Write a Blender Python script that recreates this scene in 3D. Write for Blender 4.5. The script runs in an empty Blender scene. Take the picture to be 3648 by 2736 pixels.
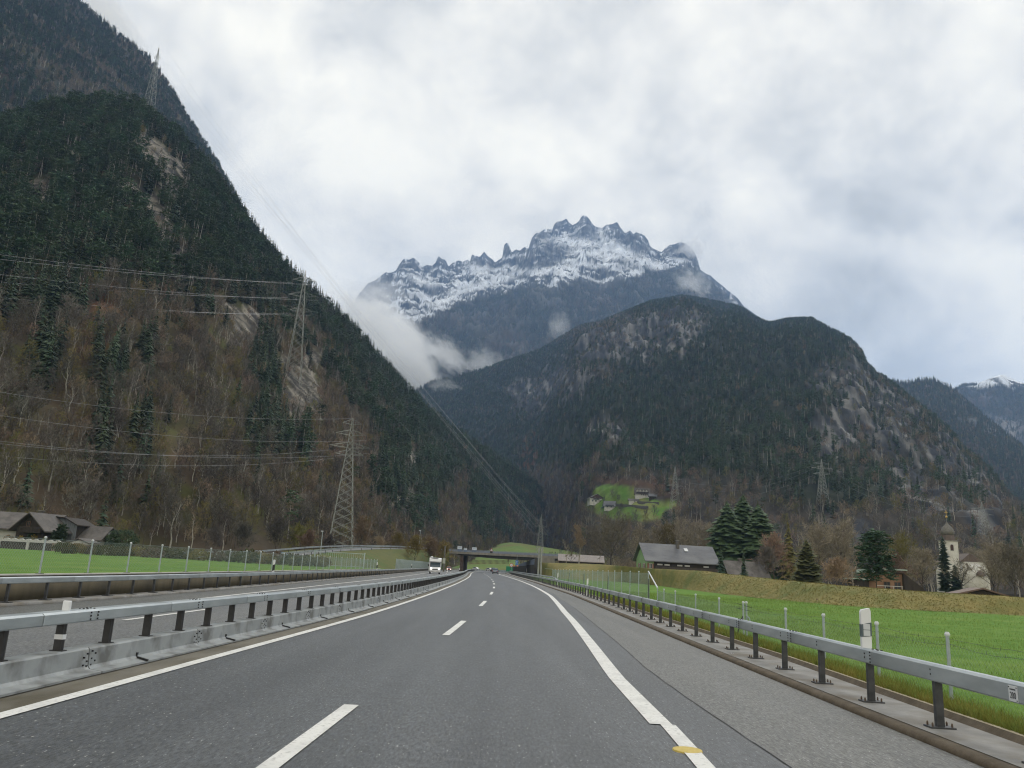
import bpy, math, random
import numpy as np
from mathutils import Vector, Matrix
from mathutils.bvhtree import BVHTree
random.seed(7); rng = np.random.default_rng(7)
S = bpy.context.scene
COL = S.collection
# ------------------------------------------------------------------ camera
FPX = 2845.0; CAMH = 1.9; ROLL = math.radians(3.0)
PITCH = math.atan((2025.5 - 1368) * math.cos(ROLL) / FPX)
_f = np.array([0, math.cos(PITCH), math.sin(PITCH)]); _r = np.array([1., 0, 0]); _u = np.array([0, -math.sin(PITCH), math.cos(PITCH)])
RT = math.cos(ROLL) * _r + math.sin(ROLL) * _u; UP = math.cos(ROLL) * _u - math.sin(ROLL) * _r
cam = bpy.data.cameras.new('camera'); camo = bpy.data.objects.new('camera', cam); COL.objects.link(camo)
cam.sensor_width = 36; cam.lens = FPX / 3648 * 36; cam.clip_start = 0.2; cam.clip_end = 60000
M = Matrix(((RT[0], UP[0], -_f[0], 0), (RT[1], UP[1], -_f[1], 0), (RT[2], UP[2], -_f[2], CAMH), (0, 0, 0, 1)))
camo.matrix_world = M
S.camera = camo
# ------------------------------------------------------------------ world, sun, exposure
S.view_settings.view_transform = 'Standard'; S.view_settings.look = 'None'; S.view_settings.exposure = 0.40; S.view_settings.gamma = 1
S.render.engine = 'CYCLES'
S.cycles.use_denoising = True; S.cycles.pixel_filter_type = 'BLACKMAN_HARRIS'; S.cycles.filter_width = 1.15; S.cycles.max_bounces = 10; S.cycles.diffuse_bounces = 2; S.cycles.glossy_bounces = 2
S.cycles.transparent_max_bounces = 8; S.cycles.volume_bounces = 8; S.cycles.volume_max_steps = 256
S.cycles.use_adaptive_sampling = True; S.cycles.adaptive_threshold = 0.02
W = bpy.data.worlds.new('World'); S.world = W; W.use_nodes = True
N = W.node_tree.nodes; L = W.node_tree.links; N.clear()
def nd(t, tree=None, **k):
    n = (tree or W.node_tree).nodes.new(t)
    for a, b in k.items(): setattr(n, a, b)
    return n
SUN_EL = math.radians(48); SUN_ROT = math.radians(20)
sky = nd('ShaderNodeTexSky', sky_type='NISHITA', sun_disc=False, sun_elevation=SUN_EL, sun_rotation=SUN_ROT)
bg1 = nd('ShaderNodeBackground'); bg1.inputs[1].default_value = 0.12; L.new(sky.outputs[0], bg1.inputs[0])
tc = nd('ShaderNodeTexCoord'); sep = nd('ShaderNodeSeparateXYZ'); L.new(tc.outputs['Generated'], sep.inputs[0])
addz = nd('ShaderNodeMath', operation='ADD'); L.new(sep.outputs[2], addz.inputs[0]); addz.inputs[1].default_value = 0.75
mz = nd('ShaderNodeMath', operation='MAXIMUM'); L.new(addz.outputs[0], mz.inputs[0]); mz.inputs[1].default_value = 0.2
dx = nd('ShaderNodeMath', operation='DIVIDE'); L.new(sep.outputs[0], dx.inputs[0]); L.new(mz.outputs[0], dx.inputs[1])
dy = nd('ShaderNodeMath', operation='DIVIDE'); L.new(sep.outputs[1], dy.inputs[0]); L.new(mz.outputs[0], dy.inputs[1])
cmb = nd('ShaderNodeCombineXYZ'); L.new(dx.outputs[0], cmb.inputs[0]); L.new(dy.outputs[0], cmb.inputs[1]); cmb.inputs[2].default_value = 3.7
n1 = nd('ShaderNodeTexNoise'); n1.inputs['Scale'].default_value = 1.9; n1.inputs['Detail'].default_value = 10; n1.inputs['Roughness'].default_value = 0.58; n1.inputs['Distortion'].default_value = 0.15
L.new(cmb.outputs[0], n1.inputs['Vector'])
n2 = nd('ShaderNodeTexNoise'); n2.inputs['Scale'].default_value = 6.5; n2.inputs['Detail'].default_value = 9; n2.inputs['Roughness'].default_value = 0.6; n2.inputs['Distortion'].default_value = 0.2
L.new(cmb.outputs[0], n2.inputs['Vector'])
am = nd('ShaderNodeMath', operation='MULTIPLY_ADD'); L.new(n2.outputs[0], am.inputs[0]); am.inputs[1].default_value = 0.75; L.new(n1.outputs[0], am.inputs[2])
cr = nd('ShaderNodeValToRGB'); L.new(am.outputs[0], cr.inputs[0])
e = cr.color_ramp.elements
e[0].position = 0.71; e[0].color = (.52, .505, .455, 1)
e[1].position = 1.00; e[1].color = (1.04, .98, .83, 1)
m = e.new(0.80); m.color = (.67, .65, .59, 1)
m = e.new(0.885); m.color = (.85, .81, .715, 1)
bg2 = nd('ShaderNodeBackground'); bg2.inputs[1].default_value = 1.0; L.new(cr.outputs[0], bg2.inputs[0])
mx = nd('ShaderNodeMixShader'); mx.inputs[0].default_value = 0.985; L.new(bg1.outputs[0], mx.inputs[1]); L.new(bg2.outputs[0], mx.inputs[2])
wo = nd('ShaderNodeOutputWorld'); L.new(mx.outputs[0], wo.inputs[0])
sl = bpy.data.lights.new('sun', 'SUN'); sl.energy = 1.1; sl.angle = math.radians(28); sl.color = (1, .97, .92)
so = bpy.data.objects.new('sun', sl); COL.objects.link(so)
sd = Vector((math.sin(SUN_ROT) * math.cos(SUN_EL), math.cos(SUN_ROT) * math.cos(SUN_EL), math.sin(SUN_EL)))
so.rotation_euler = sd.to_track_quat('Z', 'Y').to_euler(); so.location = (0, 0, 300)
# ------------------------------------------------------------------ measuring helpers (photo pixel -> point of the place)
def ray(x, y): return _f * FPX + RT * (x - 1824) + UP * (1368 - y)
def g(x, y, z=0.):
    d = ray(x, y); t = (z - CAMH) / d[2]; return Vector((d[0] * t, d[1] * t, z))
def at(x, y, Y):
    d = ray(x, y); t = Y / d[1]; return Vector((d[0] * t, d[1] * t, CAMH + d[2] * t))
def proj(P):
    v = P - np.array([0, 0, CAMH]); w = np.maximum(v @ _f, 1e-3)
    return 1824 + FPX * (v @ RT) / w, 1368 - FPX * (v @ UP) / w
# ------------------------------------------------------------------ object helpers
def tag(o, label=None, cat=None, group=None, kind=None):
    if label: o['label'] = label
    if cat: o['category'] = cat
    if group: o['group'] = group
    if kind: o['kind'] = kind
    return o
def thing(name, label, cat, loc=(0, 0, 0), rz=0, group=None):
    o = bpy.data.objects.new(name, None); COL.objects.link(o); o.location = loc; o.rotation_euler = (0, 0, rz); o.empty_display_size = .3
    return tag(o, label, cat, group)
def obj(name, me, mat=None, parent=None, loc=None, rz=None, smooth=False, kind=None):
    if isinstance(me, MB): me = me.mesh(name, smooth)
    if mat is not None and not me.materials: me.materials.append(mat)
    o = bpy.data.objects.new(name, me); COL.objects.link(o)
    if parent: o.parent = parent
    if loc is not None: o.location = loc
    if rz is not None: o.rotation_euler = (0, 0, rz) if not isinstance(rz, (tuple, list)) else rz
    if kind: o['kind'] = kind
    return o
def dup(o, parent=None):
    c = o.copy(); COL.objects.link(c)
    if parent: c.parent = parent
    for ch in KIDS.get(o.name, ()): dup(ch, c)
    return c
KIDS = {}
def remember(o, *kids): KIDS[o.name] = list(kids)
class MB:
    def __init__(s): s.v = []; s.f = []
    def add(s, vs, fs):
        n = len(s.v); s.v += [tuple(v) for v in vs]; s.f += [tuple(i + n for i in f) for f in fs]; return s
    def box(s, x0, x1, y0, y1, z0, z1):
        return s.add([(x0, y0, z0), (x1, y0, z0), (x1, y1, z0), (x0, y1, z0), (x0, y0, z1), (x1, y0, z1), (x1, y1, z1), (x0, y1, z1)],
                     [(0, 3, 2, 1), (4, 5, 6, 7), (0, 1, 5, 4), (1, 2, 6, 5), (2, 3, 7, 6), (3, 0, 4, 7)])
    def cbox(s, x0, x1, y0, y1, z0, z1, c=.01):
        # box whose upright and top edges are chamfered
        P = [(x0 + c, y0), (x1 - c, y0), (x1, y0 + c), (x1, y1 - c), (x1 - c, y1), (x0 + c, y1), (x0, y1 - c), (x0, y0 + c)]
        Q = [(min(max(p[0], x0 + c), x1 - c), min(max(p[1], y0 + c), y1 - c)) for p in P]
        vs = [(a, b, z0) for a, b in P] + [(a, b, z1 - c) for a, b in P] + [(a, b, z1) for a, b in Q]
        fs = [tuple(reversed(range(8))), tuple(range(16, 24))]
        for k in (0, 8):
            for i in range(8):
                j = (i + 1) % 8; fs.append((k + i, k + j, k + 8 + j, k + 8 + i))
        return s.add(vs, fs)
    def prism(s, poly, y0, y1, axis='y'):
        n = len(poly)
        def V(a, b, t): return (a, t, b) if axis == 'y' else ((t, a, b) if axis == 'x' else (a, b, t))
        vs = [V(a, b, y0) for a, b in poly] + [V(a, b, y1) for a, b in poly]
        fs = [tuple(range(n)), tuple(range(2 * n - 1, n - 1, -1))] + [(i, i + n, (i + 1) % n + n, (i + 1) % n) for i in range(n)]
        return s.add(vs, fs)
    def tube(s, p, q, r0, r1=None, n=5):
        r1 = r0 if r1 is None else r1; p = Vector(p); q = Vector(q); d = (q - p).normalized()
        a = d.orthogonal().normalized(); b = d.cross(a)
        vs = []
        for c, r in ((p, r0), (q, r1)):
            for k in range(n):
                t = 2 * math.pi * k / n; vs.append(c + a * (r * math.cos(t)) + b * (r * math.sin(t)))
        return s.add(vs, [(k, (k + 1) % n, (k + 1) % n + n, k + n) for k in range(n)] + [tuple(reversed(range(n))), tuple(range(n, 2 * n))])
    def lathe(s, prof, n=16, c=(0, 0)):
        vs = []; fs = []
        for r, z in prof:
            for k in range(n):
                t = 2 * math.pi * k / n; vs.append((c[0] + r * math.cos(t), c[1] + r * math.sin(t), z))
        for i in range(len(prof) - 1):
            for k in range(n): fs.append((i * n + k, i * n + (k + 1) % n, (i + 1) * n + (k + 1) % n, (i + 1) * n + k))
        fs += [tuple(reversed(range(n))), tuple(range((len(prof) - 1) * n, len(prof) * n))]
        return s.add(vs, fs)
    def mesh(s, name, smooth=False):
        me = bpy.data.meshes.new(name); me.from_pydata(s.v, [], s.f); me.update()
        if smooth: me.polygons.foreach_set('use_smooth', [True] * len(me.polygons))
        return me
def np_mesh(name, V, T, mat=None, mats=None, mi=None, smooth=False, col=None):
    V = np.ascontiguousarray(V, np.float32); T = np.ascontiguousarray(T, np.int32); k = T.shape[1]
    me = bpy.data.meshes.new(name); me.vertices.add(len(V)); me.vertices.foreach_set('co', V.ravel())
    me.loops.add(T.size); me.loops.foreach_set('vertex_index', T.ravel()); me.polygons.add(len(T))
    me.polygons.foreach_set('loop_start', np.arange(0, T.size, k, dtype=np.int32))
    me.update(calc_edges=True)
    if smooth: me.polygons.foreach_set('use_smooth', np.ones(len(T), bool))
    if col is not None:
        a = me.color_attributes.new('Col', 'FLOAT_COLOR', 'POINT'); c4 = np.ones((len(V), 4), np.float32); c4[:, :3] = col; a.data.foreach_set('color', c4.ravel())
    for m_ in (mats or ([mat] if mat else [])): me.materials.append(m_)
    if mi is not None: me.polygons.foreach_set('material_index', np.ascontiguousarray(mi, np.int32))
    return me
# ------------------------------------------------------------------ materials
MATS = {}
def mat(name, c, c2=None, scale=3.0, rough=.7, metal=0, spec=.5, bump=0, bscale=None, emit=0, rnd=0, detail=6, stretch=(1, 1, 1), vcol=False, lo=.35, hi=.65, coat=0, c3=None, s3=.3):
    if name in MATS: return MATS[name]
    m_ = bpy.data.materials.new(name); m_.use_nodes = True; t = m_.node_tree; nn = t.nodes; ll = t.links
    b = nn['Principled BSDF']; b.inputs['Roughness'].default_value = rough; b.inputs['Metallic'].default_value = metal
    b.inputs['Specular IOR Level'].default_value = spec
    if coat: b.inputs['Coat Weight'].default_value = coat
    src = None
    tcd = nn.new('ShaderNodeTexCoord'); mp = nn.new('ShaderNodeMapping'); mp.inputs['Scale'].default_value = stretch
    ll.new(tcd.outputs['Object'], mp.inputs['Vector'])
    if vcol:
        at_ = nn.new('ShaderNodeAttribute'); at_.attribute_name = 'Col'; src = at_.outputs['Color']
    elif c2 is None:
        rg = nn.new('ShaderNodeRGB'); rg.outputs[0].default_value = (*c, 1); src = rg.outputs[0]
    if c2 is not None or vcol:
        no = nn.new('ShaderNodeTexNoise'); no.inputs['Scale'].default_value = scale; no.inputs['Detail'].default_value = detail; no.inputs['Roughness'].default_value = .6
        ll.new(mp.outputs[0], no.inputs['Vector'])
        rp = nn.new('ShaderNodeValToRGB'); ll.new(no.outputs[0], rp.inputs[0]); rp.color_ramp.elements[0].position = lo; rp.color_ramp.elements[1].position = hi
        if vcol:
            rp.color_ramp.elements[0].color = (.62, .62, .62, 1); rp.color_ramp.elements[1].color = (1.35, 1.35, 1.35, 1)
            mu = nn.new('ShaderNodeMix'); mu.data_type = 'RGBA'; mu.blend_type = 'MULTIPLY'; mu.inputs[0].default_value = 1
            ll.new(src, mu.inputs[6]); ll.new(rp.outputs[0], mu.inputs[7]); src = mu.outputs[2]
        else:
            rp.color_ramp.elements[0].color = (*c, 1); rp.color_ramp.elements[1].color = (*c2, 1); src = rp.outputs[0]
    if c3 is not None:
        no3 = nn.new('ShaderNodeTexNoise'); no3.inputs['Scale'].default_value = s3; no3.inputs['Detail'].default_value = 5
        ll.new(mp.outputs[0], no3.inputs['Vector']); r3 = nn.new('ShaderNodeValToRGB'); ll.new(no3.outputs[0], r3.inputs[0])
        r3.color_ramp.elements[0].position = .48; r3.color_ramp.elements[1].position = .68
        mu3 = nn.new('ShaderNodeMix'); mu3.data_type = 'RGBA'; ll.new(r3.outputs[0], mu3.inputs[0]); ll.new(src, mu3.inputs[6]); mu3.inputs[7].default_value = (*c3, 1); src = mu3.outputs[2]
    if rnd:
        oi = nn.new('ShaderNodeObjectInfo'); hs = nn.new('ShaderNodeHueSaturation')
        mr = nn.new('ShaderNodeMapRange'); mr.inputs[3].default_value = 1 - rnd; mr.inputs[4].default_value = 1 + rnd * 1.3; ll.new(oi.outputs['Random'], mr.inputs[0])
        wn = nn.new('ShaderNodeTexWhiteNoise'); wn.noise_dimensions = '1D'; ll.new(oi.outputs['Random'], wn.inputs['W'])
        mh = nn.new('ShaderNodeMapRange'); mh.inputs[3].default_value = .5 - rnd * .085; mh.inputs[4].default_value = .5 + rnd * .085; ll.new(wn.outputs['Value'], mh.inputs[0])
        ll.new(src, hs.inputs['Color']); ll.new(mr.outputs[0], hs.inputs['Value']); ll.new(mh.outputs[0], hs.inputs['Hue']); src = hs.outputs[0]
    ll.new(src, b.inputs['Base Color'])
    if emit:
        ll.new(src, b.inputs['Emission Color']); b.inputs['Emission Strength'].default_value = emit
    if bump:
        nb = nn.new('ShaderNodeTexNoise'); nb.inputs['Scale'].default_value = bscale or scale * 2; nb.inputs['Detail'].default_value = 8; nb.inputs['Roughness'].default_value = .65
        ll.new(mp.outputs[0], nb.inputs['Vector']); bp = nn.new('ShaderNodeBump'); bp.inputs['Strength'].default_value = min(bump, 1); bp.inputs['Distance'].default_value = max(bump, .02) * .1
        ll.new(nb.outputs[0], bp.inputs['Height']); ll.new(bp.outputs[0], b.inputs['Normal'])
    MATS[name] = m_; return m_
def asphalt(name, c, c2, spk, rough=.62):
    m_ = bpy.data.materials.new(name); m_.use_nodes = True; t = m_.node_tree; nn = t.nodes; ll = t.links; b = nn['Principled BSDF']
    tcd = nn.new('ShaderNodeTexCoord')
    def noise(s, d, st=(1, 1, 1), r=.6):
        mp = nn.new('ShaderNodeMapping'); mp.inputs['Scale'].default_value = st; ll.new(tcd.outputs['Object'], mp.inputs[0])
        n = nn.new('ShaderNodeTexNoise'); n.inputs['Scale'].default_value = s; n.inputs['Detail'].default_value = d; n.inputs['Roughness'].default_value = r; ll.new(mp.outputs[0], n.inputs['Vector']); return n.outputs[0]
    def ramp(s, p0, p1, a, bb):
        r = nn.new('ShaderNodeValToRGB'); r.color_ramp.elements[0].position = p0; r.color_ramp.elements[1].position = p1; r.color_ramp.elements[0].color = (*a, 1); r.color_ramp.elements[1].color = (*bb, 1); ll.new(s, r.inputs[0]); return r.outputs[0]
    base = ramp(noise(.42, 7, (1.9, .10, 1), .65), .36, .62, c, c2)
    fine = ramp(noise(30, 4, (1, .22, 1), .8), .38, .62, (.45,) * 3, (1.6,) * 3)
    mid = ramp(noise(3.5, 6, (1, .35, 1), .7), .32, .68, (.84,) * 3, (1.12,) * 3)
    def mul(a, bb):
        mu = nn.new('ShaderNodeMix'); mu.data_type = 'RGBA'; mu.blend_type = 'MULTIPLY'; mu.inputs[0].default_value = 1; ll.new(a, mu.inputs[6]); ll.new(bb, mu.inputs[7]); return mu.outputs[2]
    src = mul(mul(base, fine), mid)
    sp = ramp(noise(30, 2, (1, .3, 1), .6), .66, .70, (0,) * 3, (1,) * 3)
    mu = nn.new('ShaderNodeMix'); mu.data_type = 'RGBA'; ll.new(sp, mu.inputs[0]); ll.new(src, mu.inputs[6]); mu.inputs[7].default_value = (spk, spk, spk * .97, 1)
    ll.new(mu.outputs[2], b.inputs['Base Color']); b.inputs['Roughness'].default_value = rough
    bp = nn.new('ShaderNodeBump'); bp.inputs['Strength'].default_value = .7; bp.inputs['Distance'].default_value = .008; ll.new(noise(60, 6, r=.7), bp.inputs['Height']); ll.new(bp.outputs[0], b.inputs['Normal'])
    return m_
ASPH = asphalt('asphalt_lane', (.046, .052, .057), (.076, .084, .090), .34, .48)
ASPH2 = asphalt('asphalt_shoulder', (.078, .081, .076), (.112, .114, .106), .30, .55)
ASPH3 = asphalt('asphalt_far_lane', (.105, .11, .113), (.135, .14, .14), .33)
PAINT = mat('road_paint', (.40, .40, .385), (.70, .70, .675), scale=16, rough=.75, bump=.3, bscale=60, lo=.30, hi=.47, c3=(.56, .56, .54), s3=1.7)
STEEL = mat('galvanised_steel', (.33, .37, .39), (.44, .48, .495), scale=3.5, rough=.4, metal=.3, bump=.05, bscale=9, stretch=(1, .3, 1), c3=(.24, .265, .275), s3=1.3)
STEELD = mat('dark_steel', (.045, .048, .052), (.085, .088, .092), scale=6, rough=.55, metal=.3)
BLACK = mat('black_post', (.014, .014, .015), (.035, .034, .034), scale=5, rough=.5)
BASEM = mat('barrier_base_steel', (.27, .29, .295), (.36, .38, .385), scale=1.2, rough=.6, metal=.15, c3=(.15, .155, .15), s3=2.2)
CONC = mat('kerb_concrete', (.20, .195, .185), (.29, .285, .27), scale=2.0, rough=.8, bump=.4, bscale=30, c3=(.17, .15, .12), s3=.9)
CONCB = mat('brown_kerb', (.075, .058, .038), (.12, .095, .065), scale=4, rough=.9, bump=.4, bscale=20)
WALLB = mat('stained_wall', (.095, .08, .05), (.15, .125, .08), scale=1.4, rough=.9, stretch=(1, 1, .35), c3=(.07, .062, .045), s3=.5)
WALLT = mat('wall_coping', (.36, .35, .31), (.45, .44, .4), scale=3, rough=.9)
GALV = mat('fence_galvanised', (.34, .40, .42), (.44, .49, .51), scale=5, rough=.5, metal=.3)
WHITE = mat('white_plastic', (.75, .76, .77), rough=.45)
BLACKP = mat('black_plastic', (.02, .02, .022), rough=.45)
REFL = mat('reflector', (.6, .62, .64), rough=.2)
GRASS = mat('meadow_grass', (.092, .185, .034), (.14, .25, .052), scale=.9, rough=1, bump=.5, bscale=25, detail=12, c3=(.165, .25, .058), s3=.2, spec=.1)
BLADE = mat('grass_blades', (.16, .26, .06), (.27, .38, .11), scale=1.3, rough=.9, spec=.15)
BLADEY = mat('dry_grass_blades', (.26, .23, .06), (.15, .2, .045), scale=.7, rough=.9, spec=.15)
DRY = mat('dry_slope_grass', (.25, .205, .07), (.17, .165, .05), scale=.45, rough=.95, bump=.6, bscale=6, detail=10, c3=(.12, .145, .04), s3=.22)
GROUND = mat('valley_ground', (.06, .075, .028), (.10, .095, .04), scale=.05, rough=1, spec=0)
LATT = mat('lattice_steel', (.25, .27, .25), (.34, .35, .32), scale=.6, rough=.6, metal=.2)
WIRE = mat('power_wire', (.30, .31, .32), rough=.5, metal=.3)
BARK = mat('bark', (.06, .048, .036), (.12, .10, .078), scale=2, rough=.95, rnd=.3)
BARKL = mat('pale_bark', (.28, .26, .22), (.45, .42, .37), scale=2, rough=.95, rnd=.3)
TWIG = mat('bare_twigs', (.085, .078, .066), (.15, .136, .115), scale=.25, rough=.95, rnd=.45)
TWIGO = mat('budding_twigs', (.13, .115, .032), (.19, .165, .05), scale=.3, rough=.95, rnd=.3)
TWIGR = mat('russet_twigs', (.20, .145, .10), (.27, .205, .145), scale=.3, rough=.95, rnd=.3)
NEED = mat('spruce_needles', (.024, .044, .025), (.050, .076, .036), scale=.5, rough=.85, rnd=.4)
NEEDP = mat('pine_needles', (.034, .066, .034), (.062, .105, .05), scale=.5, rough=.85, rnd=.4)
NEEDY = mat('yellow_larch_needles', (.09, .085, .018), (.15, .135, .03), scale=.5, rough=.9, rnd=.2)
ROCK = mat('hill_surface', (1, 1, 1), vcol=True, scale=.045, detail=12, rough=1, bump=1, bscale=.05, spec=.1)
ROCKF = mat('crag_surface', (1, 1, 1), vcol=True, scale=.012, detail=12, rough=1, bump=.6, bscale=.02, lo=.3, hi=.7, spec=.1)
# ------------------------------------------------------------------ noise
def perlin(x, y, seed=0):
    r = np.random.default_rng(seed); p = r.permutation(1024); ga = r.uniform(0, 2 * np.pi, 1024); gx = np.cos(ga); gy = np.sin(ga)
    xi = np.floor(x).astype(np.int64); yi = np.floor(y).astype(np.int64); xf = x - xi; yf = y - yi
    u = xf * xf * xf * (xf * (xf * 6 - 15) + 10); v = yf * yf * yf * (yf * (yf * 6 - 15) + 10)
    def gr(i, j, fx, fy):
        h = p[(p[(xi + i) & 1023] + yi + j) & 1023]; return gx[h] * fx + gy[h] * fy
    a = gr(0, 0, xf, yf); b = gr(1, 0, xf - 1, yf); c = gr(0, 1, xf, yf - 1); d = gr(1, 1, xf - 1, yf - 1)
    return (a * (1 - u) + b * u) * (1 - v) + (c * (1 - u) + d * u) * v
def fbm(x, y, o=5, seed=0, ridged=False, gain=.5):
    s = np.zeros_like(x, dtype=float); a = 1.; t = 0
    for k in range(o):
        n = perlin(x * 2 ** k + 13.7 * k, y * 2 ** k - 7.1 * k, seed + k) * 1.5
        if ridged: n = 1 - 2 * np.abs(n)
        s += a * n; t += a; a *= gain
    return s / t
# ------------------------------------------------------------------ road alignment
def table(t): a = np.array(t, float); return lambda y: np.interp(y, a[:, 0], a[:, 1])
_sp = np.array([(-30, -3.6), (0, -2.33), (11.5, -1.93), (25, -1.40), (34, -1.13), (44, -.93), (53, -.80), (62, -.71), (72, -.68), (85, -.74), (100, -.90), (117, -1.22), (133, -1.6), (150, -2.08), (172, -2.8), (200, -3.8), (240, -5.3), (290, -6.3), (340, -6.2), (400, -5.), (470, -1), (540, 8), (620, 25), (720, 60)], float)
_yy = np.arange(-30, 721, 1.); _xx = np.interp(_yy, _sp[:, 0], _sp[:, 1]); _k = np.hanning(15); _k /= _k.sum()
_xs = np.convolve(np.pad(_xx, 7, mode='edge'), _k, 'valid'); _xs[:10] = _xx[:10]
spine = lambda y: np.interp(y, _yy, _xs)
oL = table([(-30, -3.55), (11, -3.52), (30, -3.55), (45, -3.72), (70, -4.0), (101, -4.1), (166, -3.85), (250, -3.7)])
oR = table([(-30, 4.15), (11, 4.13), (16, 4.0), (25, 4.02), (40, 4.1), (63, 4.5), (87, 4.6), (130, 4.65), (250, 4.7)])
lineL = lambda y: spine(y) + oL(y); lineR = lambda y: spine(y) + oR(y)
kerbR = table([(-30, 5.3), (0, 5.43), (20, 5.49), (30, 5.55), (52, 5.7), (70, 5.75), (91, 5.45), (120, 4.95), (150, 4.25), (200, 3.0), (250, 1.9), (300, 1.2), (350, 1.2), (430, 5), (540, 15.5), (720, 69)])
railR = lambda y: kerbR(y) + np.interp(y, [0, 11, 20, 40, 90], [.5, .53, .68, .85, .95])
grassR = lambda y: kerbR(y) + np.interp(y, [0, 10, 20, 60], [1.1, 1.15, 1.5, 1.5])
seamR = table([(-30, 3.05), (9, 3.16), (13.6, 3.1), (17.7, 3.13), (23.7, 3.38), (43, 3.95), (70, 4.4), (100, 4.4), (130, 3.7)])
med = lambda y: lineL(y) - np.interp(y, [0, 11, 20, 44, 90, 160], [1.08, 1.05, .98, .9, .95, 1.1])
dashL = lambda y: spine(y) + np.interp(y, [0, 23, 41, 116, 163, 300], [-8.4, -8.65, -8.95, -9.3, -9.35, -9.4])
outL = lambda y: spine(y) + np.interp(y, [0, 30, 42, 66, 110, 161, 300], [-11.1, -11.25, -11.75, -12.5, -12.9, -13.3, -13.4])
inL = lambda y: med(y) - 1.0
kerbL = lambda y: spine(y) + np.interp(y, [0, 25, 32, 50, 80, 154, 300], [-13.2, -13.45, -13.5, -14.1, -15.2, -15.9, -16.2])
railL = lambda y: kerbL(y) - .25
wallL = lambda y: spine(y) + np.interp(y, [0, 25, 50, 80, 154, 300], [-14.1, -14.4, -15.0, -16.1, -16.8, -17.2])
fenceR = table([(0, 7.4), (10, 7.6), (16, 7.75), (26, 8.15), (47, 9.3), (60, 10.6), (100, 11.2), (170, 9.8)])
def ribbon(fa, fb, y0, y1, step, z=0., zb=None):
    ys = np.arange(y0, y1 + 1e-6, step) if not isinstance(step, np.ndarray) else step
    xa = fa(ys); xb = fb(ys); zb = z if zb is None else zb
    V = np.concatenate([np.stack([xa, ys, np.full_like(ys, z)], 1), np.stack([xb, ys, np.full_like(ys, zb)], 1)])
    n = len(ys); i = np.arange(n - 1); return V, np.stack([i, i + n, i + n + 1, i + 1], 1)
def struct(name, V, T, m_, smooth=False, col=None, parent=None, **k):
    o = obj(name, np_mesh(name, V, T, m_, smooth=smooth, col=col), parent=parent)
    if parent is None: o['kind'] = 'structure'
    for a, b in k.items(): o[a] = b
    return o
def strip(prof, xf, y0, y1, step=2.):
    # sweep a closed (offset, z) profile along a lane curve
    ys = np.arange(y0, y1 + 1e-6, step); xs = xf(ys); d = np.gradient(xs, ys); nx = 1 / np.sqrt(1 + d * d); ny = -d * nx
    n = len(prof); V = []
    for (o, z) in prof: V.append(np.stack([xs + nx * o, ys + ny * o, np.full_like(ys, z)], 1))
    V = np.stack(V, 1).reshape(-1, 3); T = []
    for i in range(len(ys) - 1):
        for k in range(n): T.append((i * n + k, i * n + (k + 1) % n, (i + 1) * n + (k + 1) % n, (i + 1) * n + k))
    return V, np.array(T)
# ------------------------------------------------------------------ ground, roads
big = 9000.
V = np.array([(-big, -400, -.12), (big, -400, -.12), (big, 12000, -.12), (-big, 12000, -.12)]); struct('ground', V, np.array([(0, 1, 2, 3)]), GROUND)
V, T = ribbon(lambda y: med(y), lambda y: seamR(y) * (y < 130) + (lineR(y) + .25) * (y >= 130), -30, 720, 1.5, 0); struct('road', V, T, ASPH)
V, T = ribbon(lambda y: seamR(y) * (y < 130) + (lineR(y) + .25) * (y >= 130), lambda y: kerbR(y) + .06, -30, 720, 1.5, 0.004); struct('hard_shoulder', V, T, ASPH2)
V, T = ribbon(lambda y: kerbL(y) - .02, lambda y: outL(y) - .1, -30, 720, 3, 0.004); struct('opposite_hard_shoulder', V, T, ASPH2)
V, T = ribbon(lambda y: outL(y) - .1, lambda y: med(y), -30, 720, 3, 0.0); struct('opposite_road', V, T, ASPH3)
markings = bpy.data.objects.new('road_markings', None); COL.objects.link(markings); markings['kind'] = 'structure'
def mark(name, f, w, y0, y1, step=1.5):
    V, T = ribbon(lambda y: f(y) - w / 2, lambda y: f(y) + w / 2, y0, y1, step, .012); return obj(name, np_mesh(name, V, T, PAINT), parent=markings)
mark('edge_line', lineL, .21, -30, 700, 1.5)
mark('edge_line', lineR, .30, 11.2, 700, 1.5)
mark('edge_line', lambda y: lineR(y) + .09, .2, -20, 11.2, 1.2)
mark('edge_line', outL, .2, 2, 700, 3)
mark('edge_line', inL, .2, 2, 700, 3)
d0 = 11.45
for k in range(-1, 34):
    yf_ = d0 + k * 18.05
    mark('lane_dash', spine, .2, yf_ - 6.3, yf_, 1.05)
for k in range(-1, 30):
    y0 = 22.6 + k * 18.; mark('lane_dash', dashL, .17, y0, y0 + 6, 2.)
sp = MB().lathe([(.17, .0), (.165, .0155)], 18); o = obj('paint_spot', sp, mat('yellow_paint', (.48, .36, .07), (.56, .43, .12), scale=20, rough=.7), markings, loc=g(2449, 2675)); o['label'] = 'round yellow survey spot painted on the edge line'
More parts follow.
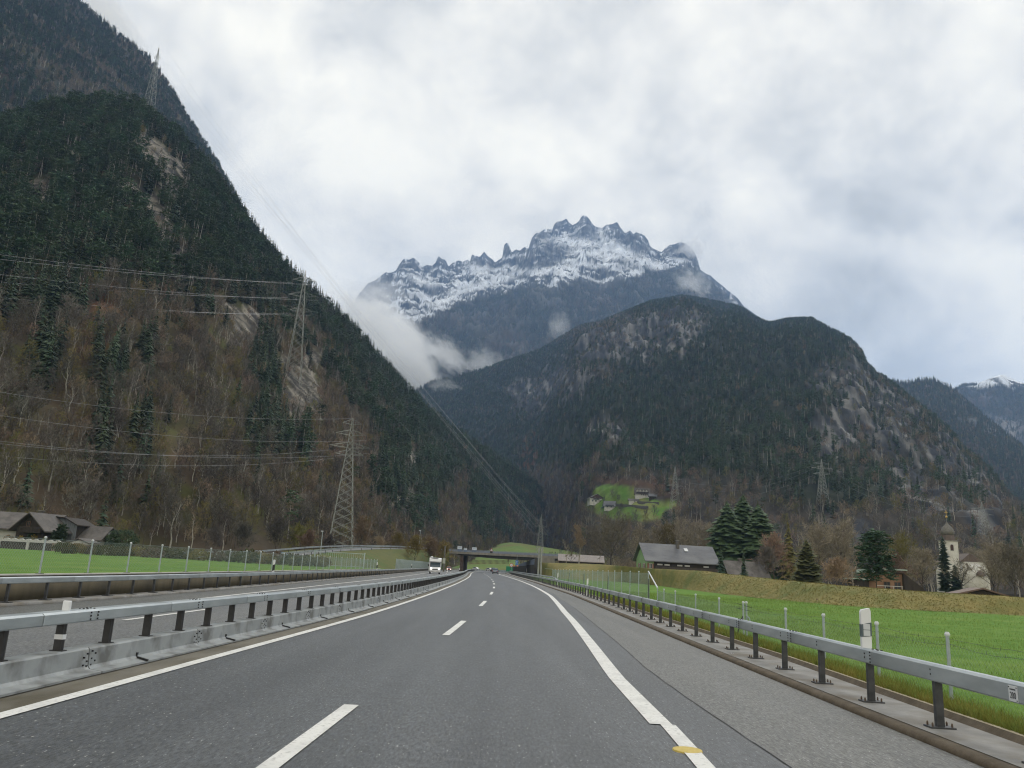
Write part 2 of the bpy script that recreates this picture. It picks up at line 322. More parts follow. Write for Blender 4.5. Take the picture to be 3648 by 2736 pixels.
# tar seam beside the shoulder
ys = np.arange(3, 46, .12); xs = seamR(ys) + .03 * fbm(ys * .8, ys * 0 + 3, 4, 5); w = .006 + .006 * np.abs(fbm(ys * 2, ys * 0 + 8, 3, 9)) * 2
n = len(ys); V = np.concatenate([np.stack([xs - w, ys, ys * 0 + .009], 1), np.stack([xs + w, ys, ys * 0 + .009], 1)]); i = np.arange(n - 1)
o = obj('tar_seam', np_mesh('tar_seam', V, np.stack([i, i + n, i + n + 1, i + 1], 1), mat('tar', (.015, .015, .016), rough=.6)), parent=markings)
ys = np.arange(-30, 200, 2.); 
V, T = ribbon(lambda y: med(y) + .12, lambda y: lineL(y) - .12, -30, 300, 1.5, .006); struct('dirty_verge_strip', V, T, mat('roadside_dirt', (.14, .13, .105), (.20, .185, .15), scale=3, rough=.95, bump=.4, bscale=30, stretch=(1, .4, 1), c3=(.09, .08, .055), s3=1.5))
# right kerb
V, T = strip([(.04, -.05), (.04, .035), (.06, .08), (.15, .095), (.2, .10), (.2, -.05)], kerbR, -20, 330, 1.5); struct('kerb_edge', V, T, CONCB)
ys = np.arange(-20, 331, 1.5)
V, T = ribbon(lambda y: kerbR(y) + .2, lambda y: grassR(y) - .12, 0, 0, ys, .106); struct('kerb_strip', V, T, CONC)
V, T = ribbon(lambda y: grassR(y) - .12, lambda y: grassR(y) - .05, 0, 0, ys, .106, .19); struct('kerb_back', V, T, CONCB)
V, T = ribbon(lambda y: grassR(y) - .05, lambda y: grassR(y) + .06, 0, 0, ys, .192, .186); struct('kerb_coping', V, T, mat('coping', (.3, .25, .16), (.4, .36, .26), scale=6, rough=.9))
# left kerb, wall
V, T = strip([(.02, -.05), (0, .09), (-.03, .1), (-.62, .1), (-.62, -.05)], kerbL, -20, 420, 3); struct('opposite_kerb', V, T, CONC)
V, T = strip([(.0, -.1), (0, .84), (-.25, .84), (-.25, -.1)], wallL, -20, 120, 2.)
wl = thing('retaining_wall', 'long low brown stained concrete wall behind the opposite guardrail', 'wall')
obj('wall', np_mesh('wall', V, T, WALLB), parent=wl)
V, T = strip([(.03, .843), (.03, .90), (-.28, .90), (-.28, .843)], wallL, -20, 120, 2.); obj('coping', np_mesh('coping', V, T, WALLT), parent=wl)
V, T = strip([(.0, -.1), (0, .5), (-.25, .5), (-.25, -.1)], wallL, 120, 300, 3.); obj('low_wall', np_mesh('low_wall', V, T, WALLB), parent=wl)
# left field plateau: wall -> far edge
fx = lambda y: wallL(y) - .25
ysl = np.arange(-30, 131, 5.)
rows = []
for y in ysl:
    a = fx(y); b = -260.
    xsr = a + (b - a) * np.linspace(0, 1, 30) ** 1.5
    rows.append(np.stack([xsr, np.full(30, y), .86 + .25 * fbm(xsr / 40, np.full(30, y) / 40, 3, 4) * np.clip((a - xsr) / 20, 0, 1)], 1))
V = np.concatenate(rows); n = 30; T = [(i * n + j, i * n + j + 1, (i + 1) * n + j + 1, (i + 1) * n + j) for i in range(len(rows) - 1) for j in range(n - 1)]
struct('left_field', V, np.array(T), GRASS, True)
# right field
rows = []; ysr = np.arange(-20, 261, 4.)
for y in ysr:
    a = grassR(y) + .05; xsr = a + (160 - a) * np.linspace(0, 1, 34) ** 1.6
    zz = .185 - .25 * np.clip((xsr - a) / 2.2, 0, 1) + .12 * fbm(xsr / 9, np.full(34, y) / 9, 3, 14) * np.clip((xsr - a) / 6, 0, 1)
    rows.append(np.stack([xsr, np.full(34, y), zz], 1))
V = np.concatenate(rows); n = 34; T = [(i * n + j, i * n + j + 1, (i + 1) * n + j + 1, (i + 1) * n + j) for i in range(len(rows) - 1) for j in range(n - 1)]
struct('right_field', V, np.array(T), GRASS, True)
# berm on the right: toe line, crest line, back terrace
toe = [(1925, 2052), (2010, 2062), (2120, 2068), (2220, 2074), (2309, 2082), (2400, 2094), (2500, 2107), (2700, 2130), (2850, 2145), (3000, 2158), (3150, 2168), (3300, 2176), (3450, 2184), (3648, 2194), (4000, 2213), (4600, 2245)]
crest = [(1918, 2004, 270), (2010, 2006, 252), (2131, 2010, 232), (2220, 2017, 210), (2298, 2024, 192), (2400, 2029, 160), (2515, 2035, 136), (2700, 2058, 112), (2850, 2073, 98), (3000, 2087, 90), (3150, 2098, 87), (3300, 2108, 86), (3425, 2116, 85), (3648, 2130, 84), (4000, 2150, 82), (4600, 2185, 80)]
def dens(pts, k=8):
    out = []
    for a, b in zip(pts[:-1], pts[1:]):
        for j in range(k): out.append(tuple(np.array(a) + (np.array(b) - np.array(a)) * j / k))
    out.append(pts[-1]); return out
TO = [g(x, y, -.05) for x, y in dens(toe)]; CR = [at(x, y, d) for x, y, d in dens(crest)]
nv = 14; V = []
for i_, (t, c) in enumerate(zip(TO, CR)):
    out = Vector((c.x, c.y, 0)).normalized()
    for j in range(nv):
        u = j / (nv - 1); s = u * u * (3 - 2 * u) * .6 + u * .4
        p = t.lerp(c, u); p.z = t.z + (c.z - t.z) * s; V.append(tuple(p))
    for dd, dz in ((3, -.1), (10, -.8), (40, -1.0), (160, -1.0), (420, -.6)):
        p = c + out * dd; p.z = max(c.z + dz, 0.4); V.append(tuple(p))
V = np.array(V); nn_ = nv + 5
z = fbm(V[:, 0] / 3.5, V[:, 1] / 3.5, 4, 33) * .13; jj = np.tile(np.arange(nn_), len(TO)); V[:, 2] += z * np.where((jj > 0) & (jj < nv + 1), 1, .3)
T = [(i * nn_ + j, i * nn_ + j + 1, (i + 1) * nn_ + j + 1, (i + 1) * nn_ + j) for i in range(len(TO) - 1) for j in range(nn_ - 1)]
BERM_V, BERM_T = V, np.array(T)
struct('embankment', V, np.array(T), DRY, True)
# ------------------------------------------------------------------ hills
def interp_cols(cols, az, key):
    a = np.array([c[0] for c in cols]); o = np.argsort(a); return np.interp(az, a[o], np.array([c[key] for c in cols])[o])
def hill(name, crest, nu, nv, mat_, colf, amp=20., sc=200., ridged=False, tree=10., pw=1.0, seed=1, back=.3, crest_n=.0, smooth_te=False, vexp=1.35):
    cols = []
    for (x, y, d1, d0, zb) in crest:
        r = ray(x, y); cols.append((math.atan2(r[0], r[1]), r[2] / math.hypot(r[0], r[1]), d1, d0, zb))
    a0 = min(c[0] for c in cols); a1 = max(c[0] for c in cols); az = np.linspace(a0, a1, nu)
    te = interp_cols(cols, az, 1)[:, None]; kk = np.hanning(61); kk /= kk.sum(); tes = np.minimum(te, np.convolve(np.pad(te[:, 0], 30, mode='edge'), kk, 'valid')[:, None]) if smooth_te else te; te = te + (.0013 * fbm(az[:, None] * 420, az[:, None] * 0 + 5., 4, 77, gain=.7) if smooth_te else 0); d1 = interp_cols(cols, az, 2)[:, None]; d0 = interp_cols(cols, az, 3)[:, None]; zb = interp_cols(cols, az, 4)[:, None]
    nb = 8; v = np.concatenate([np.linspace(0, 1, nv) ** vexp, 1 + back * np.arange(1, nb + 1) / nb])[None, :]
    r = d0 + (d1 - d0) * v; zc = CAMH + te * d1 - tree
    vf = np.minimum(v, 1.)
    if smooth_te: mixv = np.clip((vf - .86) / .14, 0, 1) ** 1.5; zc = CAMH + (tes * (1 - mixv) + te * mixv) * d1
    z = zb + (zc - zb) * vf ** pw
    vb = np.maximum(v - 1, 0); z = z - vb * (zc - zb) * 1.6
    X = r * np.sin(az)[:, None]; Y = r * np.cos(az)[:, None]
    win = np.clip(vf * 5, 0, 1) * np.clip((1 - vf) * 7 + crest_n, 0, 1) * (v <= 1) + crest_n * (v > 1)
    # noise in slope-following coordinates so ravines run down the slope
    au = az[:, None] * (d1 + d0) / 2 + 0 * v
    nz = fbm(au / sc, r / (sc * 2.2), 6, seed, ridged, gain=.55)
    nz2 = fbm(X / (sc * .35), (Y + z) / (sc * .35), 5, seed + 20, True)
    ak = np.clip((d1 - d0) / 1700, .15, 1) if d1.max() > 2200 and not smooth_te else 1.
    z = z + win * ak * (amp * nz + amp * .35 * nz2)
    lim = CAMH + (te - .0015) * r - tree * .9
    z = np.where(v < 1, np.minimum(z, lim), z)
    z[:, 0] = -3.
    V = np.stack([X, Y, z], 2); nvt = V.shape[1]
    i = np.arange(nu - 1)[:, None] * nvt; j = np.arange(nvt - 1)[None, :]; q = (i + j)
    T = np.stack([q, q + nvt, q + nvt + 1, q + 1], 2).reshape(-1, 4)
    gx_ = np.gradient(V, axis=0); gy_ = np.gradient(V, axis=1); nrm = np.cross(gx_, gy_); nrm /= np.linalg.norm(nrm, axis=2, keepdims=True) + 1e-9
    Vf = V.reshape(-1, 3); px, py = proj(Vf); col, extra = colf(Vf, px, py, np.abs(nrm.reshape(-1, 3)[:, 2]), np.broadcast_to(v, z.shape).ravel(), nz2.ravel())
    me = np_mesh(name, Vf, T, mat_, smooth=False, col=col)
    o = obj(name, me); o['kind'] = 'structure'
    return dict(o=o, V=Vf, T=T, front=(nu, nvt, nv), dens=extra, nz=nrm.reshape(-1, 3))
def mixc(a, b, t): return a + (b - a) * t[:, None]
def C(*c): return np.array(c, float)[None, :]
def blob(px, py, cx, cy, rx, ry, ang=0, soft=.35, wob=None):
    ca, sa = math.cos(math.radians(ang)), math.sin(math.radians(ang)); x = px - cx; y = py - cy
    d = np.sqrt(((x * ca + y * sa) / rx) ** 2 + ((-x * sa + y * ca) / ry) ** 2)
    if wob is not None: d = d + wob
    return np.clip((1 + soft - d) / (2 * soft), 0, 1)
def polyy(pts, px): a = np.array(pts, float); return np.interp(px, a[:, 0], a[:, 1])
# --- left slopes
ROCKS_L = [(540, 560, 60, 95, -20), (620, 640, 55, 90, -20), (500, 740, 110, 60, 30), (590, 850, 70, 50, 20), (640, 930, 45, 60, 0), (700, 900, 40, 40, 0), (880, 1160, 60, 75, 0), (830, 1120, 30, 40, 0), (190, 1160, 60, 25, -30), (130, 710, 35, 75, 0), (1090, 1400, 60, 110, 0), (1010, 1310, 50, 40, 0), (1120, 1290, 40, 40, 0), (250, 570, 60, 25, -20), (1440, 1800, 40, 60, 30), (1470, 1650, 20, 50, 0)]
def left_cls(px, py, P):
    n = fbm(P[:, 0] / 70, (P[:, 1] + P[:, 2]) / 70, 4, 71); n2 = fbm(P[:, 0] / 22, (P[:, 1] + P[:, 2]) / 22, 3, 72)
    wob = n * .5 + n2 * .5
    rock = np.zeros(len(P))
    for b in ROCKS_L: rock = np.maximum(rock, blob(px, py, *b[:4], ang=b[4], soft=.3, wob=wob))
    lowline = polyy([(-800, 1150), (0, 1130), (300, 1080), (550, 1060), (800, 1080), (1020, 1150), (1130, 1250), (1230, 1400), (1330, 1480), (1450, 1600), (1600, 1720), (1750, 1850), (1900, 1850), (2100, 1700)], px)
    con = np.clip((lowline - py) / 150 + n * 2.2 + .35, 0, 1)   # share of conifers
    for (x, y, rx, ry) in ((390, 1340, 60, 90), (150, 1290, 70, 80), (130, 1380, 40, 70), (500, 1590, 35, 110), (520, 1290, 30, 70), (950, 1340, 55, 120), (910, 1560, 45, 110), (1000, 1560, 45, 90), (1080, 1620, 35, 60), (360, 1620, 25, 120), (1430, 1700, 90, 190), (1500, 1800, 60, 120), (1730, 1840, 60, 90), (1560, 1680, 60, 90), (1740, 1760, 70, 80), (60, 1100, 80, 60), (200, 1080, 80, 60)):
        con = np.maximum(con, blob(px, py, x, y, rx, ry, soft=.2, wob=n2 * .4))
    return rock, con, n, n2
def col_left(P, px, py, up, v, nr):
    rock, con, n, n2 = left_cls(px, py, P)
    c = mixc(C(.070, .060, .045), C(.105, .078, .052), np.clip(n * 1.5 + .5, 0, 1))
    c = mixc(c, C(.085, .09, .030), np.clip(n2 * 2.4 + .15 + (py > 1150) * .15, 0, 1) * .8)
    rus = np.maximum(blob(px, py, 330, 1150, 110, 110, soft=.6, wob=n), blob(px, py, 340, 1050, 60, 160, soft=.5, wob=n))
    c = mixc(c, C(.15, .078, .045), rus * .85)
    c = mixc(c, C(.04, .042, .022), con * .7)
    st = fbm(P[:, 0] / 7, (P[:, 1] + P[:, 2]) / 9, 4, 79, gain=.65); rk = mixc(C(.055, .052, .05), C(.27, .245, .205), np.clip(st * 2.2 + .35 + n2, 0, 1)); c = mixc(c, rk, np.clip(rock * 1.2 + st * 1.6 * (rock > .1) - .1, 0, 1))
    return c, None
cL = [(-900, 620, 560, 150, 1.5), (-300, 480, 590, 160, 1.5), (0, 420, 610, 190, 1.5), (200, 362, 630, 195, 1.5), (300, 338, 640, 200, 1.5), (420, 342, 650, 205, 1.5), (520, 368, 655, 210, 1.5), (640, 468, 660, 220, 1.5), (740, 575, 665, 230, 1.6), (830, 700, 670, 235, 1.8), (880, 770, 675, 240, 2), (960, 875, 690, 250, 2.5), (1060, 975, 710, 262, 3), (1150, 1055, 740, 278, 3.5), (1260, 1155, 790, 300, 4), (1330, 1240, 830, 330, 5), (1400, 1318, 870, 365, 5), (1500, 1425, 950, 430, 4), (1600, 1515, 1040, 520, 3), (1700, 1575, 1140, 640, 2), (1800, 1640, 1230, 780, 2), (1900, 1705, 1320, 930, 2), (1960, 1760, 1400, 1100, 2), (2010, 1850, 1480, 1250, 1.5), (2040, 1950, 1520, 1400, 1.5)]
HL = hill('left_hillside', cL, 520, 270, ROCK, col_left, amp=16, sc=110, seed=3, tree=13, pw=1.05)
cF = [(-900, -900, 1400, 640, 100), (-300, -500, 1500, 660, 100), (100, -180, 1550, 680, 100), (300, 5, 1600, 690, 100), (400, 88, 1600, 690, 100), (530, 190, 1620, 690, 100), (600, 275, 1600, 700, 100), (650, 370, 1580, 700, 100), (700, 450, 1560, 700, 90), (760, 545, 1520, 700, 80), (810, 625, 1480, 700, 80), (850, 700, 1400, 700, 70), (900, 800, 1300, 700, 60), (1000, 960, 1200, 720, 50)]
def col_far(P, px, py, up, v, nr):
    n = fbm(P[:, 0] / 120, (P[:, 1] + P[:, 2]) / 120, 4, 91)
    c = mixc(C(.06, .045, .03), C(.045, .05, .028), np.clip(n * 2 + .5, 0, 1)); c = mixc(c, C(.10, .095, .09), np.clip((nr - .55) * 3, 0, 1) * .7); return c, None
HF = hill('upper_left_mountainside', cF, 220, 160, ROCK, col_far, amp=45, sc=220, seed=11, tree=14)
# --- right mountain
def right_cls(px, py, P):
    n = fbm(P[:, 0] / 160, (P[:, 1] + P[:, 2]) / 160, 4, 171); n2 = fbm(P[:, 0] / 45, (P[:, 1] + P[:, 2] * .4) / 45, 3, 172); st = fbm(P[:, 0] / 14, P[:, 2] / 90, 3, 173)
    wob = n * .4 + n2 * .5
    rock = np.zeros(len(P))
    for b in ((2290, 1200, 240, 75, -12), (2380, 1180, 120, 60, 0), (2140, 1250, 120, 60, -15), (2010, 1360, 110, 55, -20), (1880, 1420, 60, 60, 0), (1870, 1400, 60, 50, 0), (2170, 1540, 60, 45, -10), (3010, 1350, 110, 60, 0), (3080, 1430, 120, 110, 20), (2990, 1530, 90, 90, 10), (2960, 1620, 60, 50, 0), (3160, 1560, 90, 60, 30), (3230, 1480, 90, 70, 20), (3380, 1600, 60, 110, -10), (3430, 1680, 50, 90, 0), (3480, 1720, 50, 60, 0), (3230, 1700, 110, 60, 20), (3300, 1780, 120, 50, 20), (3560, 1800, 60, 90, 0), (3060, 1240, 35, 40, 0), (3480, 1860, 60, 40, 30), (3070, 1880, 40, 40, 0)):
        rock = np.maximum(rock, blob(px, py, *b[:4], ang=b[4], soft=.35, wob=wob))
    bare = np.clip((py - polyy([(1500, 1900), (1900, 1650), (2100, 1640), (2300, 1640), (2600, 1690), (2800, 1760), (3000, 1800), (3200, 1780), (3648, 1750)], px)) / 60 + n * 1.2, 0, 1)
    bare = np.maximum(bare, np.clip(n * 2.2 - .2, 0, 1) * .5)
    bare = np.maximum(bare, rock * .5)
    for (x, y, rx, ry) in ((2130, 1180, 160, 70), (3150, 1600, 200, 120), (2150, 1340, 70, 30)): bare = np.maximum(bare, blob(px, py, x, y, rx, ry, soft=.4, wob=n2) * .7)
    return rock, bare, n, n2, st
MEADOWS = [(2215, 1764, 100, 30, 8), (2165, 1770, 62, 32, -25), (2135, 1806, 52, 24, 8), (2235, 1826, 122, 24, 5), (2300, 1800, 75, 22, 0), (2390, 1795, 30, 12, 0)]
def meadow(px, py, wob=None):
    m_ = np.zeros(len(px))
    for b in MEADOWS: m_ = np.maximum(m_, blob(px, py, *b[:4], ang=b[4], soft=.12, wob=wob))
    return m_
def col_right(P, px, py, up, v, nr):
    rock, bare, n, n2, st = right_cls(px, py, P)
    c = mixc(C(.04, .046, .034), C(.062, .054, .046), bare); c = mixc(c, C(.13, .065, .035), (blob(px, py, 1890, 1620, 30, 70, 20, .6, n2) + blob(px, py, 2230, 1716, 140, 14, 5, .5, n2) * .6 + blob(px, py, 2390, 1750, 70, 30, 5, .5, n2) * .6).clip(0, 1) * .8)
    rk = mixc(C(.045, .048, .056), C(.21, .205, .195), np.clip(st * 2.4 + n2 + .18, 0, 1)); c = mixc(c, rk, np.clip(rock * 1.1 + st * 1.3 * (rock > .05) - .05, 0, 1))
    c = mixc(c, C(.30, .22, .12), blob(px, py, 3010, 1818, 16, 14, 0, .3, n2))
    mdw = meadow(px, py, n2 * .4); c = mixc(c, C(.14, .13, .05), meadow(px, py - 6, n2 * .3) * .8); c = mixc(c, mixc(C(.095, .19, .035), C(.17, .19, .06), np.clip(st * 1.5 + .25 + blob(px, py, 2310, 1795, 90, 12, 3, .4), 0, 1)), np.clip(mdw * 1.5, 0, 1))
    return c, None
cR = [(1300, 1500, 2500, 1700, 40), (1450, 1400, 2550, 1750, 30), (1547, 1350, 2600, 1700, 30), (1706, 1314, 2650, 1500, 20), (1923, 1241, 2700, 1250, 10), (1996, 1198, 2720, 1000, 6), (2061, 1158, 2740, 760, 4), (2140, 1140, 2750, 640, 3), (2321, 1068, 2780, 580, 2), (2430, 1049, 2780, 560, 2), (2502, 1060, 2760, 550, 2), (2574, 1075, 2700, 540, 2), (2639, 1089, 2600, 535, 2), (2690, 1126, 2480, 530, 2), (2726, 1140, 2400, 530, 2), (2739, 1146, 2380, 530, 2), (2811, 1132, 2350, 525, 2), (2889, 1129, 2320, 520, 2), (2941, 1157, 2250, 520, 2), (2998, 1185, 2180, 515, 2), (3035, 1205, 2120, 515, 2), (3066, 1236, 2080, 510, 2), (3077, 1262, 2050, 510, 2), (3088, 1290, 2030, 510, 2), (3123, 1324, 1980, 505, 2), (3154, 1340, 1940, 500, 2), (3226, 1396, 1850, 500, 2), (3278, 1437, 1780, 495, 2), (3330, 1479, 1700, 490, 2), (3382, 1521, 1620, 490, 2), (3434, 1592, 1520, 480, 2), (3486, 1628, 1450, 480, 2), (3538, 1676, 1380, 475, 2), (3590, 1753, 1280, 470, 2), (3648, 1795, 1200, 470, 2), (3900, 1950, 1000, 460, 2), (4200, 2060, 800, 450, 2)]
HR = hill('right_mountain', cR, 560, 300, ROCK, col_right, amp=115, sc=330, seed=23, tree=13, pw=1.0)
# --- snow mountain
TL = [(1200, 1250), (1400, 1200), (1480, 1150), (1511, 1134), (1634, 1083), (1700, 1062), (1815, 1036), (1902, 1011), (1960, 1030), (2061, 997), (2140, 1011), (2242, 989), (2321, 968), (2386, 957), (2473, 960), (2538, 1010), (2600, 1075), (2700, 1120)]
cS = [(1000, 1350), (1150, 1200), (1258, 1091), (1275, 1060), (1294, 1040), (1310, 1018), (1337, 1007), (1374, 975), (1390, 976), (1410, 968), (1422, 948), (1439, 924), (1455, 930), (1471, 923), (1485, 935), (1504, 957), (1520, 946), (1540, 950), (1552, 938), (1562, 915), (1570, 924), (1584, 928), (1598, 952), (1612, 938), (1634, 931), (1648, 938), (1666, 931), (1674, 938), (1681, 910), (1695, 918), (1710, 922), (1724, 908), (1736, 922), (1750, 930), (1764, 941), (1778, 930), (1789, 924), (1795, 881), (1802, 870), (1811, 872), (1816, 888), (1822, 904), (1838, 893), (1851, 897), (1868, 882), (1883, 888), (1890, 862), (1898, 845), (1910, 833), (1923, 830), (1940, 820), (1967, 819), (1975, 800), (1985, 790), (2000, 792), (2017, 783), (2026, 796), (2039, 805), (2052, 800), (2064, 790), (2072, 777), (2079, 774), (2088, 778), (2097, 787), (2106, 800), (2119, 816), (2130, 820), (2147, 820), (2155, 812), (2162, 808), (2180, 804), (2190, 797), (2198, 795), (2210, 815), (2220, 830), (2227, 836), (2236, 830), (2245, 826), (2256, 838), (2266, 832), (2285, 837), (2296, 843), (2307, 855), (2317, 881), (2335, 892), (2357, 899), (2368, 886), (2386, 874), (2400, 876), (2422, 868), (2440, 875), (2458, 888), (2472, 905), (2484, 931), (2490, 955), (2495, 971), (2512, 982), (2531, 993), (2550, 1010), (2574, 1029), (2600, 1050), (2632, 1076), (2647, 1098), (2760, 1180), (2900, 1300)]
def col_snow(P, px, py, up, v, nr):
    tl = polyy(TL, px); n = fbm(P[:, 0] / 300, P[:, 2] / 300, 5, 271); f = fbm(P[:, 0] / 70, P[:, 2] / 40, 5, 272); ln = fbm(P[:, 0] / 260 + P[:, 2] / 300, P[:, 2] / 26, 4, 273)
    fine = fbm(P[:, 0] / 25, P[:, 2] / 22, 3, 279)
    clf = fbm(np.arctan2(P[:, 0], P[:, 1]) * 6000 / 24, P[:, 2] / 130, 4, 289, gain=.65); rockm = mixc(C(.035, .042, .055), C(.17, .17, .175), np.clip(f * 1.2 + clf * 2.2 + .38, 0, 1))
    hx = np.arctan2(P[:, 0], P[:, 1]) * 6000
    ledge = fbm(hx / 300 + f * .5, P[:, 2] / 30 + f * .8 + hx / 900, 4, 273, gain=.55); cliff = fbm(hx / 38, P[:, 2] / 240, 5, 281, gain=.65); blot = fbm(hx / 130, P[:, 2] / 110, 4, 285)
    topc = np.clip((v - .80) / .17, 0, 1)
    cx = np.array(cS, float); xs_ = np.arange(1000, 2901, 4.); ys_ = np.interp(xs_, cx[:, 0], cx[:, 1]); kk = np.hanning(31); kk /= kk.sum(); ysm = np.convolve(np.pad(ys_, 15, mode='edge'), kk, 'valid')
    above = np.clip((np.interp(px, xs_, ysm) + 26 + 45 * blot + 30 * f - py) / 16, 0, 1)
    sn = np.clip((.02 + ledge * 1.6 * (1 - .5 * topc) + fine * .35 + blot * .9 + cliff * .9 * topc - .12 * topc + (up - .6) * .3) * 10, 0, 1)
    sn = sn * (1 - above * np.clip(1.0 - cliff * 3.5 - fine * 1.2, 0, 1))
    for (x, y, rx, ry) in ((1960, 900, 60, 40), (2110, 845, 22, 30), (2215, 850, 28, 22), (2275, 880, 35, 22), (2060, 845, 30, 20), (1880, 940, 40, 25), (1320, 1060, 50, 40), (2430, 900, 40, 26), (2500, 1010, 40, 40)): sn = sn * (1 - .85 * blob(px, py, x, y, rx, ry, 0, .4, f))
    for (x, y, rx, ry) in ((1985, 815, 24, 30), (2017, 800, 18, 24), (2079, 812, 38, 40), (2190, 832, 38, 36), (2245, 855, 22, 30), (2290, 866, 28, 28), (2425, 886, 42, 22), (1905, 878, 28, 46), (1925, 922, 42, 34), (1870, 928, 50, 30), (1811, 888, 14, 32), (1640, 950, 30, 18), (1571, 938, 24, 26), (1471, 944, 30, 22), (1300, 1052, 40, 40), (1345, 1035, 26, 26), (2000, 880, 60, 26), (2490, 965, 30, 40), (2560, 1040, 50, 30), (1690, 935, 22, 16), (1600, 985, 30, 18), (2240, 950, 26, 16), (2120, 960, 40, 10), (1400, 1040, 40, 20), (1860, 985, 50, 10)): sn = sn * (1 - .95 * blob(px, py, x, y, rx, ry, 0, .12, f * .7 + cliff * .9) * (ledge + fine * .6 < .22))
    for (x, y, rx, ry, a) in ((2225, 905, 105, 20, 32), (2330, 945, 70, 15, 22), (2060, 862, 90, 14, 4), (2120, 905, 100, 12, 8), (2150, 945, 120, 10, 4), (1960, 960, 110, 9, -8), (1760, 1000, 120, 12, -18), (1630, 1050, 90, 10, -28), (1500, 1000, 50, 12, 20), (1730, 1010, 120, 12, -15), (1700, 960, 45, 16, 25), (2140, 830, 14, 20, 0), (2060, 870, 60, 14, 0)): sn = np.maximum(sn, blob(px, py, x, y, rx, ry, a, .5, f * .8) * (fine > -.25))
    edge = np.clip((tl + 22 * n + 30 * f - py) / 7, 0, 1); sn = sn * edge
    c = mixc(rockm, C(.80, .82, .85), sn)
    low = mixc(C(.045, .05, .04), C(.08, .065, .05), np.clip(n * 2 + .4, 0, 1)); low = mixc(low, C(.17, .165, .16), np.clip((nr - .55) * 4, 0, 1) * .6)
    c = mixc(low, c, edge); return c, None
HS = hill('snowy_mountain', [(x, y, 6200 - .25 * abs(x - 2080), 2900, 350) for x, y in cS], 820, 300, ROCKF, col_snow, amp=210, sc=620, ridged=True, seed=41, tree=0, vexp=.9, smooth_te=True, crest_n=.12, pw=1.0, back=.2)
# --- far right ridges
def col_fr(P, px, py, up, v, nr):
    n = fbm(P[:, 0] / 260, (P[:, 1] + P[:, 2]) / 260, 4, 391); st = fbm(P[:, 0] / 40, P[:, 2] / 220, 3, 393)
    c = mixc(C(.04, .045, .03), C(.07, .055, .045), np.clip(n * 2 + .5, 0, 1))
    sn = np.clip((1378 + 12 * st - py) / 8, 0, 1) * (px > 3400); c = mixc(c, C(.8, .82, .85), sn * np.clip(st * 3 + 1.3, 0, 1))
    c = mixc(c, mixc(C(.14, .14, .15), C(.32, .30, .28), np.clip(st * 2 + .4, 0, 1)), np.maximum(blob(px, py, 3600, 1540, 70, 45, 20, .4, n + st), blob(px, py, 3530, 1520, 40, 30, 20, .4, n + st))); return c, None
H1 = hill('far_right_ridge', [(3000, 1420, 3300, 1700, 60), (3175, 1350, 3300, 1700, 60), (3216, 1358, 3300, 1700, 60), (3260, 1350, 3300, 1700, 60), (3310, 1343, 3300, 1700, 60), (3351, 1353, 3250, 1700, 60), (3408, 1384, 3200, 1700, 60), (3434, 1414, 3150, 1650, 60), (3520, 1485, 3000, 1600, 60), (3648, 1587, 2800, 1500, 50), (3900, 1760, 2500, 1300, 40)], 170, 120, ROCK, col_fr, amp=70, sc=380, seed=51, tree=12)
H2 = hill('far_snow_ridge', [(3300, 1420, 5600, 3600, 200), (3408, 1383, 5600, 3600, 200), (3429, 1370, 5600, 3600, 200), (3476, 1369, 5600, 3600, 200), (3512, 1354, 5600, 3600, 200), (3540, 1342, 5600, 3600, 200), (3569, 1334, 5600, 3600, 200), (3600, 1346, 5600, 3600, 200), (3631, 1361, 5500, 3500, 200), (3700, 1375, 5500, 3400, 200), (3900, 1450, 5300, 3300, 200)], 160, 110, ROCKF, col_fr, amp=110, sc=500, seed=61, tree=0, ridged=True)
BVH = {}
for k, h in dict(L=HL, F=HF, R=HR, S=HS, A=H1).items():
    BVH[k] = BVHTree.FromPolygons([tuple(v) for v in h['V'].tolist()], h['T'].tolist())
def on_hill(k, x, y):
    for j in range(40):
        d = Vector(ray(x, y + 4 * j)).normalized(); h = BVH[k].ray_cast(Vector((0, 0, CAMH)), d)[0]
        if h is not None: return h
# ------------------------------------------------------------------ tree shapes (unit: metres)
def tri_prism(V, T, p, q, r0, r1, n=3):
    p = np.array(p, float); q = np.array(q, float); d = q - p; d /= np.linalg.norm(d) + 1e-9
    a = np.cross(d, [0, 0, 1.]) if abs(d[2]) < .95 else np.cross(d, [1., 0, 0]); a /= np.linalg.norm(a); b = np.cross(d, a); k0 = len(V)
    for c, r in ((p, r0), (q, r1)):
        for k in range(n):
            t = 2 * math.pi * k / n; V.append(c + a * r * math.cos(t) + b * r * math.sin(t))
    for k in range(n):
        j = (k + 1) % n; T.append((k0 + k, k0 + j, k0 + n + j)); T.append((k0 + k, k0 + n + j, k0 + n + k))
def sliver(V, T, p, q, w, r):
    p = np.array(p, float); q = np.array(q, float); s = r.normal(size=3); s -= s @ (q - p) * (q - p) / ((q - p) @ (q - p) + 1e-9); s *= w / (np.linalg.norm(s) + 1e-9)
    k = len(V); V += [p - s, p + s, q]; T.append((k, k + 1, k + 2))
def mk(name, V, T, m_): return np_mesh(name, np.array(V), np.array(T), m_)
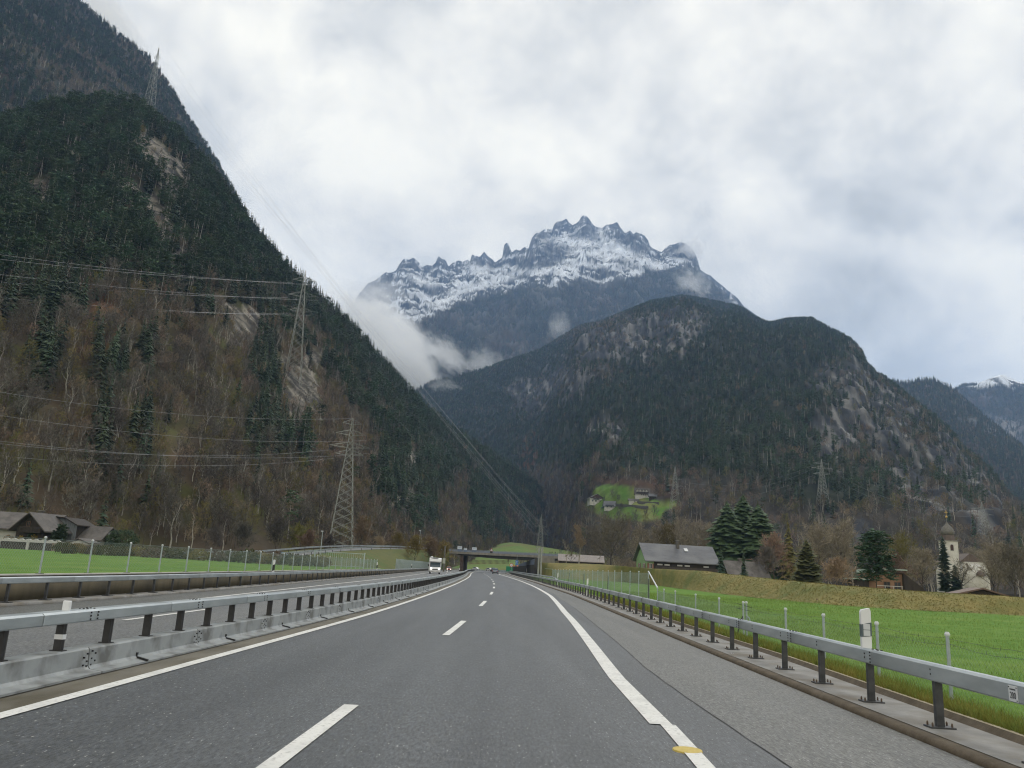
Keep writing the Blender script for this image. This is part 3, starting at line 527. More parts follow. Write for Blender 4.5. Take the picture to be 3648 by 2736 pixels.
def spruce(seed, h=20., w=.17, lev=19, per=9, m_=NEED, droop=.35, low=.06, bm=BARK, gap=0., ex=.82):
    r = np.random.default_rng(seed); V = []; T = []; tv = []; tt = []
    tri_prism(tv, tt, (0, 0, -1.5), (0, 0, h * .97), h * .013, .02, 5)
    for i in range(lev):
        u = i / (lev - 1); z = h * (low + (1 - low) * u ** .93); R = h * w * (1 - u) ** ex * r.uniform(.85, 1.12) + .12 * h / 20
        if r.random() < gap: continue
        n = max(4, int(per * (1 - .5 * u)))
        for k in range(n):
            a = 2 * math.pi * (k + r.random() * .8) / n; L_ = R * r.uniform(.55, 1.25); dz = -L_ * droop * r.uniform(.5, 1.4); hw = L_ * r.uniform(.24, .36)
            d = np.array([math.cos(a), math.sin(a), 0]); s = np.array([-d[1], d[0], 0]); z0 = z + r.normal() * .015 * h
            root = d * .02 + [0, 0, z0 + .03 * h]; mid = d * L_ * .55 + [0, 0, z0 + dz * .25]; tip = d * L_ + [0, 0, z0 + dz]
            b = len(V); V += [root, mid + s * hw + [0, 0, -.15 * L_], tip, mid - s * hw + [0, 0, -.15 * L_], mid + [0, 0, .06 * L_]]
            T += [(b, b + 1, b + 4), (b + 4, b + 1, b + 2), (b + 4, b + 2, b + 3), (b, b + 4, b + 3)]
    return mk('trunk', tv, tt, bm), mk('crown', V, T, m_)
def pine(seed, h=22., m_=NEEDP, low=.5, w=.17, ncl=46, per=7, bm=BARKL):
    r = np.random.default_rng(seed); V = []; T = []; tv = []; tt = []
    tri_prism(tv, tt, (0, 0, -1.5), (r.normal() * .4, r.normal() * .4, h * .95), h * .0115, .04, 5)
    for i in range(ncl):
        u = r.uniform(low, 1); R = h * w * math.sqrt(max(0, 1 - ((u - low - .18) / (1 - low)) ** 2)) * r.uniform(.15, 1); a = r.uniform(0, 6.28)
        c = np.array([math.cos(a) * R, math.sin(a) * R, u * h]); s = h * r.uniform(.035, .06)
        if i % 4 == 0: tri_prism(tv, tt, (0, 0, u * h - R * .3), c, .05, .02)
        for k in range(per):
            d = r.normal(size=3); d[2] *= .55; e_ = r.normal(size=3); e_[2] *= .4; b = len(V); p = c + d * s * .6
            V += [p, p + e_ * s * .8, p + r.normal(size=3) * [s, s, s * .4]]; T.append((b, b + 1, b + 2))
    return mk('trunk', tv, tt, bm), mk('crown', V, T, m_)
def bare(seed, h=14., w=.28, low=.22, limbs=13, sub=5, tw=6, m_=TWIG, bm=BARK, up=.9, tws=.075, thick=.016, l3=0, ltri=None):
    r = np.random.default_rng(seed); V = []; T = []; tv = []; tt = []
    pts = [np.array([0, 0, -1.])]; top = h * .8
    for i in range(5): pts.append(np.array([r.normal() * h * .012 * (i + 1), r.normal() * h * .012 * (i + 1), top * (i + 1) / 5]))
    for i in range(5): tri_prism(tv, tt, pts[i], pts[i + 1], h * thick * (1 - i / 5.6), h * thick * (1 - (i + 1) / 5.6), 5)
    def on(u): x = u * 5; i = min(4, int(x)); return pts[i] + (pts[i + 1] - pts[i]) * (x - i)
    for i in range(limbs):
        u = low + (1 - low) * (i + r.random() * .7) / limbs; u = min(u, .99); p = on(u); a = i * 2.4 + r.normal() * .4; el = up * r.uniform(.55, 1.25) + u * .35
        Ln = h * w * (1.25 - .75 * u) * r.uniform(.75, 1.2) * 1.25; d = np.array([math.cos(a) * math.cos(el), math.sin(a) * math.cos(el), math.sin(el)])
        m1 = p + d * Ln * .5 + r.normal(size=3) * Ln * .05; q = m1 + (d + [0, 0, .25]) * Ln * .45 + r.normal(size=3) * Ln * .05; rr = h * thick * .5 * (1.15 - u)
        tri_prism(tv, tt, p, m1, rr, rr * .65); tri_prism(tv, tt, m1, q, rr * .65, rr * .25)
        for k in range(sub):
            t = .3 + .7 * (k + r.random()) / sub; b = (p + (m1 - p) * t * 2) if t < .5 else (m1 + (q - m1) * (t * 2 - 1)); d2 = d * .6 + r.normal(size=3) * .55 + [0, 0, .3]; d2 /= np.linalg.norm(d2)
            L2 = Ln * .5 * r.uniform(.6, 1.1); q2 = b + d2 * L2
            if l3: tri_prism(V, T, b, q2, rr * .3, rr * .1)
            else: sliver(V, T, b, q2, rr * .5, r)
            for j in range(tw):
                t2 = r.uniform(.15, 1); c = b + (q2 - b) * t2; d3 = d2 * .7 + r.normal(size=3) * .6 + [0, 0, .2]; d3 /= np.linalg.norm(d3); L3 = L2 * r.uniform(.35, .75)
                sliver(V, T, c, c + d3 * L3, tws, r)
                if l3:
                    for jj_ in range(l3):
                        c3_ = c + d3 * L3 * r.uniform(.2, 1); d4 = d3 + r.normal(size=3) * .7; sliver(V, T, c3_, c3_ + d4 * L3 * .45, tws * .6, r)
    return mk('trunk', tv, tt, bm), mk('crown', V, T, m_)
def bushm(seed, h=3., w=.5, n=150, m_=TWIGO, leafy=True, sz=.16):
    r = np.random.default_rng(seed); V = []; T = []; tv = []; tt = []
    for k in range(7):
        a = r.uniform(0, 6.28); q = np.array([math.cos(a) * h * w * r.uniform(.2, .8), math.sin(a) * h * w * r.uniform(.2, .8), h * r.uniform(.5, .9)]); tri_prism(tv, tt, (0, 0, -.3), q, h * .02, .01)
    for k in range(n):
        d = r.normal(size=3); d /= np.linalg.norm(d); rad = r.uniform(.55, 1) ** .6; c = np.array([d[0] * h * w * rad, d[1] * h * w * rad, h * .5 + d[2] * h * .48 * rad]); lump = 1 + .2 * math.sin(d[0] * 5 + seed) * math.cos(d[1] * 6)
        c[:2] *= lump; c[2] = max(c[2], 0)
        for j in range(3):
            if leafy: e1 = r.normal(size=3) * h * sz * .5; e2 = r.normal(size=3) * h * sz * .5; b = len(V); V += [c, c + e1, c + e2]; T.append((b, b + 1, b + 2))
            else: sliver(V, T, c * [.7, .7, .75], c + r.normal(size=3) * h * .08, h * .008, r)
    return mk('stem', tv, tt, BARK), mk('crown', V, T, m_)
PROTO = {'spruce': [spruce(1), spruce(2, w=.14, lev=21), spruce(3, w=.2, per=8, gap=.06)],
         'pine': [pine(11), pine(12, low=.42, w=.2), pine(13, low=.6, w=.15, ncl=36)],
         'bare': [bare(21), bare(22, w=.24, low=.35, h=16), bare(23, w=.32, m_=TWIGO, h=12), bare(24, bm=BARKL, w=.2, low=.4, h=16), bare(25, m_=TWIGR, h=11, w=.3)]}
# ------------------------------------------------------------------ scatter the forests
def sample_hill(h, dens_per_m2, px_margin=350, vmax=None):
    nu, nvt, nv_ = h['front']; T = h['T'].reshape(nu - 1, nvt - 1, 4)[:, :nv_ - 1].reshape(-1, 4); V = h['V']
    a = V[T[:, 0]]; b = V[T[:, 1]]; c = V[T[:, 2]]; d = V[T[:, 3]]
    n = np.cross(c - a, d - b); area = np.abs(n[:, 2]) * .5 + 1e-6     # plan area
    cen = (a + c) / 2; px, py = proj(cen); ok = (px > -px_margin) & (px < 3648 + px_margin) & (py > -500) & (py < 2300)
    dist = np.linalg.norm(cen, axis=1); lam = area * dens_per_m2 * ok
    # plan area under-counts cliffs; add some of the slope area
    lam *= np.minimum(2.2, np.linalg.norm(n, axis=1) * .5 / area) ** .5
    k = rng.poisson(lam); idx = np.repeat(np.arange(len(T)), k); u = rng.random(len(idx))[:, None]; w = rng.random(len(idx))[:, None]
    P = (a[idx] * (1 - u) + b[idx] * u) * (1 - w) + (d[idx] * (1 - u) + c[idx] * u) * w
    return P
pts = {'spruce': [], 'pine': [], 'bare': []}
def put(kind, P, scale, where):
    for q in (0,): pts[kind].append((P, scale, np.full(len(P), where)))
# left near slope
P = sample_hill(HL, .062); px, py = proj(P); rock, con, n_, n2_ = left_cls(px, py, P); r1 = rng.random(len(P)); dist = np.linalg.norm(P, axis=1)
keep = r1 > rock * .95; keep &= ~((P[:, 2] < 3) & (dist < 205))
P, px, py, rock, con, n_, n2_ = (a[keep] for a in (P, px, py, rock, con, n_, n2_)); r2 = rng.random(len(P)); r3 = rng.random(len(P))
isc = r2 < np.clip(con, .025, .9); thin = isc | (r3 < .75)
gapn = fbm(P[:, 0] / 30, (P[:, 1] + P[:, 2]) / 30, 3, 401); thin &= (gapn > -.33) | (r3 < .25)
P, px, py, isc, r3 = (a[thin] for a in (P, px, py, isc, r3))
ispine = isc & ((py < 1060) & (px < 1000)) & (rng.random(len(P)) < .65) | (isc & (px > 1000) & (rng.random(len(P)) < .22))
sc = rng.uniform(.5, 1.05, len(P))
put('spruce', P[isc & ~ispine], sc[isc & ~ispine] * np.where(py[isc & ~ispine] > 1150, .85, 1.), 0)
put('pine', P[ispine], sc[ispine] * .85, 0)
put('bare', P[~isc], sc[~isc] * .95, 0)
# tall edge conifers along the crest
P = sample_hill(HL, .11); px, py = proj(P); rock, con, n_, n2_ = left_cls(px, py, P); r1 = rng.random(len(P)); dist = np.linalg.norm(P, axis=1)
gp = fbm(P[:, 0] / 26, (P[:, 1] + P[:, 2]) / 26, 3, 411); k = (r1 > rock * .95) & (gp > -.10) & (r1 > con * .75) & ~((P[:, 2] < 3) & (dist < 200)); P = P[k]; put('bare', P, rng.uniform(.22, .72, len(P)), 0)
for hh_, wh_, n_c, x0_ in ((HL, 0, 2600, 700), (HR, 2, 2600, -100), (HF, 1, 900, -100)):
    nu_, nvt_, nvv_ = hh_['front']; Vg = hh_['V'].reshape(nu_, nvt_, 3); ii = rng.integers(0, nu_ - 1, n_c); j_ = nvv_ - 1 - (np.abs(rng.normal(size=n_c)) * 3).astype(int) + 1; t_ = rng.random(n_c)[:, None]
    P = Vg[ii, j_] * (1 - t_) + Vg[ii + 1, j_] * t_; P[:, 2] -= 1.5; px, py = proj(P); P = P[(px > x0_) & (px < 3750)]; put('spruce', P, rng.uniform(.55, 1.15, len(P)) * (1.05 if wh_ == 0 else .95), wh_)
# upper left
P = sample_hill(HF, .03); r = rng.random(len(P)); n_ = fbm(P[:, 0] / 140, (P[:, 1] + P[:, 2]) / 140, 3, 95); b = r < np.clip(.35 + n_ * 1.5, .05, .8); sc = rng.uniform(.6, 1.05, len(P))
put('bare', P[b], sc[b] * 1.1, 1); put('spruce', P[~b][::2], sc[~b][::2], 1); put('pine', P[~b][1::2], sc[~b][1::2] * .8, 1)
# right mountain
P = sample_hill(HR, .022); px, py = proj(P); rock, br, n_, n2_, st = right_cls(px, py, P); md = meadow(px, py); r = rng.random(len(P)); dist = np.linalg.norm(P, axis=1)
keep = (r > rock * .72) & (md < .25) & (meadow(px, py - 14) < .5) & (meadow(px, py - 26) < .6) & ((dist > 900) | (rng.random(len(P)) < .9)); P, br, px, py = P[keep], br[keep], px[keep], py[keep]; r = rng.random(len(P)); b = r < np.clip(br, .08, .93); sc = rng.uniform(.55, 1.05, len(P))
pn = ~b & (rng.random(len(P)) < .45)
put('bare', P[b], sc[b] * 1.15, 2); put('spruce', P[~b & ~pn], sc[~b & ~pn] * .95, 2); put('pine', P[pn], sc[pn] * .75, 2)
# snow mountain's wooded foot
P = sample_hill(HS, .0085, 100); px, py = proj(P); tl = polyy(TL, px); n_ = fbm(P[:, 0] / 300, P[:, 2] / 300, 3, 296); k = (py > tl + 4 + 35 * np.abs(n_)) & (py < 1560) & (rng.random(len(P)) < .75 + n_); P = P[k]; b = rng.random(len(P)) < np.clip(.25 + fbm(P[:, 0] / 200, P[:, 2] / 200, 3, 297), .05, .8); sc = rng.uniform(.7, 1.2, len(P))
put('bare', P[b], sc[b] * 1.3, 3); put('spruce', P[~b], sc[~b] * 1.1, 3)
for h, w_ in ((H1, .009), (H2, .004)):
    P = sample_hill(h, w_, 100); px, py = proj(P); P = P[(py > 1372) | (h is H1)]; b = rng.random(len(P)) < .3; sc = rng.uniform(.7, 1.15, len(P)); put('bare', P[b], sc[b] * 1.3, 4); put('spruce', P[~b], sc[~b] * 1.1, 4)
# flat valley woods beyond the village and at the foot of the left slope
def flat(cx, cy, rx, ry, n, z): a = rng.uniform(0, 6.28, n); q = np.sqrt(rng.random(n)); return np.stack([cx + rx * q * np.cos(a), cy + ry * q * np.sin(a), np.full(n, z)], 1)
P = np.concatenate([flat(150, 470, 110, 60, 380, 1.), flat(320, 430, 120, 60, 330, .8), flat(60, 560, 50, 90, 200, 1.5), flat(230, 560, 150, 60, 350, 1.)]); put('bare', P, rng.uniform(.55, .95, len(P)), 5)
P = np.concatenate([flat(10, 760, 30, 120, 120, 1.), flat(-70, 640, 30, 130, 140, 2.)]); put('bare', P, rng.uniform(.6, 1., len(P)), 0)
P = np.concatenate([flat(-110, 275, 22, 26, 60, 2), flat(-85, 320, 26, 34, 60, 3), flat(-145, 225, 20, 18, 45, 1.4), flat(-60, 400, 18, 40, 50, 3)]); put('bare', P, rng.uniform(.35, .7, len(P)), 0)
LBL = {('spruce', 0): 'dark green spruce growing on the near left hillside', ('spruce', 1): 'spruce high on the upper left mountainside', ('spruce', 2): 'dark spruce on the lower slope of the right mountain', ('pine', 0): 'pine with a bare trunk on the near left hillside', ('pine', 2): 'pine on the wooded slope of the right mountain', ('pine', 1): 'pine high on the upper left mountainside', ('bare', 0): 'leafless brown tree on the near left hillside', ('bare', 2): 'leafless tree on the lower slope of the right mountain', ('bare', 5): 'leafless tree in the valley wood behind the village', ('bare', 1): 'leafless tree high on the upper left mountainside'}
GRP = {0: ' trees on the near left hillside', 1: ' trees on the upper left mountainside', 2: ' trees on the right mountain', 5: ' trees in the valley wood behind the village'}
EM = {'spruce': 'spruce_tree', 'pine': 'pine_tree', 'bare': 'bare_tree'}
def forest_object(kind, P, sc_, idx, name):
    me = bpy.data.meshes.new(name); me.vertices.add(len(P)); me.vertices.foreach_set('co', np.ascontiguousarray(P, np.float32).ravel()); me.update()
    for nm, ty, dat in (('sc', 'FLOAT', sc_), ('rz', 'FLOAT', rng.uniform(0, 6.28, len(P))), ('ix', 'INT', idx)):
        a = me.attributes.new(nm, ty, 'POINT'); a.data.foreach_set('value', np.ascontiguousarray(dat, np.float32 if ty == 'FLOAT' else np.int32))
    o = obj(name, me); o['kind'] = 'stuff'
    t = bpy.data.node_groups.new(name, 'GeometryNodeTree'); t.interface.new_socket('Geometry', in_out='INPUT', socket_type='NodeSocketGeometry'); t.interface.new_socket('Geometry', in_out='OUTPUT', socket_type='NodeSocketGeometry')
    gi = t.nodes.new('NodeGroupInput'); go = t.nodes.new('NodeGroupOutput'); ip = t.nodes.new('GeometryNodeInstanceOnPoints'); J = t.nodes.new('GeometryNodeJoinGeometry')
    for pr in FIRST[kind]:
        ji = t.nodes.new('GeometryNodeJoinGeometry')
        for ob in pr:
            oi = t.nodes.new('GeometryNodeObjectInfo'); oi.inputs[0].default_value = ob; oi.transform_space = 'ORIGINAL'; t.links.new(oi.outputs['Geometry'], ji.inputs[0])
        gi2 = t.nodes.new('GeometryNodeGeometryToInstance'); t.links.new(ji.outputs[0], gi2.inputs[0]); t.links.new(gi2.outputs[0], J.inputs[0])
    t.links.new(gi.outputs[0], ip.inputs['Points']); t.links.new(J.outputs[0], ip.inputs['Instance']); ip.inputs['Pick Instance'].default_value = True
    def na(nm, ty): a = t.nodes.new('GeometryNodeInputNamedAttribute'); a.data_type = ty; a.inputs[0].default_value = nm; return a.outputs['Attribute']
    t.links.new(na('ix', 'INT'), ip.inputs['Instance Index'])
    cx = t.nodes.new('ShaderNodeCombineXYZ'); t.links.new(na('rz', 'FLOAT'), cx.inputs[2])
    er = t.nodes.new('FunctionNodeEulerToRotation'); t.links.new(cx.outputs[0], er.inputs[0]); t.links.new(er.outputs[0], ip.inputs['Rotation'])
    t.links.new(na('sc', 'FLOAT'), ip.inputs['Scale']); t.links.new(ip.outputs[0], go.inputs[0])
    md_ = o.modifiers.new('forest', 'NODES'); md_.node_group = t
    return o
FIRST = {}
BH0 = Vector((0, 0, CAMH))
for kind in ('spruce', 'pine', 'bare'):
    P = np.concatenate([a[0] for a in pts[kind]]); sc_ = np.concatenate([a[1] for a in pts[kind]]); wh = np.concatenate([a[2] for a in pts[kind]])
    nvar = len(PROTO[kind]); idx = rng.integers(0, nvar, len(P))
    if kind == 'bare': idx = rng.choice(5, len(P), p=[.42, .25, .14, .14, .05])
    px, py = proj(P); dist = np.linalg.norm(P, axis=1); size = sc_ / dist * ((px > 10) & (px < 3640) & (py > 60) & (py < 1985)) * np.isin(wh, (0, 1, 2, 5))
    order = np.argsort(-size); top = []
    for i in order[:2500]:
        p = Vector(P[i]) + Vector((0, 0, 9 * sc_[i])); d = p - BH0; hit = None
        for key in 'LR':
            h = BVH[key].ray_cast(BH0, d.normalized(), d.length * .97)
            if h[0] is not None: hit = 1
        if hit is None: top.append(i)
        if len(top) >= 300: break
    top = np.array(top); FIRST[kind] = [None] * nvar
    for i in top:
        v_ = int(idx[i]); tm, cm = PROTO[kind][v_]; w_ = int(wh[i])
        e_ = thing(EM[kind], LBL[(kind, w_)], 'tree', tuple(P[i]), float(rng.uniform(0, 6.28)), EM[kind].split('_')[0] + GRP[w_]); s_ = float(sc_[i]); e_.scale = (s_, s_, s_)
        a = obj('trunk', tm, parent=e_); b = obj('crown', cm, parent=e_)
        if FIRST[kind][v_] is None: FIRST[kind][v_] = (a, b)
    for v_ in range(nvar):
        if FIRST[kind][v_] is None: FIRST[kind][v_] = FIRST[kind][(v_ + 1) % nvar] or FIRST[kind][0]
    rest = np.ones(len(P), bool); rest[top] = False
    forest_object(kind, P[rest], sc_[rest], idx[rest], {'spruce': 'spruce_forest', 'pine': 'pine_forest', 'bare': 'bare_forest'}[kind])
    print(kind, len(P))
# ------------------------------------------------------------------ path walking for rails, posts
def walk(f, y0, y1, step):
    y = y0; out = []
    while y < y1:
        dxy = (f(y + .5) - f(y - .5)); out.append((float(f(y)), y, math.atan2(1, dxy) - math.pi / 2)); y += step / math.sqrt(1 + dxy * dxy)
    return out
def shared(name, mb, m_, smooth=False): me = mb.mesh(name, smooth); me.materials.append(m_); return me
# --- right guardrail (box beam on posts with foot plates)
def box_beam(L, w, z0, z1, c=.02):
    b = MB(); b.prism([(-w, z0 + c), (-w + c, z0), (w - c, z0), (w, z0 + c), (w, z1 - c * 1.5), (w - c * 1.5, z1), (-w + c * 1.5, z1), (-w, z1 - c * 1.5)], 0, L - .012); return b
gr = thing('guardrail', 'long grey box beam guardrail on dark posts beside the right hard shoulder', 'guardrail')
beam = shared('rail_section', box_beam(4.0, .075, .70, .93), STEEL)
pm = MB(); pm.prism([(-.05, -.04), (.05, -.04), (.06, .0), (.05, .04), (-.05, .04), (-.06, 0)], .125, .70, 'z'); post = shared('post', pm, STEELD)
pl = MB(); pl.cbox(-.17, .17, -.11, .11, .107, .128, .004)
plate = shared('foot_plate', pl, STEELD)
bo = MB()
for sx in (-.13, .13):
    for sy in (-.07, .07): bo.lathe([(.014, .128), (.014, .165), (.006, .18)], 6, (sx, sy))
bolt4 = shared('anchor_bolts', bo, mat('rusty_bolt', (.12, .085, .06), rough=.6, metal=.4))
rb = MB()
for sy in (-.09, .09):
    for z in (.735, .785, .835, .885): rb.box(-.089, -.072, sy - .011, sy + .011, z - .011, z + .011)
    for x in (-.03, .03): rb.box(x - .013, x + .013, sy - .013, sy + .013, .928, .944)
rivet = shared('splice_bolts', rb, BLACK)
rb2 = MB()
for z in (.79, .85): rb2.box(-.086, -.072, -.011, .011, z - .011, z + .011)
rivet2 = shared('post_bolts', rb2, BLACK)
for i, (x, y, a) in enumerate(walk(railR, 1.3, 300, 4.0)): obj('rail_section', beam, parent=gr, loc=(x, y, 0), rz=a); (obj('splice_bolts', rivet, parent=gr, loc=(x, y, 0), rz=a, kind='stuff') if y < 70 else None)
for i, (x, y, a) in enumerate(walk(railR, 9.32, 260, 2.14)):
    p_ = obj('post', post, parent=gr, loc=(x, y, 0), rz=a)
    if y < 120: f_ = obj('foot_plate', plate, parent=p_)
    if y < 45: b_ = obj('anchor_bolts', bolt4, parent=p_); b_['kind'] = 'stuff'; b_ = obj('post_bolts', rivet2, parent=p_); b_['kind'] = 'stuff'
# second, higher rail further on
g2 = thing('guardrail', 'upper second rail above the right guardrail, bent down at its near end', 'guardrail')
hb = shared('rail_section', box_beam(4.0, .07, 1.02, 1.2), STEEL)
up_f = lambda y: railR(y) + .16
for (x, y, a) in walk(up_f, 104, 300, 4.0): obj('rail_section', hb, parent=g2, loc=(x, y, 0), rz=a)
e0 = MB(); q0 = Vector((float(up_f(94)), 94, .72)); q1 = Vector((float(up_f(99)), 99, 1.02)); q2 = Vector((float(up_f(104)), 104, 1.11)); e0.tube(q0, q1, .09, .09, 6); e0.tube(q1, q2, .09, .09, 6); obj('end_piece', e0, STEEL, g2)
pp2 = shared('post', MB().box(-.04, .04, -.04, .04, .1, 1.02), STEELD)
for (x, y, a) in walk(up_f, 106, 290, 8.0): obj('post', pp2, parent=g2, loc=(x, y, 0), rz=a)
# number plate on the rail
yp = 9.62; xp = float(railR(yp)) - .0765; ap = math.atan2(1, (railR(yp + .5) - railR(yp - .5))) - math.pi / 2
sg = thing('number_plate', 'small white plate reading 200 fixed to the face of the right guardrail', 'plate', (xp, yp, .80), ap - math.pi / 2)
obj('plate', MB().cbox(-.085, .085, -.006, .0, -.085, .085, .002), mat('plate_white', (.62, .64, .65), rough=.5), sg)
def text(body, size, loc, parent, m_, name='lettering', ext=.0008):
    cu = bpy.data.curves.new(name, 'FONT'); cu.body = body; cu.size = size; cu.align_x = 'CENTER'; cu.align_y = 'CENTER'; cu.extrude = ext; cu.materials.append(m_)
    tmp = bpy.data.objects.new(name, cu); COL.objects.link(tmp); dg = bpy.context.evaluated_depsgraph_get(); me = bpy.data.meshes.new_from_object(tmp.evaluated_get(dg)); bpy.data.objects.remove(tmp)
    me.materials.clear(); me.materials.append(m_); o = bpy.data.objects.new(name, me); COL.objects.link(o); o.parent = parent; o.location = loc; o.rotation_euler = (math.pi / 2, 0, 0); return o
INK = mat('ink', (.03, .032, .035), rough=.6)
t_ = text('200', .088, (0, -.009, -.022), sg, INK, 'number'); t_.scale = (.85, 1.15, 1)
text('NUMMER', .026, (0, -.009, .045), sg, INK, 'small_print')
bb = MB()
for x, z in ((-.07, .07), (.07, .07), (.07, -.07)): bb.box(x - .006, x + .006, -.011, -.006, z - .006, z + .006)
obj('screws', bb, INK, sg)
# --- delineator posts
def delineator(f_or_p, z0, h, lab, style='white', rz=0):
    t = thing('delineator_post', lab, 'delineator', (f_or_p[0], f_or_p[1], z0), rz)
    if style == 'white':
        prof = [(-.06, 0), (.06, 0), (.065, h * .93), (.05, h), (-.045, h * .955), (-.06, h * .9)]
        obj('post', MB().prism(prof, -.05, .05), WHITE, t)
        obj('band', MB().prism([(-.064, h * .30), (.066, h * .33), (.068, h * .66), (-.064, h * .60)], -.054, .054), mat('grey_band', (.10, .13, .14), rough=.5), t)
        for zz in (.33, .48): obj('reflector', MB().cbox(-.04, .045, -.062, -.055, h * zz, h * (zz + .135), .003), REFL, t)
    else:
        obj('post', MB().prism([(-.06, 0), (.06, 0), (.065, h * .95), (.04, h), (-.04, h), (-.06, h * .95)], -.05, .05), WHITE, t)
        obj('band', MB().prism([(-.064, h * .2), (.066, h * .28), (.068, h * .68), (-.064, h * .62)], -.054, .054), BLACKP, t)
    return t
yq = 13.75; dl_ = delineator((float(railR(yq)) + .02, yq), .90, .66, 'large white delineator with grey reflector band standing on the right guardrail', 'white', -.12); dl_.scale = (1.25, 1, 1)
yq = 66; delineator((float(railR(yq)) + .25, yq), .1, 1.35, 'small white delineator behind the right guardrail by the tall mesh fence', 'white')
yq = 104; delineator((float(railR(yq)) + .9, yq), .1, 1.6, 'small white post beside the bent end of the upper rail', 'white')
for px_, py_, lab in ((972, 2032, 'black and white delineator on the opposite guardrail, nearest the camera'), (1342, 2018, 'black and white delineator on the opposite guardrail, second one along'), (1466, 2012, 'black and white delineator on the opposite guardrail, farthest one left of the motorhome')):
    q = g(px_, py_ + 14, .8); ys_ = q.y * 1.02; xx = float(railL(min(ys_, 300))); Yd = ys_
    # walk to where the ray crosses the rail line
    for _ in range(30):
        d_ = ray(px_, py_ + 14); Yd = Yd * .5 + .5 * (float(railL(Yd)) / (d_[0] / d_[1])) if abs(d_[0]) > 1e-6 else Yd; Yd = min(max(Yd, 20), 280)
    delineator((float(railL(Yd)), Yd), .72, .95 if px_ < 1000 else 1.1, lab, 'dark')
# --- opposite (left) guardrail
gl = thing('guardrail', 'box beam guardrail in front of the brown wall across the motorway', 'guardrail')
beamL = shared('rail_section', box_beam(4.0, .07, .66, .86), STEEL)
pmL = MB(); pmL.box(-.04, .04, -.04, .04, .12, .66); postL = shared('post', pmL, STEELD)
for (x, y, a) in walk(railL, 17, 420, 4.0): obj('rail_section', beamL, parent=gl, loc=(x, y, 0), rz=a)
for (x, y, a) in walk(railL, 19.3, 260, 2.05):
    p_ = obj('post', postL, parent=gl, loc=(x, y, 0), rz=a)
    if y < 90: obj('foot_plate', plate, parent=p_)
# --- median barrier
mb_ = thing('median_barrier', 'steel median barrier with box rail, black posts and a wide base profile', 'barrier')
bp_ = [(.40, .02), (.40, .05), (.20, .075), (.165, .12), (.15, .36), (.13, .385), (-.13, .385), (-.15, .36), (-.165, .12), (-.2, .075), (-.40, .05), (-.40, .02)]
bs = MB().prism([(a, b) for a, b in bp_], 0, 3.985); base = shared('base_section', bs, BASEM)
rail_m = shared('rail_section', box_beam(4.0, .13, .775, .955), STEEL)
pm = MB(); pm.prism([(-.055, -.045), (.055, -.045), (.07, .0), (.055, .045), (-.055, .045), (-.07, 0)],   .386, .775, 'z'); pm.box(-.10, .10, -.06, .06, .386, .398); mpost = shared('post', pm, BLACK)
rb = MB()
for k, (dy, z) in enumerate(((.06, .33), (.06, .22), (.06, .13), (.16, .29), (.16, .18), (-.06, .30), (-.06, .19), (-.15, .25), (-.15, .14), (-.06, .12))): rb.lathe([(.0, 0), (.0, 0)], 3) if False else rb.box(.148, .172, dy - .012, dy + .012, z - .012, z + .012)
for dy in (-.1, .1):
    for z in (.81, .86, .91): rb.box(.128, .142, dy - .012, dy + .012, z - .012, z + .012)
    for x in (-.06, .0, .06): rb.box(x - .012, x + .012, dy - .012, dy + .012, .953, .967)
mriv = shared('splice_bolts', rb, BLACK)
lug = MB(); lug.tube((.16, 0, .10), (.42, -.10, .065), .018, .022, 4); lug.tube((.16, 0, .10), (.17, .0, .17), .02, .03, 4); lugm = shared('drain_lug', lug, BLACK)
mst = MB(); mst.box(-.02, .02, -.004, .004, .08, .30); 
for i, (x, y, a) in enumerate(walk(med, 1.0, 420, 4.0)):
    obj('base_section', base, parent=mb_, loc=(x, y, 0), rz=a)
    if y < 90: obj('splice_bolts', mriv, parent=mb_, loc=(x, y, 0), rz=a, kind='stuff')
    if y < 60: obj('drain_lug', lugm, parent=mb_, loc=(float(med(y + 1.5)), y + 1.5, 0), rz=a)
for i, (x, y, a) in enumerate(walk(med, -.3, 420, 4.0)): obj('rail_section', rail_m, parent=mb_, loc=(x, y, 0), rz=a)
for i, (x, y, a) in enumerate(walk(med, 8.35, 330, 1.345)):
    if i < 238: obj('post', mpost, parent=mb_, loc=(x, y, 0), rz=a)
# white reflector block on the rail and white ring on the post below
xr = float(med(12.42)); t = thing('rail_marker', 'small white marker block standing on the median rail', 'marker', (xr, 12.42, .955)); obj('block', MB().cbox(-.055, .055, -.03, .03, 0, .14, .008), WHITE, t)
wb = MB().prism([(-.062, -.052), (.062, -.052), (.078, 0), (.062, .052), (-.062, .052), (-.078, 0)], .55, .62, 'z')
obj('white_band', wb, WHITE, mb_, loc=(float(med(8.35 + 3 * 1.345)), 8.35 + 3 * 1.345, 0))
# little ghost sign on the median further on
yq = 86; t = thing('rail_marker', 'tiny white marker on the median rail in front of the red car', 'marker', (float(med(yq)), yq, .93)); obj('block', MB().cbox(-.06, .06, -.03, .03, .25, .42, .01), WHITE, t); obj('stem', MB().box(-.015, .015, -.015, .015, 0, .25), STEEL, t)
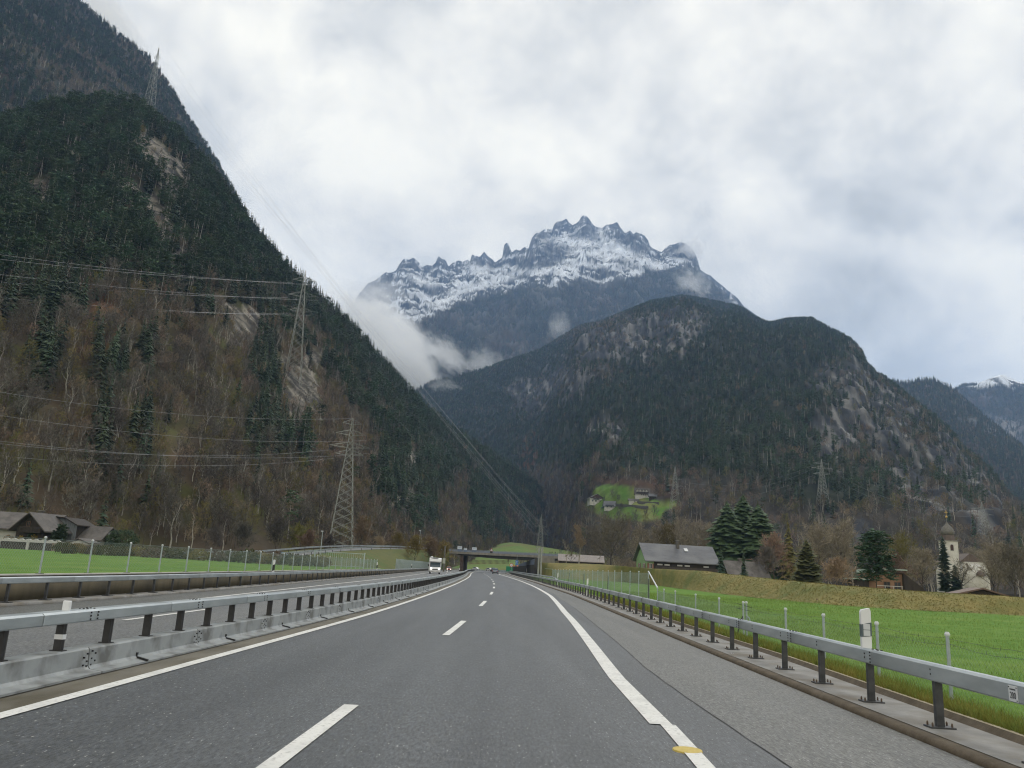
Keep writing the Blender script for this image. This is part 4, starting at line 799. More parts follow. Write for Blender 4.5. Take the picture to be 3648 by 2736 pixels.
# --- litter on the shoulder
for px_, py_, s_ in ((2614, 2343, .07), (2068, 2122, .12)):
    q = g(px_, py_, .01); V = []; T = []; r_ = np.random.default_rng(int(px_))
    for k in range(14): b_ = len(V); c_ = r_.normal(size=3) * s_ * .5; c_[2] = abs(c_[2]); V += [c_, c_ + r_.normal(size=3) * s_ * .7, c_ + r_.normal(size=3) * s_ * .7]; T.append((b_, b_ + 1, b_ + 2))
    V = np.array(V); V[:, 2] = np.abs(V[:, 2]) + .004
    o = obj('paper_litter', np_mesh('paper_litter', V, np.array(T), WHITE), loc=q); tag(o, 'crumpled white litter by the right kerb, ' + ('near the camera' if px_ > 2500 else 'farther along'), 'litter')
# ------------------------------------------------------------------ mesh fences
CAPM = mat('white_cap', (.62, .64, .66), rough=.4)
def fpost(h, r=.031):
    return shared('post', MB().lathe([(r, -.3), (r, h - .03)], 7), GALV), shared('cap', MB().lathe([(r * 1.3, h - .05), (r * 1.6, h - .02), (r * 1.0, h + .02)], 7), CAPM)
def mesh_wires(P0, h, z0, sp=.11, w=.0016):
    # diagonal wires as thin three-sided bars between consecutive posts
    V = []; T = []
    for (a, b, h_) in P0:
        L_ = math.hypot(b[0] - a[0], b[1] - a[1]); n = int((L_ + h_) / sp)
        for s in (1, -1):
            for k in range(n):
                t0 = k * sp - h_; t1 = t0 + h_
                zz0, zz1 = 0, h_
                if t0 < 0: zz0 = -t0; t0 = 0
                if t1 > L_: zz1 = h_ - (t1 - L_); t1 = L_
                if zz1 <= zz0: continue
                if s < 0: zz0, zz1 = h_ - zz0, h_ - zz1
                p = (a[0] + (b[0] - a[0]) * t0 / L_, a[1] + (b[1] - a[1]) * t0 / L_, z0 + zz0 + .04); q = (a[0] + (b[0] - a[0]) * t1 / L_, a[1] + (b[1] - a[1]) * t1 / L_, z0 + zz1 + .04)
                i = len(V); V += [(p[0], p[1], p[2] - w), (p[0] + w, p[1] + w, p[2] + w), (p[0] - w, p[1] - w, p[2] + w), (q[0], q[1], q[2] - w), (q[0] + w, q[1] + w, q[2] + w), (q[0] - w, q[1] - w, q[2] + w)]
                for u, v in ((0, 1), (1, 2), (2, 0)): T.append((i + u, i + v, i + 3 + v, i + 3 + u))
    return np.array(V), np.array(T)
WIREM = mat('mesh_wire', (.26, .33, .30), rough=.5, metal=.3)
# right, low part
lowp = [g(x, y, 1.19) for x, y in ((3214.5, 2224), (2978, 2192), (2805, 2169), (2669, 2146), (2581, 2132), (2507, 2119), (2448, 2108), (2399, 2101), (2355, 2095))]
first = g(3648, 2292, 1.19); lowp = [Vector((lowp[0].x - .12, lowp[0].y - 5.6, 1.19)), Vector((lowp[0].x - .05, lowp[0].y - 2.85, 1.19))] + lowp
for k_, p in enumerate(lowp): p.x = float(fenceR(p.y))
fl = thing('mesh_fence', 'low wire mesh fence with white capped posts behind the right guardrail', 'fence')
pm_, cm_ = fpost(1.2)
for p in lowp: q = obj('post', pm_, parent=fl, loc=(p.x, p.y, 0)); obj('cap', cm_, parent=q)
dp = lowp[5]; q = obj('post', pm_, parent=fl, loc=(dp.x + .12, dp.y + .05, 0)); obj('cap', cm_, parent=q)
arm = MB(); arm.tube((-.22, 0, 1.13), (.3, 0, 1.02), .012, .012, 4); arm.tube((-.2, 0, .98), (.28, 0, .9), .012, .012, 4); obj('bracket_arms', arm, STEELD, fl, loc=(dp.x, dp.y, 0))
st = MB(); st.tube((-.03, 0, .72), (-.3, -.1, -.02), .022, .022, 5); obj('strut', st, BLACK, fl, loc=(dp.x, dp.y, 0)); st = MB(); st.tube((.1, 0, .75), (.18, -.05, .68), .025, .025, 5); st.tube((.18, -.05, .68), (.35, -.1, -.02), .025, .025, 5); obj('strut', st, GALV, fl, loc=(dp.x, dp.y, 0))
V, T = mesh_wires([(a, b, .98) for a, b in zip(lowp[:-1], lowp[1:])], .98, .02); obj('wire_mesh', np_mesh('wire_mesh', V, T, WIREM), parent=fl, kind='stuff')
wm = MB()
for a, b in zip(lowp[:-1], lowp[1:]):
    for z, sag in ((1.12, .03), (1.02, .05)):
        pv = None
        for k in range(7):
            u = k / 6; c = Vector((a.x + (b.x - a.x) * u, a.y + (b.y - a.y) * u, z - sag * 4 * u * (1 - u) + random.uniform(-.012, .012)))
            if pv: wm.tube(pv, c, .003, .003, 3)
            pv = c
        for k in range(4): u = random.random(); c = Vector((a.x + (b.x - a.x) * u, a.y + (b.y - a.y) * u, z - .03)); wm.tube(c + Vector((0, 0, -.03)), c + Vector((.01, 0, .035)), .004, .002, 3)
obj('barbed_wire', wm, mat('barbed_wire_steel', (.05, .055, .05), rough=.6), fl)
# right, tall part
tallc = [(2310, 2035), (2276, 2035), (2245, 2034), (2215, 2033.5), (2190, 2033), (2167, 2033), (2148, 2032), (2130, 2032), (2111, 2031), (2095, 2031), (2081, 2031), (2066, 2030), (2053, 2030), (2040, 2030), (2029, 2029), (2017, 2029), (2007, 2028), (1998, 2028), (1989, 2028), (1980, 2028), (1969, 2028)]
tp = []
for i, (x, y) in enumerate(tallc):
    r_ = ray(x, y); Y = 60.
    for _ in range(40): Y = .5 * Y + .5 * float(fenceR(Y)) / (r_[0] / r_[1])
    tp.append((float(fenceR(Y)), Y))
ft = thing('mesh_fence', 'tall wire mesh fence with closely set posts below the grassy embankment', 'fence')
pm_, cm_ = fpost(2.2, .035)
for p in tp: q = obj('post', pm_, parent=ft, loc=(p[0], p[1], 0)); obj('cap', cm_, parent=q)
V, T = mesh_wires([(a, b, 2.0) for a, b in zip(tp[:-1], tp[1:])], 2.0, .05, .2, .0035); obj('wire_mesh', np_mesh('wire_mesh', V, T, WIREM), parent=ft, kind='stuff')
s0 = MB().tube((tp[0][0], tp[0][1], 2.2), (lowp[-1].x, lowp[-1].y, 1.2), .045, .045, 6); obj('sloping_rail', s0, CAPM, ft)
for i_ in (0, 5, 10, 14):
    p = tp[i_]; obj('strut', MB().tube((p[0], p[1], 1.7), (p[0] - .25, p[1] - 1.6, 0), .03, .03, 5), BLACK, ft); obj('strut', MB().tube((p[0] + .05, p[1], 1.7), (p[0] + .3, p[1] + 1.3, 0), .04, .04, 5), GALV, ft)
p = tp[-1]; obj('top_rail', MB().tube((p[0], p[1], 2.2), (p[0] - .8, p[1] + 14, 2.25), .03, .03, 5), GALV, ft)
# left fence on the wall
fw = lambda y: wallL(y) - .13
lf = thing('mesh_fence', 'wire mesh fence with capped posts standing on the brown wall across the motorway', 'fence')
pm_, cm_ = fpost(1.25, .032); LP = []
for (x, y, a) in walk(fw, 25.2, 118, 3.25):
    LP.append((x, y)); q = obj('post', pm_, parent=lf, loc=(x, y, .9)); obj('cap', cm_, parent=q); obj('foot_plate', shared('foot_plate', MB().box(-.12, .12, -.06, .06, 0, .015), STEELD) if len(LP) == 1 else bpy.data.meshes['foot_plate.001'] if 'foot_plate.001' in bpy.data.meshes else plate, parent=q)
V, T = mesh_wires([(a, b, 1.1) for a, b in zip([(float(fw(21.9)), 21.9)] + LP[:-1], LP)], 1.1, .92, .14, .0022); obj('wire_mesh', np_mesh('wire_mesh', V, T, WIREM), parent=lf, kind='stuff')
tw_ = MB()
for a, b in zip(LP[:-1], LP[1:]): tw_.tube((a[0], a[1], 2.08), (b[0], b[1], 2.08), .008, .008, 3)
obj('top_wire', tw_, WIREM, lf)
# picket-like fence further along the left side, by the motorhome
f3 = thing('mesh_fence', 'distant row of grey fence posts behind the motorhome', 'fence'); pm3, cm3 = fpost(2.1, .06)
wr = []
for (x, y, a) in walk(lambda y: wallL(y) - .6, 150, 270, 2.6): obj('post', pm3, parent=f3, loc=(x, y, .5)); wr.append((x, y))
V, T = mesh_wires([(a, b, 1.9) for a, b in zip(wr[:-1], wr[1:])], 1.9, .6, .35, .006); obj('wire_mesh', np_mesh('wire_mesh', V, T, WIREM), parent=f3, kind='stuff')
# small green sign and gate on the left
t = thing('small_sign', 'tiny green sign on the brown wall across the motorway', 'sign', (float(wallL(50)) + .06, 50, .55)); obj('panel', MB().cbox(-.02, .02, -.13, .13, -.1, .3, .005), mat('sign_green', (.02, .22, .12), rough=.5), t)
gt = thing('field_gate', 'grey tubular mesh gate at the far end of the brown wall', 'gate', (float(wallL(112)) - 1.2, 112, .85), 0)
for x in (-7., -.2): obj('gate_post', MB().box(x - .08, x + .08, -.08, .08, -.2, 2.1), GALV, gt)
gm = MB(); gm.tube((-7, 0, 1.95), (-.2, 0, 1.95), .04, .04, 5); gm.tube((-7, 0, .2), (-.2, 0, .2), .04, .04, 5)
for k in range(24): gm.tube((-6.9 + k * .29, 0, .2), (-6.9 + k * .29, 0, 1.95), .018, .018, 3)
obj('gate_leaf', gm, GALV, gt)
# ------------------------------------------------------------------ ramp road and bridge
rp = [(at(760, 1990, 118), 0), (at(1005, 1986, 140), 0), (at(1100, 1976, 155), 0), (at(1200, 1964, 175), 0), (at(1350, 1956, 215), 0), (at(1480, 1956, 255), 0), (at(1592, 1966, 300), 0)]
RC = [p for p, _ in rp]; fine_ = []
for a, b in zip(RC[:-1], RC[1:]):
    for k in range(8): fine_.append(a.lerp(b, k / 8))
fine_.append(RC[-1])
for _ in range(6): fine_ = [fine_[0]] + [(fine_[i - 1] + fine_[i] * 2 + fine_[i + 1]) / 4 for i in range(1, len(fine_) - 1)] + [fine_[-1]]
def offs(L_, o, dz=0):
    out = []
    for i, p in enumerate(L_):
        d = (L_[min(i + 1, len(L_) - 1)] - L_[max(i - 1, 0)]); d.z = 0; d.normalize(); n = Vector((d.y, -d.x, 0)); q = p + n * o; q.z += dz; out.append(q)
    return out
def loft(rows): n = len(rows[0]); V = np.array([tuple(p) for r in rows for p in r]); m_ = len(rows); T = [(i * n + j, (i + 1) * n + j, (i + 1) * n + j + 1, i * n + j + 1) for i in range(m_ - 1) for j in range(n - 1)]; return V, np.array(T)
V, T = loft([offs(fine_, 0), offs(fine_, -6)]); struct('ramp_road', V, T, ASPH3)
foot = [];
for p, e_ in zip(offs(fine_, 1.0), offs(fine_, 12)): e_ = e_.copy(); e_.z = .3; e_.x = min(e_.x, max(p.x, float(wallL(min(max(e_.y, 0), 700))) - 1.2)); foot.append(e_)
V, T = loft([foot, [a.lerp(b, .5) + Vector((0, 0, .3)) for a, b in zip(foot, offs(fine_, 1.))], offs(fine_, 1., -.15), offs(fine_, 0, -.02)]); struct('ramp_embankment', V, T, mat('ramp_grass', (.12, .115, .03), (.075, .095, .022), scale=.6, rough=1, bump=.6, bscale=8, c3=(.06, .11, .02), s3=.2), True)
bk = [Vector((p.x, p.y, .5)) for p in offs(fine_, -14)]; V, T = loft([offs(fine_, -6), offs(fine_, -7), bk]); struct('ramp_embankment_back', V, T, MATS['ramp_grass'], True)
sp_ = [at(1345, 1967, 214) + Vector((1.5, -1, -.1)), at(1378, 1968, 222) + Vector((1.5, -1, -.1)), at(1400, 1994, 212), at(1370, 1990, 208)]
sc_m = MB().add([tuple(p) for p in sp_] + [tuple(p + Vector((0, .6, -.5))) for p in sp_], [(0, 1, 2, 3), (4, 7, 6, 5), (0, 4, 5, 1), (1, 5, 6, 2), (2, 6, 7, 3), (3, 7, 4, 0)])
o = obj('sand_heap', sc_m, mat('sand', (.34, .28, .13), (.42, .35, .18), scale=3, rough=1)); o['kind'] = 'structure'
rg = thing('guardrail', 'guardrail curving along the far side of the rising ramp road', 'guardrail')
for side, nm in ((-5.6, .0), (.35, .0)):
    P_ = offs(fine_, side, 0)
    par = rg if side < 0 else thing('guardrail', 'guardrail along the near edge of the rising ramp road', 'guardrail')
    for i in range(0, len(P_) - 2, 2):
        a, b = P_[i], P_[i + 2]; w_ = MB(); n = (b - a).normalized(); s = Vector((n.y, -n.x, 0)) * .06
        w_.add([a - s + Vector((0, 0, .5)), a + s + Vector((0, 0, .5)), b + s + Vector((0, 0, .5)), b - s + Vector((0, 0, .5)), a - s + Vector((0, 0, .8)), a + s + Vector((0, 0, .8)), b + s + Vector((0, 0, .8)), b - s + Vector((0, 0, .8))], [(0, 3, 2, 1), (4, 5, 6, 7), (0, 1, 5, 4), (1, 2, 6, 5), (2, 3, 7, 6), (3, 0, 4, 7)])
        obj('rail_section', w_, STEEL, par); obj('post', MB().box(a.x - .05, a.x + .05, a.y - .05, a.y + .05, a.z - .1, a.z + .55), STEELD, par)
# bridge across the motorway
A = at(1590, 1978, 300); B = at(1925, 2003, 292); zb0 = 5.15
br = thing('road_bridge', 'flat concrete road bridge with blue grey railing crossing the motorway', 'bridge')
dirv = (B - A); dirv.z = 0; Lb = dirv.length + 10; dirv.normalize(); ang = math.atan2(dirv.y, dirv.x); br.location = (A.x, A.y, 0); br.rotation_euler = (0, 0, ang)
prof = []; n = 20
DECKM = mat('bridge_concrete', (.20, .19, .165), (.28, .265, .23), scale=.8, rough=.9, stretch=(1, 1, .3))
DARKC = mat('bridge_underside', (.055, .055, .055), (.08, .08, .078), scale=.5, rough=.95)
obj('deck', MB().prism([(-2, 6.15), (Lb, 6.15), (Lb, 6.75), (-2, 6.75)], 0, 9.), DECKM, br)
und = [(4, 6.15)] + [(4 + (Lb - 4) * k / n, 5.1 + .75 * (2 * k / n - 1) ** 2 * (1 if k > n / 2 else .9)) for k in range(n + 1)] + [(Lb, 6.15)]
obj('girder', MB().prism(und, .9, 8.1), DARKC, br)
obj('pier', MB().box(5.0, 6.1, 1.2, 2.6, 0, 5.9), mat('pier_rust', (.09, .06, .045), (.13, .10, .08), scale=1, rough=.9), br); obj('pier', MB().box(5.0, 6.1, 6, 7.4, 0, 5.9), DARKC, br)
RAILB = mat('bridge_railing', (.15, .18, .24), (.22, .25, .30), scale=2, rough=.6)
rl = MB(); rl.box(-2, Lb, .1, .18, 7.75, 7.85); rl.box(-2, Lb, .12, .16, 7.35, 7.4); rl.box(-2, Lb, .12, .16, 6.95, 7.0); obj('railing', rl, RAILB, br)
for k in range(int(Lb / 1.5)): obj('baluster', bpy.data.meshes['baluster'] if 'baluster' in bpy.data.meshes else shared('baluster', MB().box(-.05, .05, .09, .19, 6.75, 7.75), RAILB), parent=br, loc=(-1.8 + k * 1.5, 0, 0))
obj('parapet', MB().box(-2, Lb, .0, .3, 6.75, 6.95), DECKM, br)
obj('railing', MB().box(-2, Lb, 8.7, 8.8, 6.75, 7.8), RAILB, br)
def bsign(px_, w, h, lab, z, m_, extra=None):
    q = at(px_, 1960, 299.5); t = thing('road_sign', lab, 'sign', (q.x, q.y - .5, z)); return t
SB = mat('sign_pale', (.55, .60, .66), rough=.5); SB2 = mat('sign_blue_grey', (.13, .18, .27), rough=.5)
for px_, py_, w, lab in ((1638, 1951, 1.7, 'left pale board with blue lower half on the bridge railing'), (1658, 1956, 1.2, 'small pale board between two larger ones on the bridge railing'), (1690, 1955, 1.7, 'right pale board with blue lower half on the bridge railing')):
    q = at(px_, py_, 298.2); t = thing('road_sign', lab, 'sign', (q.x, q.y, q.z)); hh = .5 if w > 1.5 else .3
    obj('panel', MB().cbox(-w / 2, w / 2, -.04, .04, -hh, hh, .02), SB, t)
    obj('lower_panel', MB().cbox(-w * .42, w * .42, -.035, .035, -hh - .75, -hh - .02, .02), SB2, t)
    ln = MB(); ln.box(-w * .3, w * .3, -.05, -.042, 0, .08); obj('print', ln, SB2, t)
q = at(1751, 1959, 298.2); t = thing('warning_sign', 'white triangular warning sign with red edge on the bridge railing', 'sign', q)
obj('border', MB().prism([(-.62, -.45), (.62, -.45), (0, .65)], -.03, .03), mat('sign_red', (.42, .05, .04), rough=.5), t); obj('face', MB().prism([(-.42, -.35), (.42, -.35), (0, .40)], -.045, -.032), WHITE, t); obj('symbol', MB().box(-.06, .06, -.055, -.047, -.2, .15), INK, t); obj('backing', MB().cbox(-.45, .45, -.03, .03, -1.25, -.5, .02), BLACKP, t)
# tall post with white box left of bridge
q = at(1583, 1990, 240); t = thing('sign_mast', 'tall brown mast with small white box left of the bridge', 'mast', (q.x, q.y, 0)); obj('mast', MB().box(-.2, .2, -.2, .2, 0, q.z + 3.6), mat('mast_wood', (.13, .12, .10), (.18, .165, .14), scale=2), t); obj('box', MB().cbox(-.45, .35, -.3, -.2, q.z - 1.4, q.z + .1, .03), mat('pale_box', (.5, .52, .45), rough=.5), t)
# retaining wall with blue noise barrier at the right of the bridge
wa = at(1905, 2030, 283); wb_ = at(1822, 2030, 345)
def quadwall(name, a, b, z0a, z1a, z0b, z1b, th, m_, parent):
    d = Vector((b.x - a.x, b.y - a.y, 0)).normalized(); n = Vector((d.y, -d.x, 0)) * th
    vs = [(a.x, a.y, z0a), (b.x, b.y, z0b), (b.x, b.y, z1b), (a.x, a.y, z1a)]; vs += [(x + n.x, y + n.y, z) for x, y, z in vs]
    return obj(name, MB().add(vs, [(0, 1, 2, 3), (7, 6, 5, 4), (0, 4, 5, 1), (1, 5, 6, 2), (2, 6, 7, 3), (3, 7, 4, 0)]), m_, parent)
t = thing('noise_barrier', 'dark retaining wall topped by blue grey noise panels right of the motorway', 'wall')
DW = mat('dark_wall', (.045, .044, .045), (.07, .068, .066), scale=.4, rough=.9, stretch=(1, 1, .2))
quadwall('wall', wa, wb_, -.2, 3.7, -.2, 2.5, 1.2, DW, t)
NB = mat('noise_panel', (.13, .165, .235), (.17, .2, .27), scale=1, rough=.6)
for k in range(10):
    a = wa.lerp(wb_, k / 10); b = wa.lerp(wb_, (k + .97) / 10); za = 3.72 - 1.2 * k / 10; zb1 = 3.72 - 1.2 * (k + 1) / 10; ta = 5.7 - 3.1 * k / 10; tb = 5.7 - 3.1 * (k + .97) / 10
    quadwall('noise_panel', a, b, za, ta, zb1, tb, .3, NB, t)
q = wa; obj('end_pillar', MB().box(wa.x - .2, wa.x + 1.6, wa.y - 1.6, wa.y - .1, -.2, 5.9), DW, t); obj('drain_pipe', MB().box(wa.x - 2.6, wa.x - 2.4, wa.y + 9.4, wa.y + 9.5, .8, 2.2), CONC, t)
cb_ = thing('crossbeam', 'concrete bridge abutment block at the left end of the pale shed', 'abutment', tuple(at(1945, 2005, 288))); cb_.location.z = 0; obj('block', MB().box(-3.2, 3, 0, 7, 0, 6.3), DECKM, cb_)
# signs at the right
def pole_sign(px_, py_, Y, z0, lab, build, nm='road_sign'):
    q = at(px_, py_, Y); t = thing(nm, lab, 'sign', (q.x, q.y, q.z)); obj('pole', MB().tube((0, .06, z0 - q.z), (0, .06, 0), .05, .05, 6), STEEL, t); build(t); return t
RED = MATS['sign_red']
def disc(r, y0, y1, n=20): return MB().prism([(r * math.cos(6.2832 * k / n), r * math.sin(6.2832 * k / n)) for k in range(n)], y0, y1)
def b1(t): obj('border', disc(.62, -.03, .03), RED, t); obj('face', disc(.44, -.05, -.032), WHITE, t); text('80', .5, (0, -.055, 0), t, INK, 'number', .003)
pole_sign(1822, 2013.5, 265, 0, 'round red bordered speed limit sign in front of the noise barrier', b1)
BL = mat('sign_blue', (.03, .16, .48), rough=.5)
def b2(t): obj('face', disc(.5, -.03, .03), BL, t); obj('symbol', MB().prism([(-.18, -.05), (.0, -.3), (.18, -.05), (.06, -.05), (.06, .25), (-.06, .25), (-.06, -.05)], -.05, -.032), WHITE, t); obj('lower_panel', MB().cbox(-.45, .45, -.03, .03, -1.0, -.55, .02), BL, t)
pole_sign(1841.5, 2001, 262, 6.2, 'round blue sign with white arrow hanging below the bridge edge', b2)
def b3(t): obj('panel', MB().cbox(-1.15, 1.15, -.03, .03, -.85, .85, .03), mat('sign_dark_green', (.01, .20, .10), rough=.5), t)
pole_sign(1815, 2027, 280, 0, 'dark green square board beside the end of the noise barrier', b3)
t = thing('barrier_lamps', 'pair of small orange and pink warning boards on the noise barrier wall', 'sign', tuple(at(1840, 2015, 276)))
obj('board', MB().cbox(-1.25, -.45, -.05, .05, -.28, .2, .03), mat('board_orange', (.62, .36, .12), rough=.6), t); obj('board', MB().cbox(.05, .6, -.05, .05, -.28, .25, .03), mat('board_pink', (.62, .28, .2), rough=.6), t)
cg = thing('crash_barrier', 'pale blue grey barrier panel across the gap beyond the right edge line', 'barrier', tuple(at(1790, 2035, 330))); cg.location.z = 0
for k in range(5): obj('panel', MB().cbox(-3.2 + k * 1.3, -2. + k * 1.3, -.04, .04, .15, 1.0 + .1 * (k > 1), .02), mat('pale_panel', (.24, .29, .33), (.32, .37, .4), scale=1), cg)
# cattle-like dark stubs under the bridge: small fence across the meadow
fm = thing('wooden_fence', 'row of brown fence posts across the meadow under the bridge', 'fence')
for k in range(34): q = at(1672 + k * 4.2, 2001, 420); obj('post', bpy.data.meshes['stake'] if 'stake' in bpy.data.meshes else shared('stake', MB().box(-.12, .12, -.1, .1, -1.2, .9), mat('stake_wood', (.10, .075, .05), rough=1)), parent=fm, loc=(q.x, q.y, q.z))
# sloping meadow seen under and beyond the bridge
V = [];
mrow = [[(1560, 2024, 560), (1640, 2026, 560), (1700, 2028, 560), (1790, 2032, 560), (1850, 2034, 560), (2200, 2050, 520)], [(1560, 1998, 640), (1640, 2002, 640), (1700, 2003, 640), (1790, 2006, 640), (1850, 2008, 640), (2200, 2012, 560)], [(1700, 1966, 760), (1790, 1950, 760), (1850, 1945, 760), (1905, 1953, 760), (2050, 1975, 700), (2200, 1990, 640)], [(1760, 1938, 840), (1820, 1932, 840), (1860, 1936, 840), (1920, 1946, 830), (2060, 1968, 760), (2200, 1985, 700)]]
rows = [[at(*p) for p in r] for r in mrow]
rows[0] = [Vector((p.x, p.y, -.15)) for p in rows[0]]
V, T = loft([dens([tuple(p) for p in r], 6) for r in rows]); struct('valley_meadow', V, T, mat('meadow_far', (.10, .18, .03), (.15, .20, .04), scale=.05, rough=1, c3=(.15, .125, .04), s3=.03), True)
# ------------------------------------------------------------------ lamp posts
def lamp(px_, ytop, ybot, Y, lab):
    a = at(px_, ybot, Y); b = at(px_, ytop, Y); h = b.z - a.z; t = thing('street_lamp', lab, 'street lamp', tuple(a)); obj('pole', MB().tube((0, 0, -.5), (0, 0, h), .09, .06, 6), GALV, t); obj('lamp_head', MB().cbox(-.35, .12, -.1, .1, h - .02, h + .14, .02), CAPM, t)
lamp(1142, 1893, 1968, 160, 'street lamp standing beside the ramp road, left of the lattice mast foot')
lamp(1494, 1891, 1940, 235, 'street lamp above the ramp road near the bridge')
lamp(1175, 1905, 1952, 420, 'thin far lamp post at the foot of the wooded slope') if False else None
for k, dx_ in enumerate((-4, 5)):
    q = at(1921 + dx_, 2046, 240); tp_ = at(1921 + dx_, 1950, 240); t = thing('wooden_mast', ('left' if k == 0 else 'right') + ' one of two pale poles beside the noise barrier end', 'pole', (q.x, q.y, 0)); obj('pole', MB().tube((0, 0, 0), (0, 0, tp_.z), .28, .24, 8), mat('pale_pole', (.27, .28, .27), (.36, .36, .34), scale=2, rough=.8), t)
# ------------------------------------------------------------------ lattice masts and wires
TIPS = {}
def pylon(key, base, h, w, rz, arms, lab, thick=.09, n=14, taper=.16):
    t = thing('lattice_mast', lab, 'pylon', tuple(base), rz)
    def hw(z): u = z / h; return w / 2 * ((1 - u / .86) + taper * u / .86) if u < .86 else w / 2 * taper * (1 - (u - .86) / .14 * .8)
    zs = [h * (1 - (1 - k / n) ** 1.25) * .97 for k in range(n + 1)]
    for sx, sy in ((-1, -1), (1, -1), (1, 1), (-1, 1)):
        l = MB(); pv = None
        for z in (-4, *zs[1::3], h): q = Vector((sx * hw(max(z, 0)), sy * hw(max(z, 0)), z)); (l.tube(pv, q, thick, thick, 4) if pv else None); pv = q
        obj('leg', l, LATT, t)
    bm_ = MB(); c = [(-1, -1), (1, -1), (1, 1), (-1, 1)]
    for i in range(n):
        a, b = hw(zs[i]), hw(zs[i + 1])
        for k in range(4):
            p, q = c[k], c[(k + 1) % 4]; bm_.tube((p[0] * a, p[1] * a, zs[i]), (q[0] * b, q[1] * b, zs[i + 1]), thick * .75, thick * .75, 3); bm_.tube((q[0] * a, q[1] * a, zs[i]), (p[0] * b, p[1] * b, zs[i + 1]), thick * .55, thick * .55, 3)
    obj('bracing', bm_, LATT, t); tips = []
    for (zu, la) in arms:
        z = zu * h; a = MB(); hh = h * .035
        for s in (-1, 1):
            tip = Vector((s * la, 0, z + hh * .3))
            for sy in (-1, 1): a.tube((s * hw(z) * .9, sy * hw(z) * .9, z), tip, thick * .6, thick * .5, 3); a.tube((s * hw(z + hh) * .9, sy * hw(z) * .9, z + hh * 1.2), tip, thick * .6, thick * .5, 3)
            for k in (1, 2): u = k / 3; a.tube(Vector((s * hw(z), 0, z)).lerp(tip, u), Vector((s * hw(z), 0, z + hh * 1.2)).lerp(tip, u - .2), thick * .5, thick * .5, 3)
            ins = MB().lathe([(.06, tip.z - 1.6), (.16, tip.z - 1.4), (.1, tip.z - 1.0), (.16, tip.z - .7), (.05, tip.z)], 6, (tip.x, 0)); obj('insulator', ins, STEELD, t); tips.append((s, z - 1.3, la))
        obj('crossarm', a, LATT, t)
    m_ = Matrix.Rotation(rz, 4, 'Z'); TIPS[key] = [Vector(base) + m_ @ Vector((s * la, 0, z)) for s, z, la in tips] + [Vector(base) + Vector((0, 0, h))]
    return t
def mast_at(key, hk, xb, yb, yt, Y, w, rz, arms, lab, **k):
    b = on_hill(hk, xb, yb) if hk else at(xb, yb, Y)
    tpz = at(xb, yt, b.y).z; return pylon(key, b, tpz - b.z, w, rz, arms, lab, **k)
A4 = [(.70, 5.2), (.78, 7.5), (.87, 5.6), (.955, 3.3)]
mast_at('p2', None, 1212, 1950, 1488, 262, 7.6, .25, [(.705, 4.6), (.765, 6.6), (.865, 5.0), (.95, 3.2)], 'tall lattice power mast rising beside the ramp road at the foot of the left hillside', thick=.105, n=18)
mast_at('p1', 'L', 1043, 1358, 962, 0, 8.5, .15, [(.62, 6), (.76, 8), (.90, 6.5)], 'lattice power mast on a rocky shoulder midway up the left hillside', thick=.14, n=15)
mast_at('p3', 'L', 522, 362, 168, 0, 8, -.1, [(.70, 1.5), (.86, 2.5)], 'narrow lattice power mast high on the upper left ridge', thick=.12, n=14)
mast_at('p4', 'R', 2404, 1830, 1662, 0, 8, .1, [(.42, 6), (.58, 7), (.72, 6)], 'lattice power mast right of the hillside farmhouses', thick=.12)
mast_at('p5', 'R', 2932, 1806, 1636, 0, 7.5, .1, [(.68, 7), (.80, 8), (.9, 6)], 'lattice power mast above the pine trees left of the church', thick=.12)
mast_at('p6', 'R', 3508, 1930, 1790, 0, 7.5, .1, [(.68, 8), (.82, 8)], 'lattice power mast behind the church on the right', thick=.12)
mast_at('p7', None, 1922, 1985, 1832, 430, 4.2, .1, [(.52, 4), (.70, 3.6), (.85, 2.6)], 'slender lattice mast in the valley beyond the bridge', thick=.06, n=16)
def wire(a, b, sag, lab, r=.05, n=22):
    w_ = MB(); pv = None
    for k in range(n + 1):
        u = k / n; p = Vector(a).lerp(Vector(b), u); p.z -= sag * 4 * u * (1 - u)
        if pv is not None: w_.tube(pv, p, r, r, 3)
        pv = p
    o = obj('power_line', w_, WIRE); tag(o, lab, 'power line', 'power lines strung between the masts')
TH = ['lowest', 'second lowest', 'middle', 'second highest', 'highest', 'uppermost', 'extra']
# wires leaving the picture on the left
T1 = sorted(TIPS['p1'], key=lambda p: p.z)
for k, (y0, p) in enumerate(zip((1050, 1020, 965, 917, 862, 834), T1)):
    e_ = at(-900, y0 - 55, 190); wire(p, e_, 3.0, f'{TH[k]} of the wires running left from the hillside mast', .042)
T2 = sorted(TIPS['p2'], key=lambda p: p.z)
for k, (y0, i_) in enumerate(zip((1612, 1556, 1545, 1421, 1331), (0, 2, 3, 5, 8))):
    e_ = at(-900, y0 - 110, 150); wire(T2[i_], e_, 5.0, f'{TH[k]} of the wires running left from the mast at the slope foot', .03)
T3 = sorted(TIPS['p3'], key=lambda p: p.z); T7 = sorted(TIPS['p7'], key=lambda p: p.z)
for k in range(5): wire(T3[min(k, len(T3) - 1)] + Vector((k * 2.5 - 3, 0, -2)), T7[min(k, len(T7) - 1)] + Vector((0, 0, 2 - k)), -4 + 3.5 * k, f'{TH[k]} of the wires descending across the sky to the valley mast', .045, 40)
for k in range(2): wire(T1[k + 2], T7[k], 8, f'{TH[k]} of the wires from the hillside mast down to the valley mast', .018, 30)
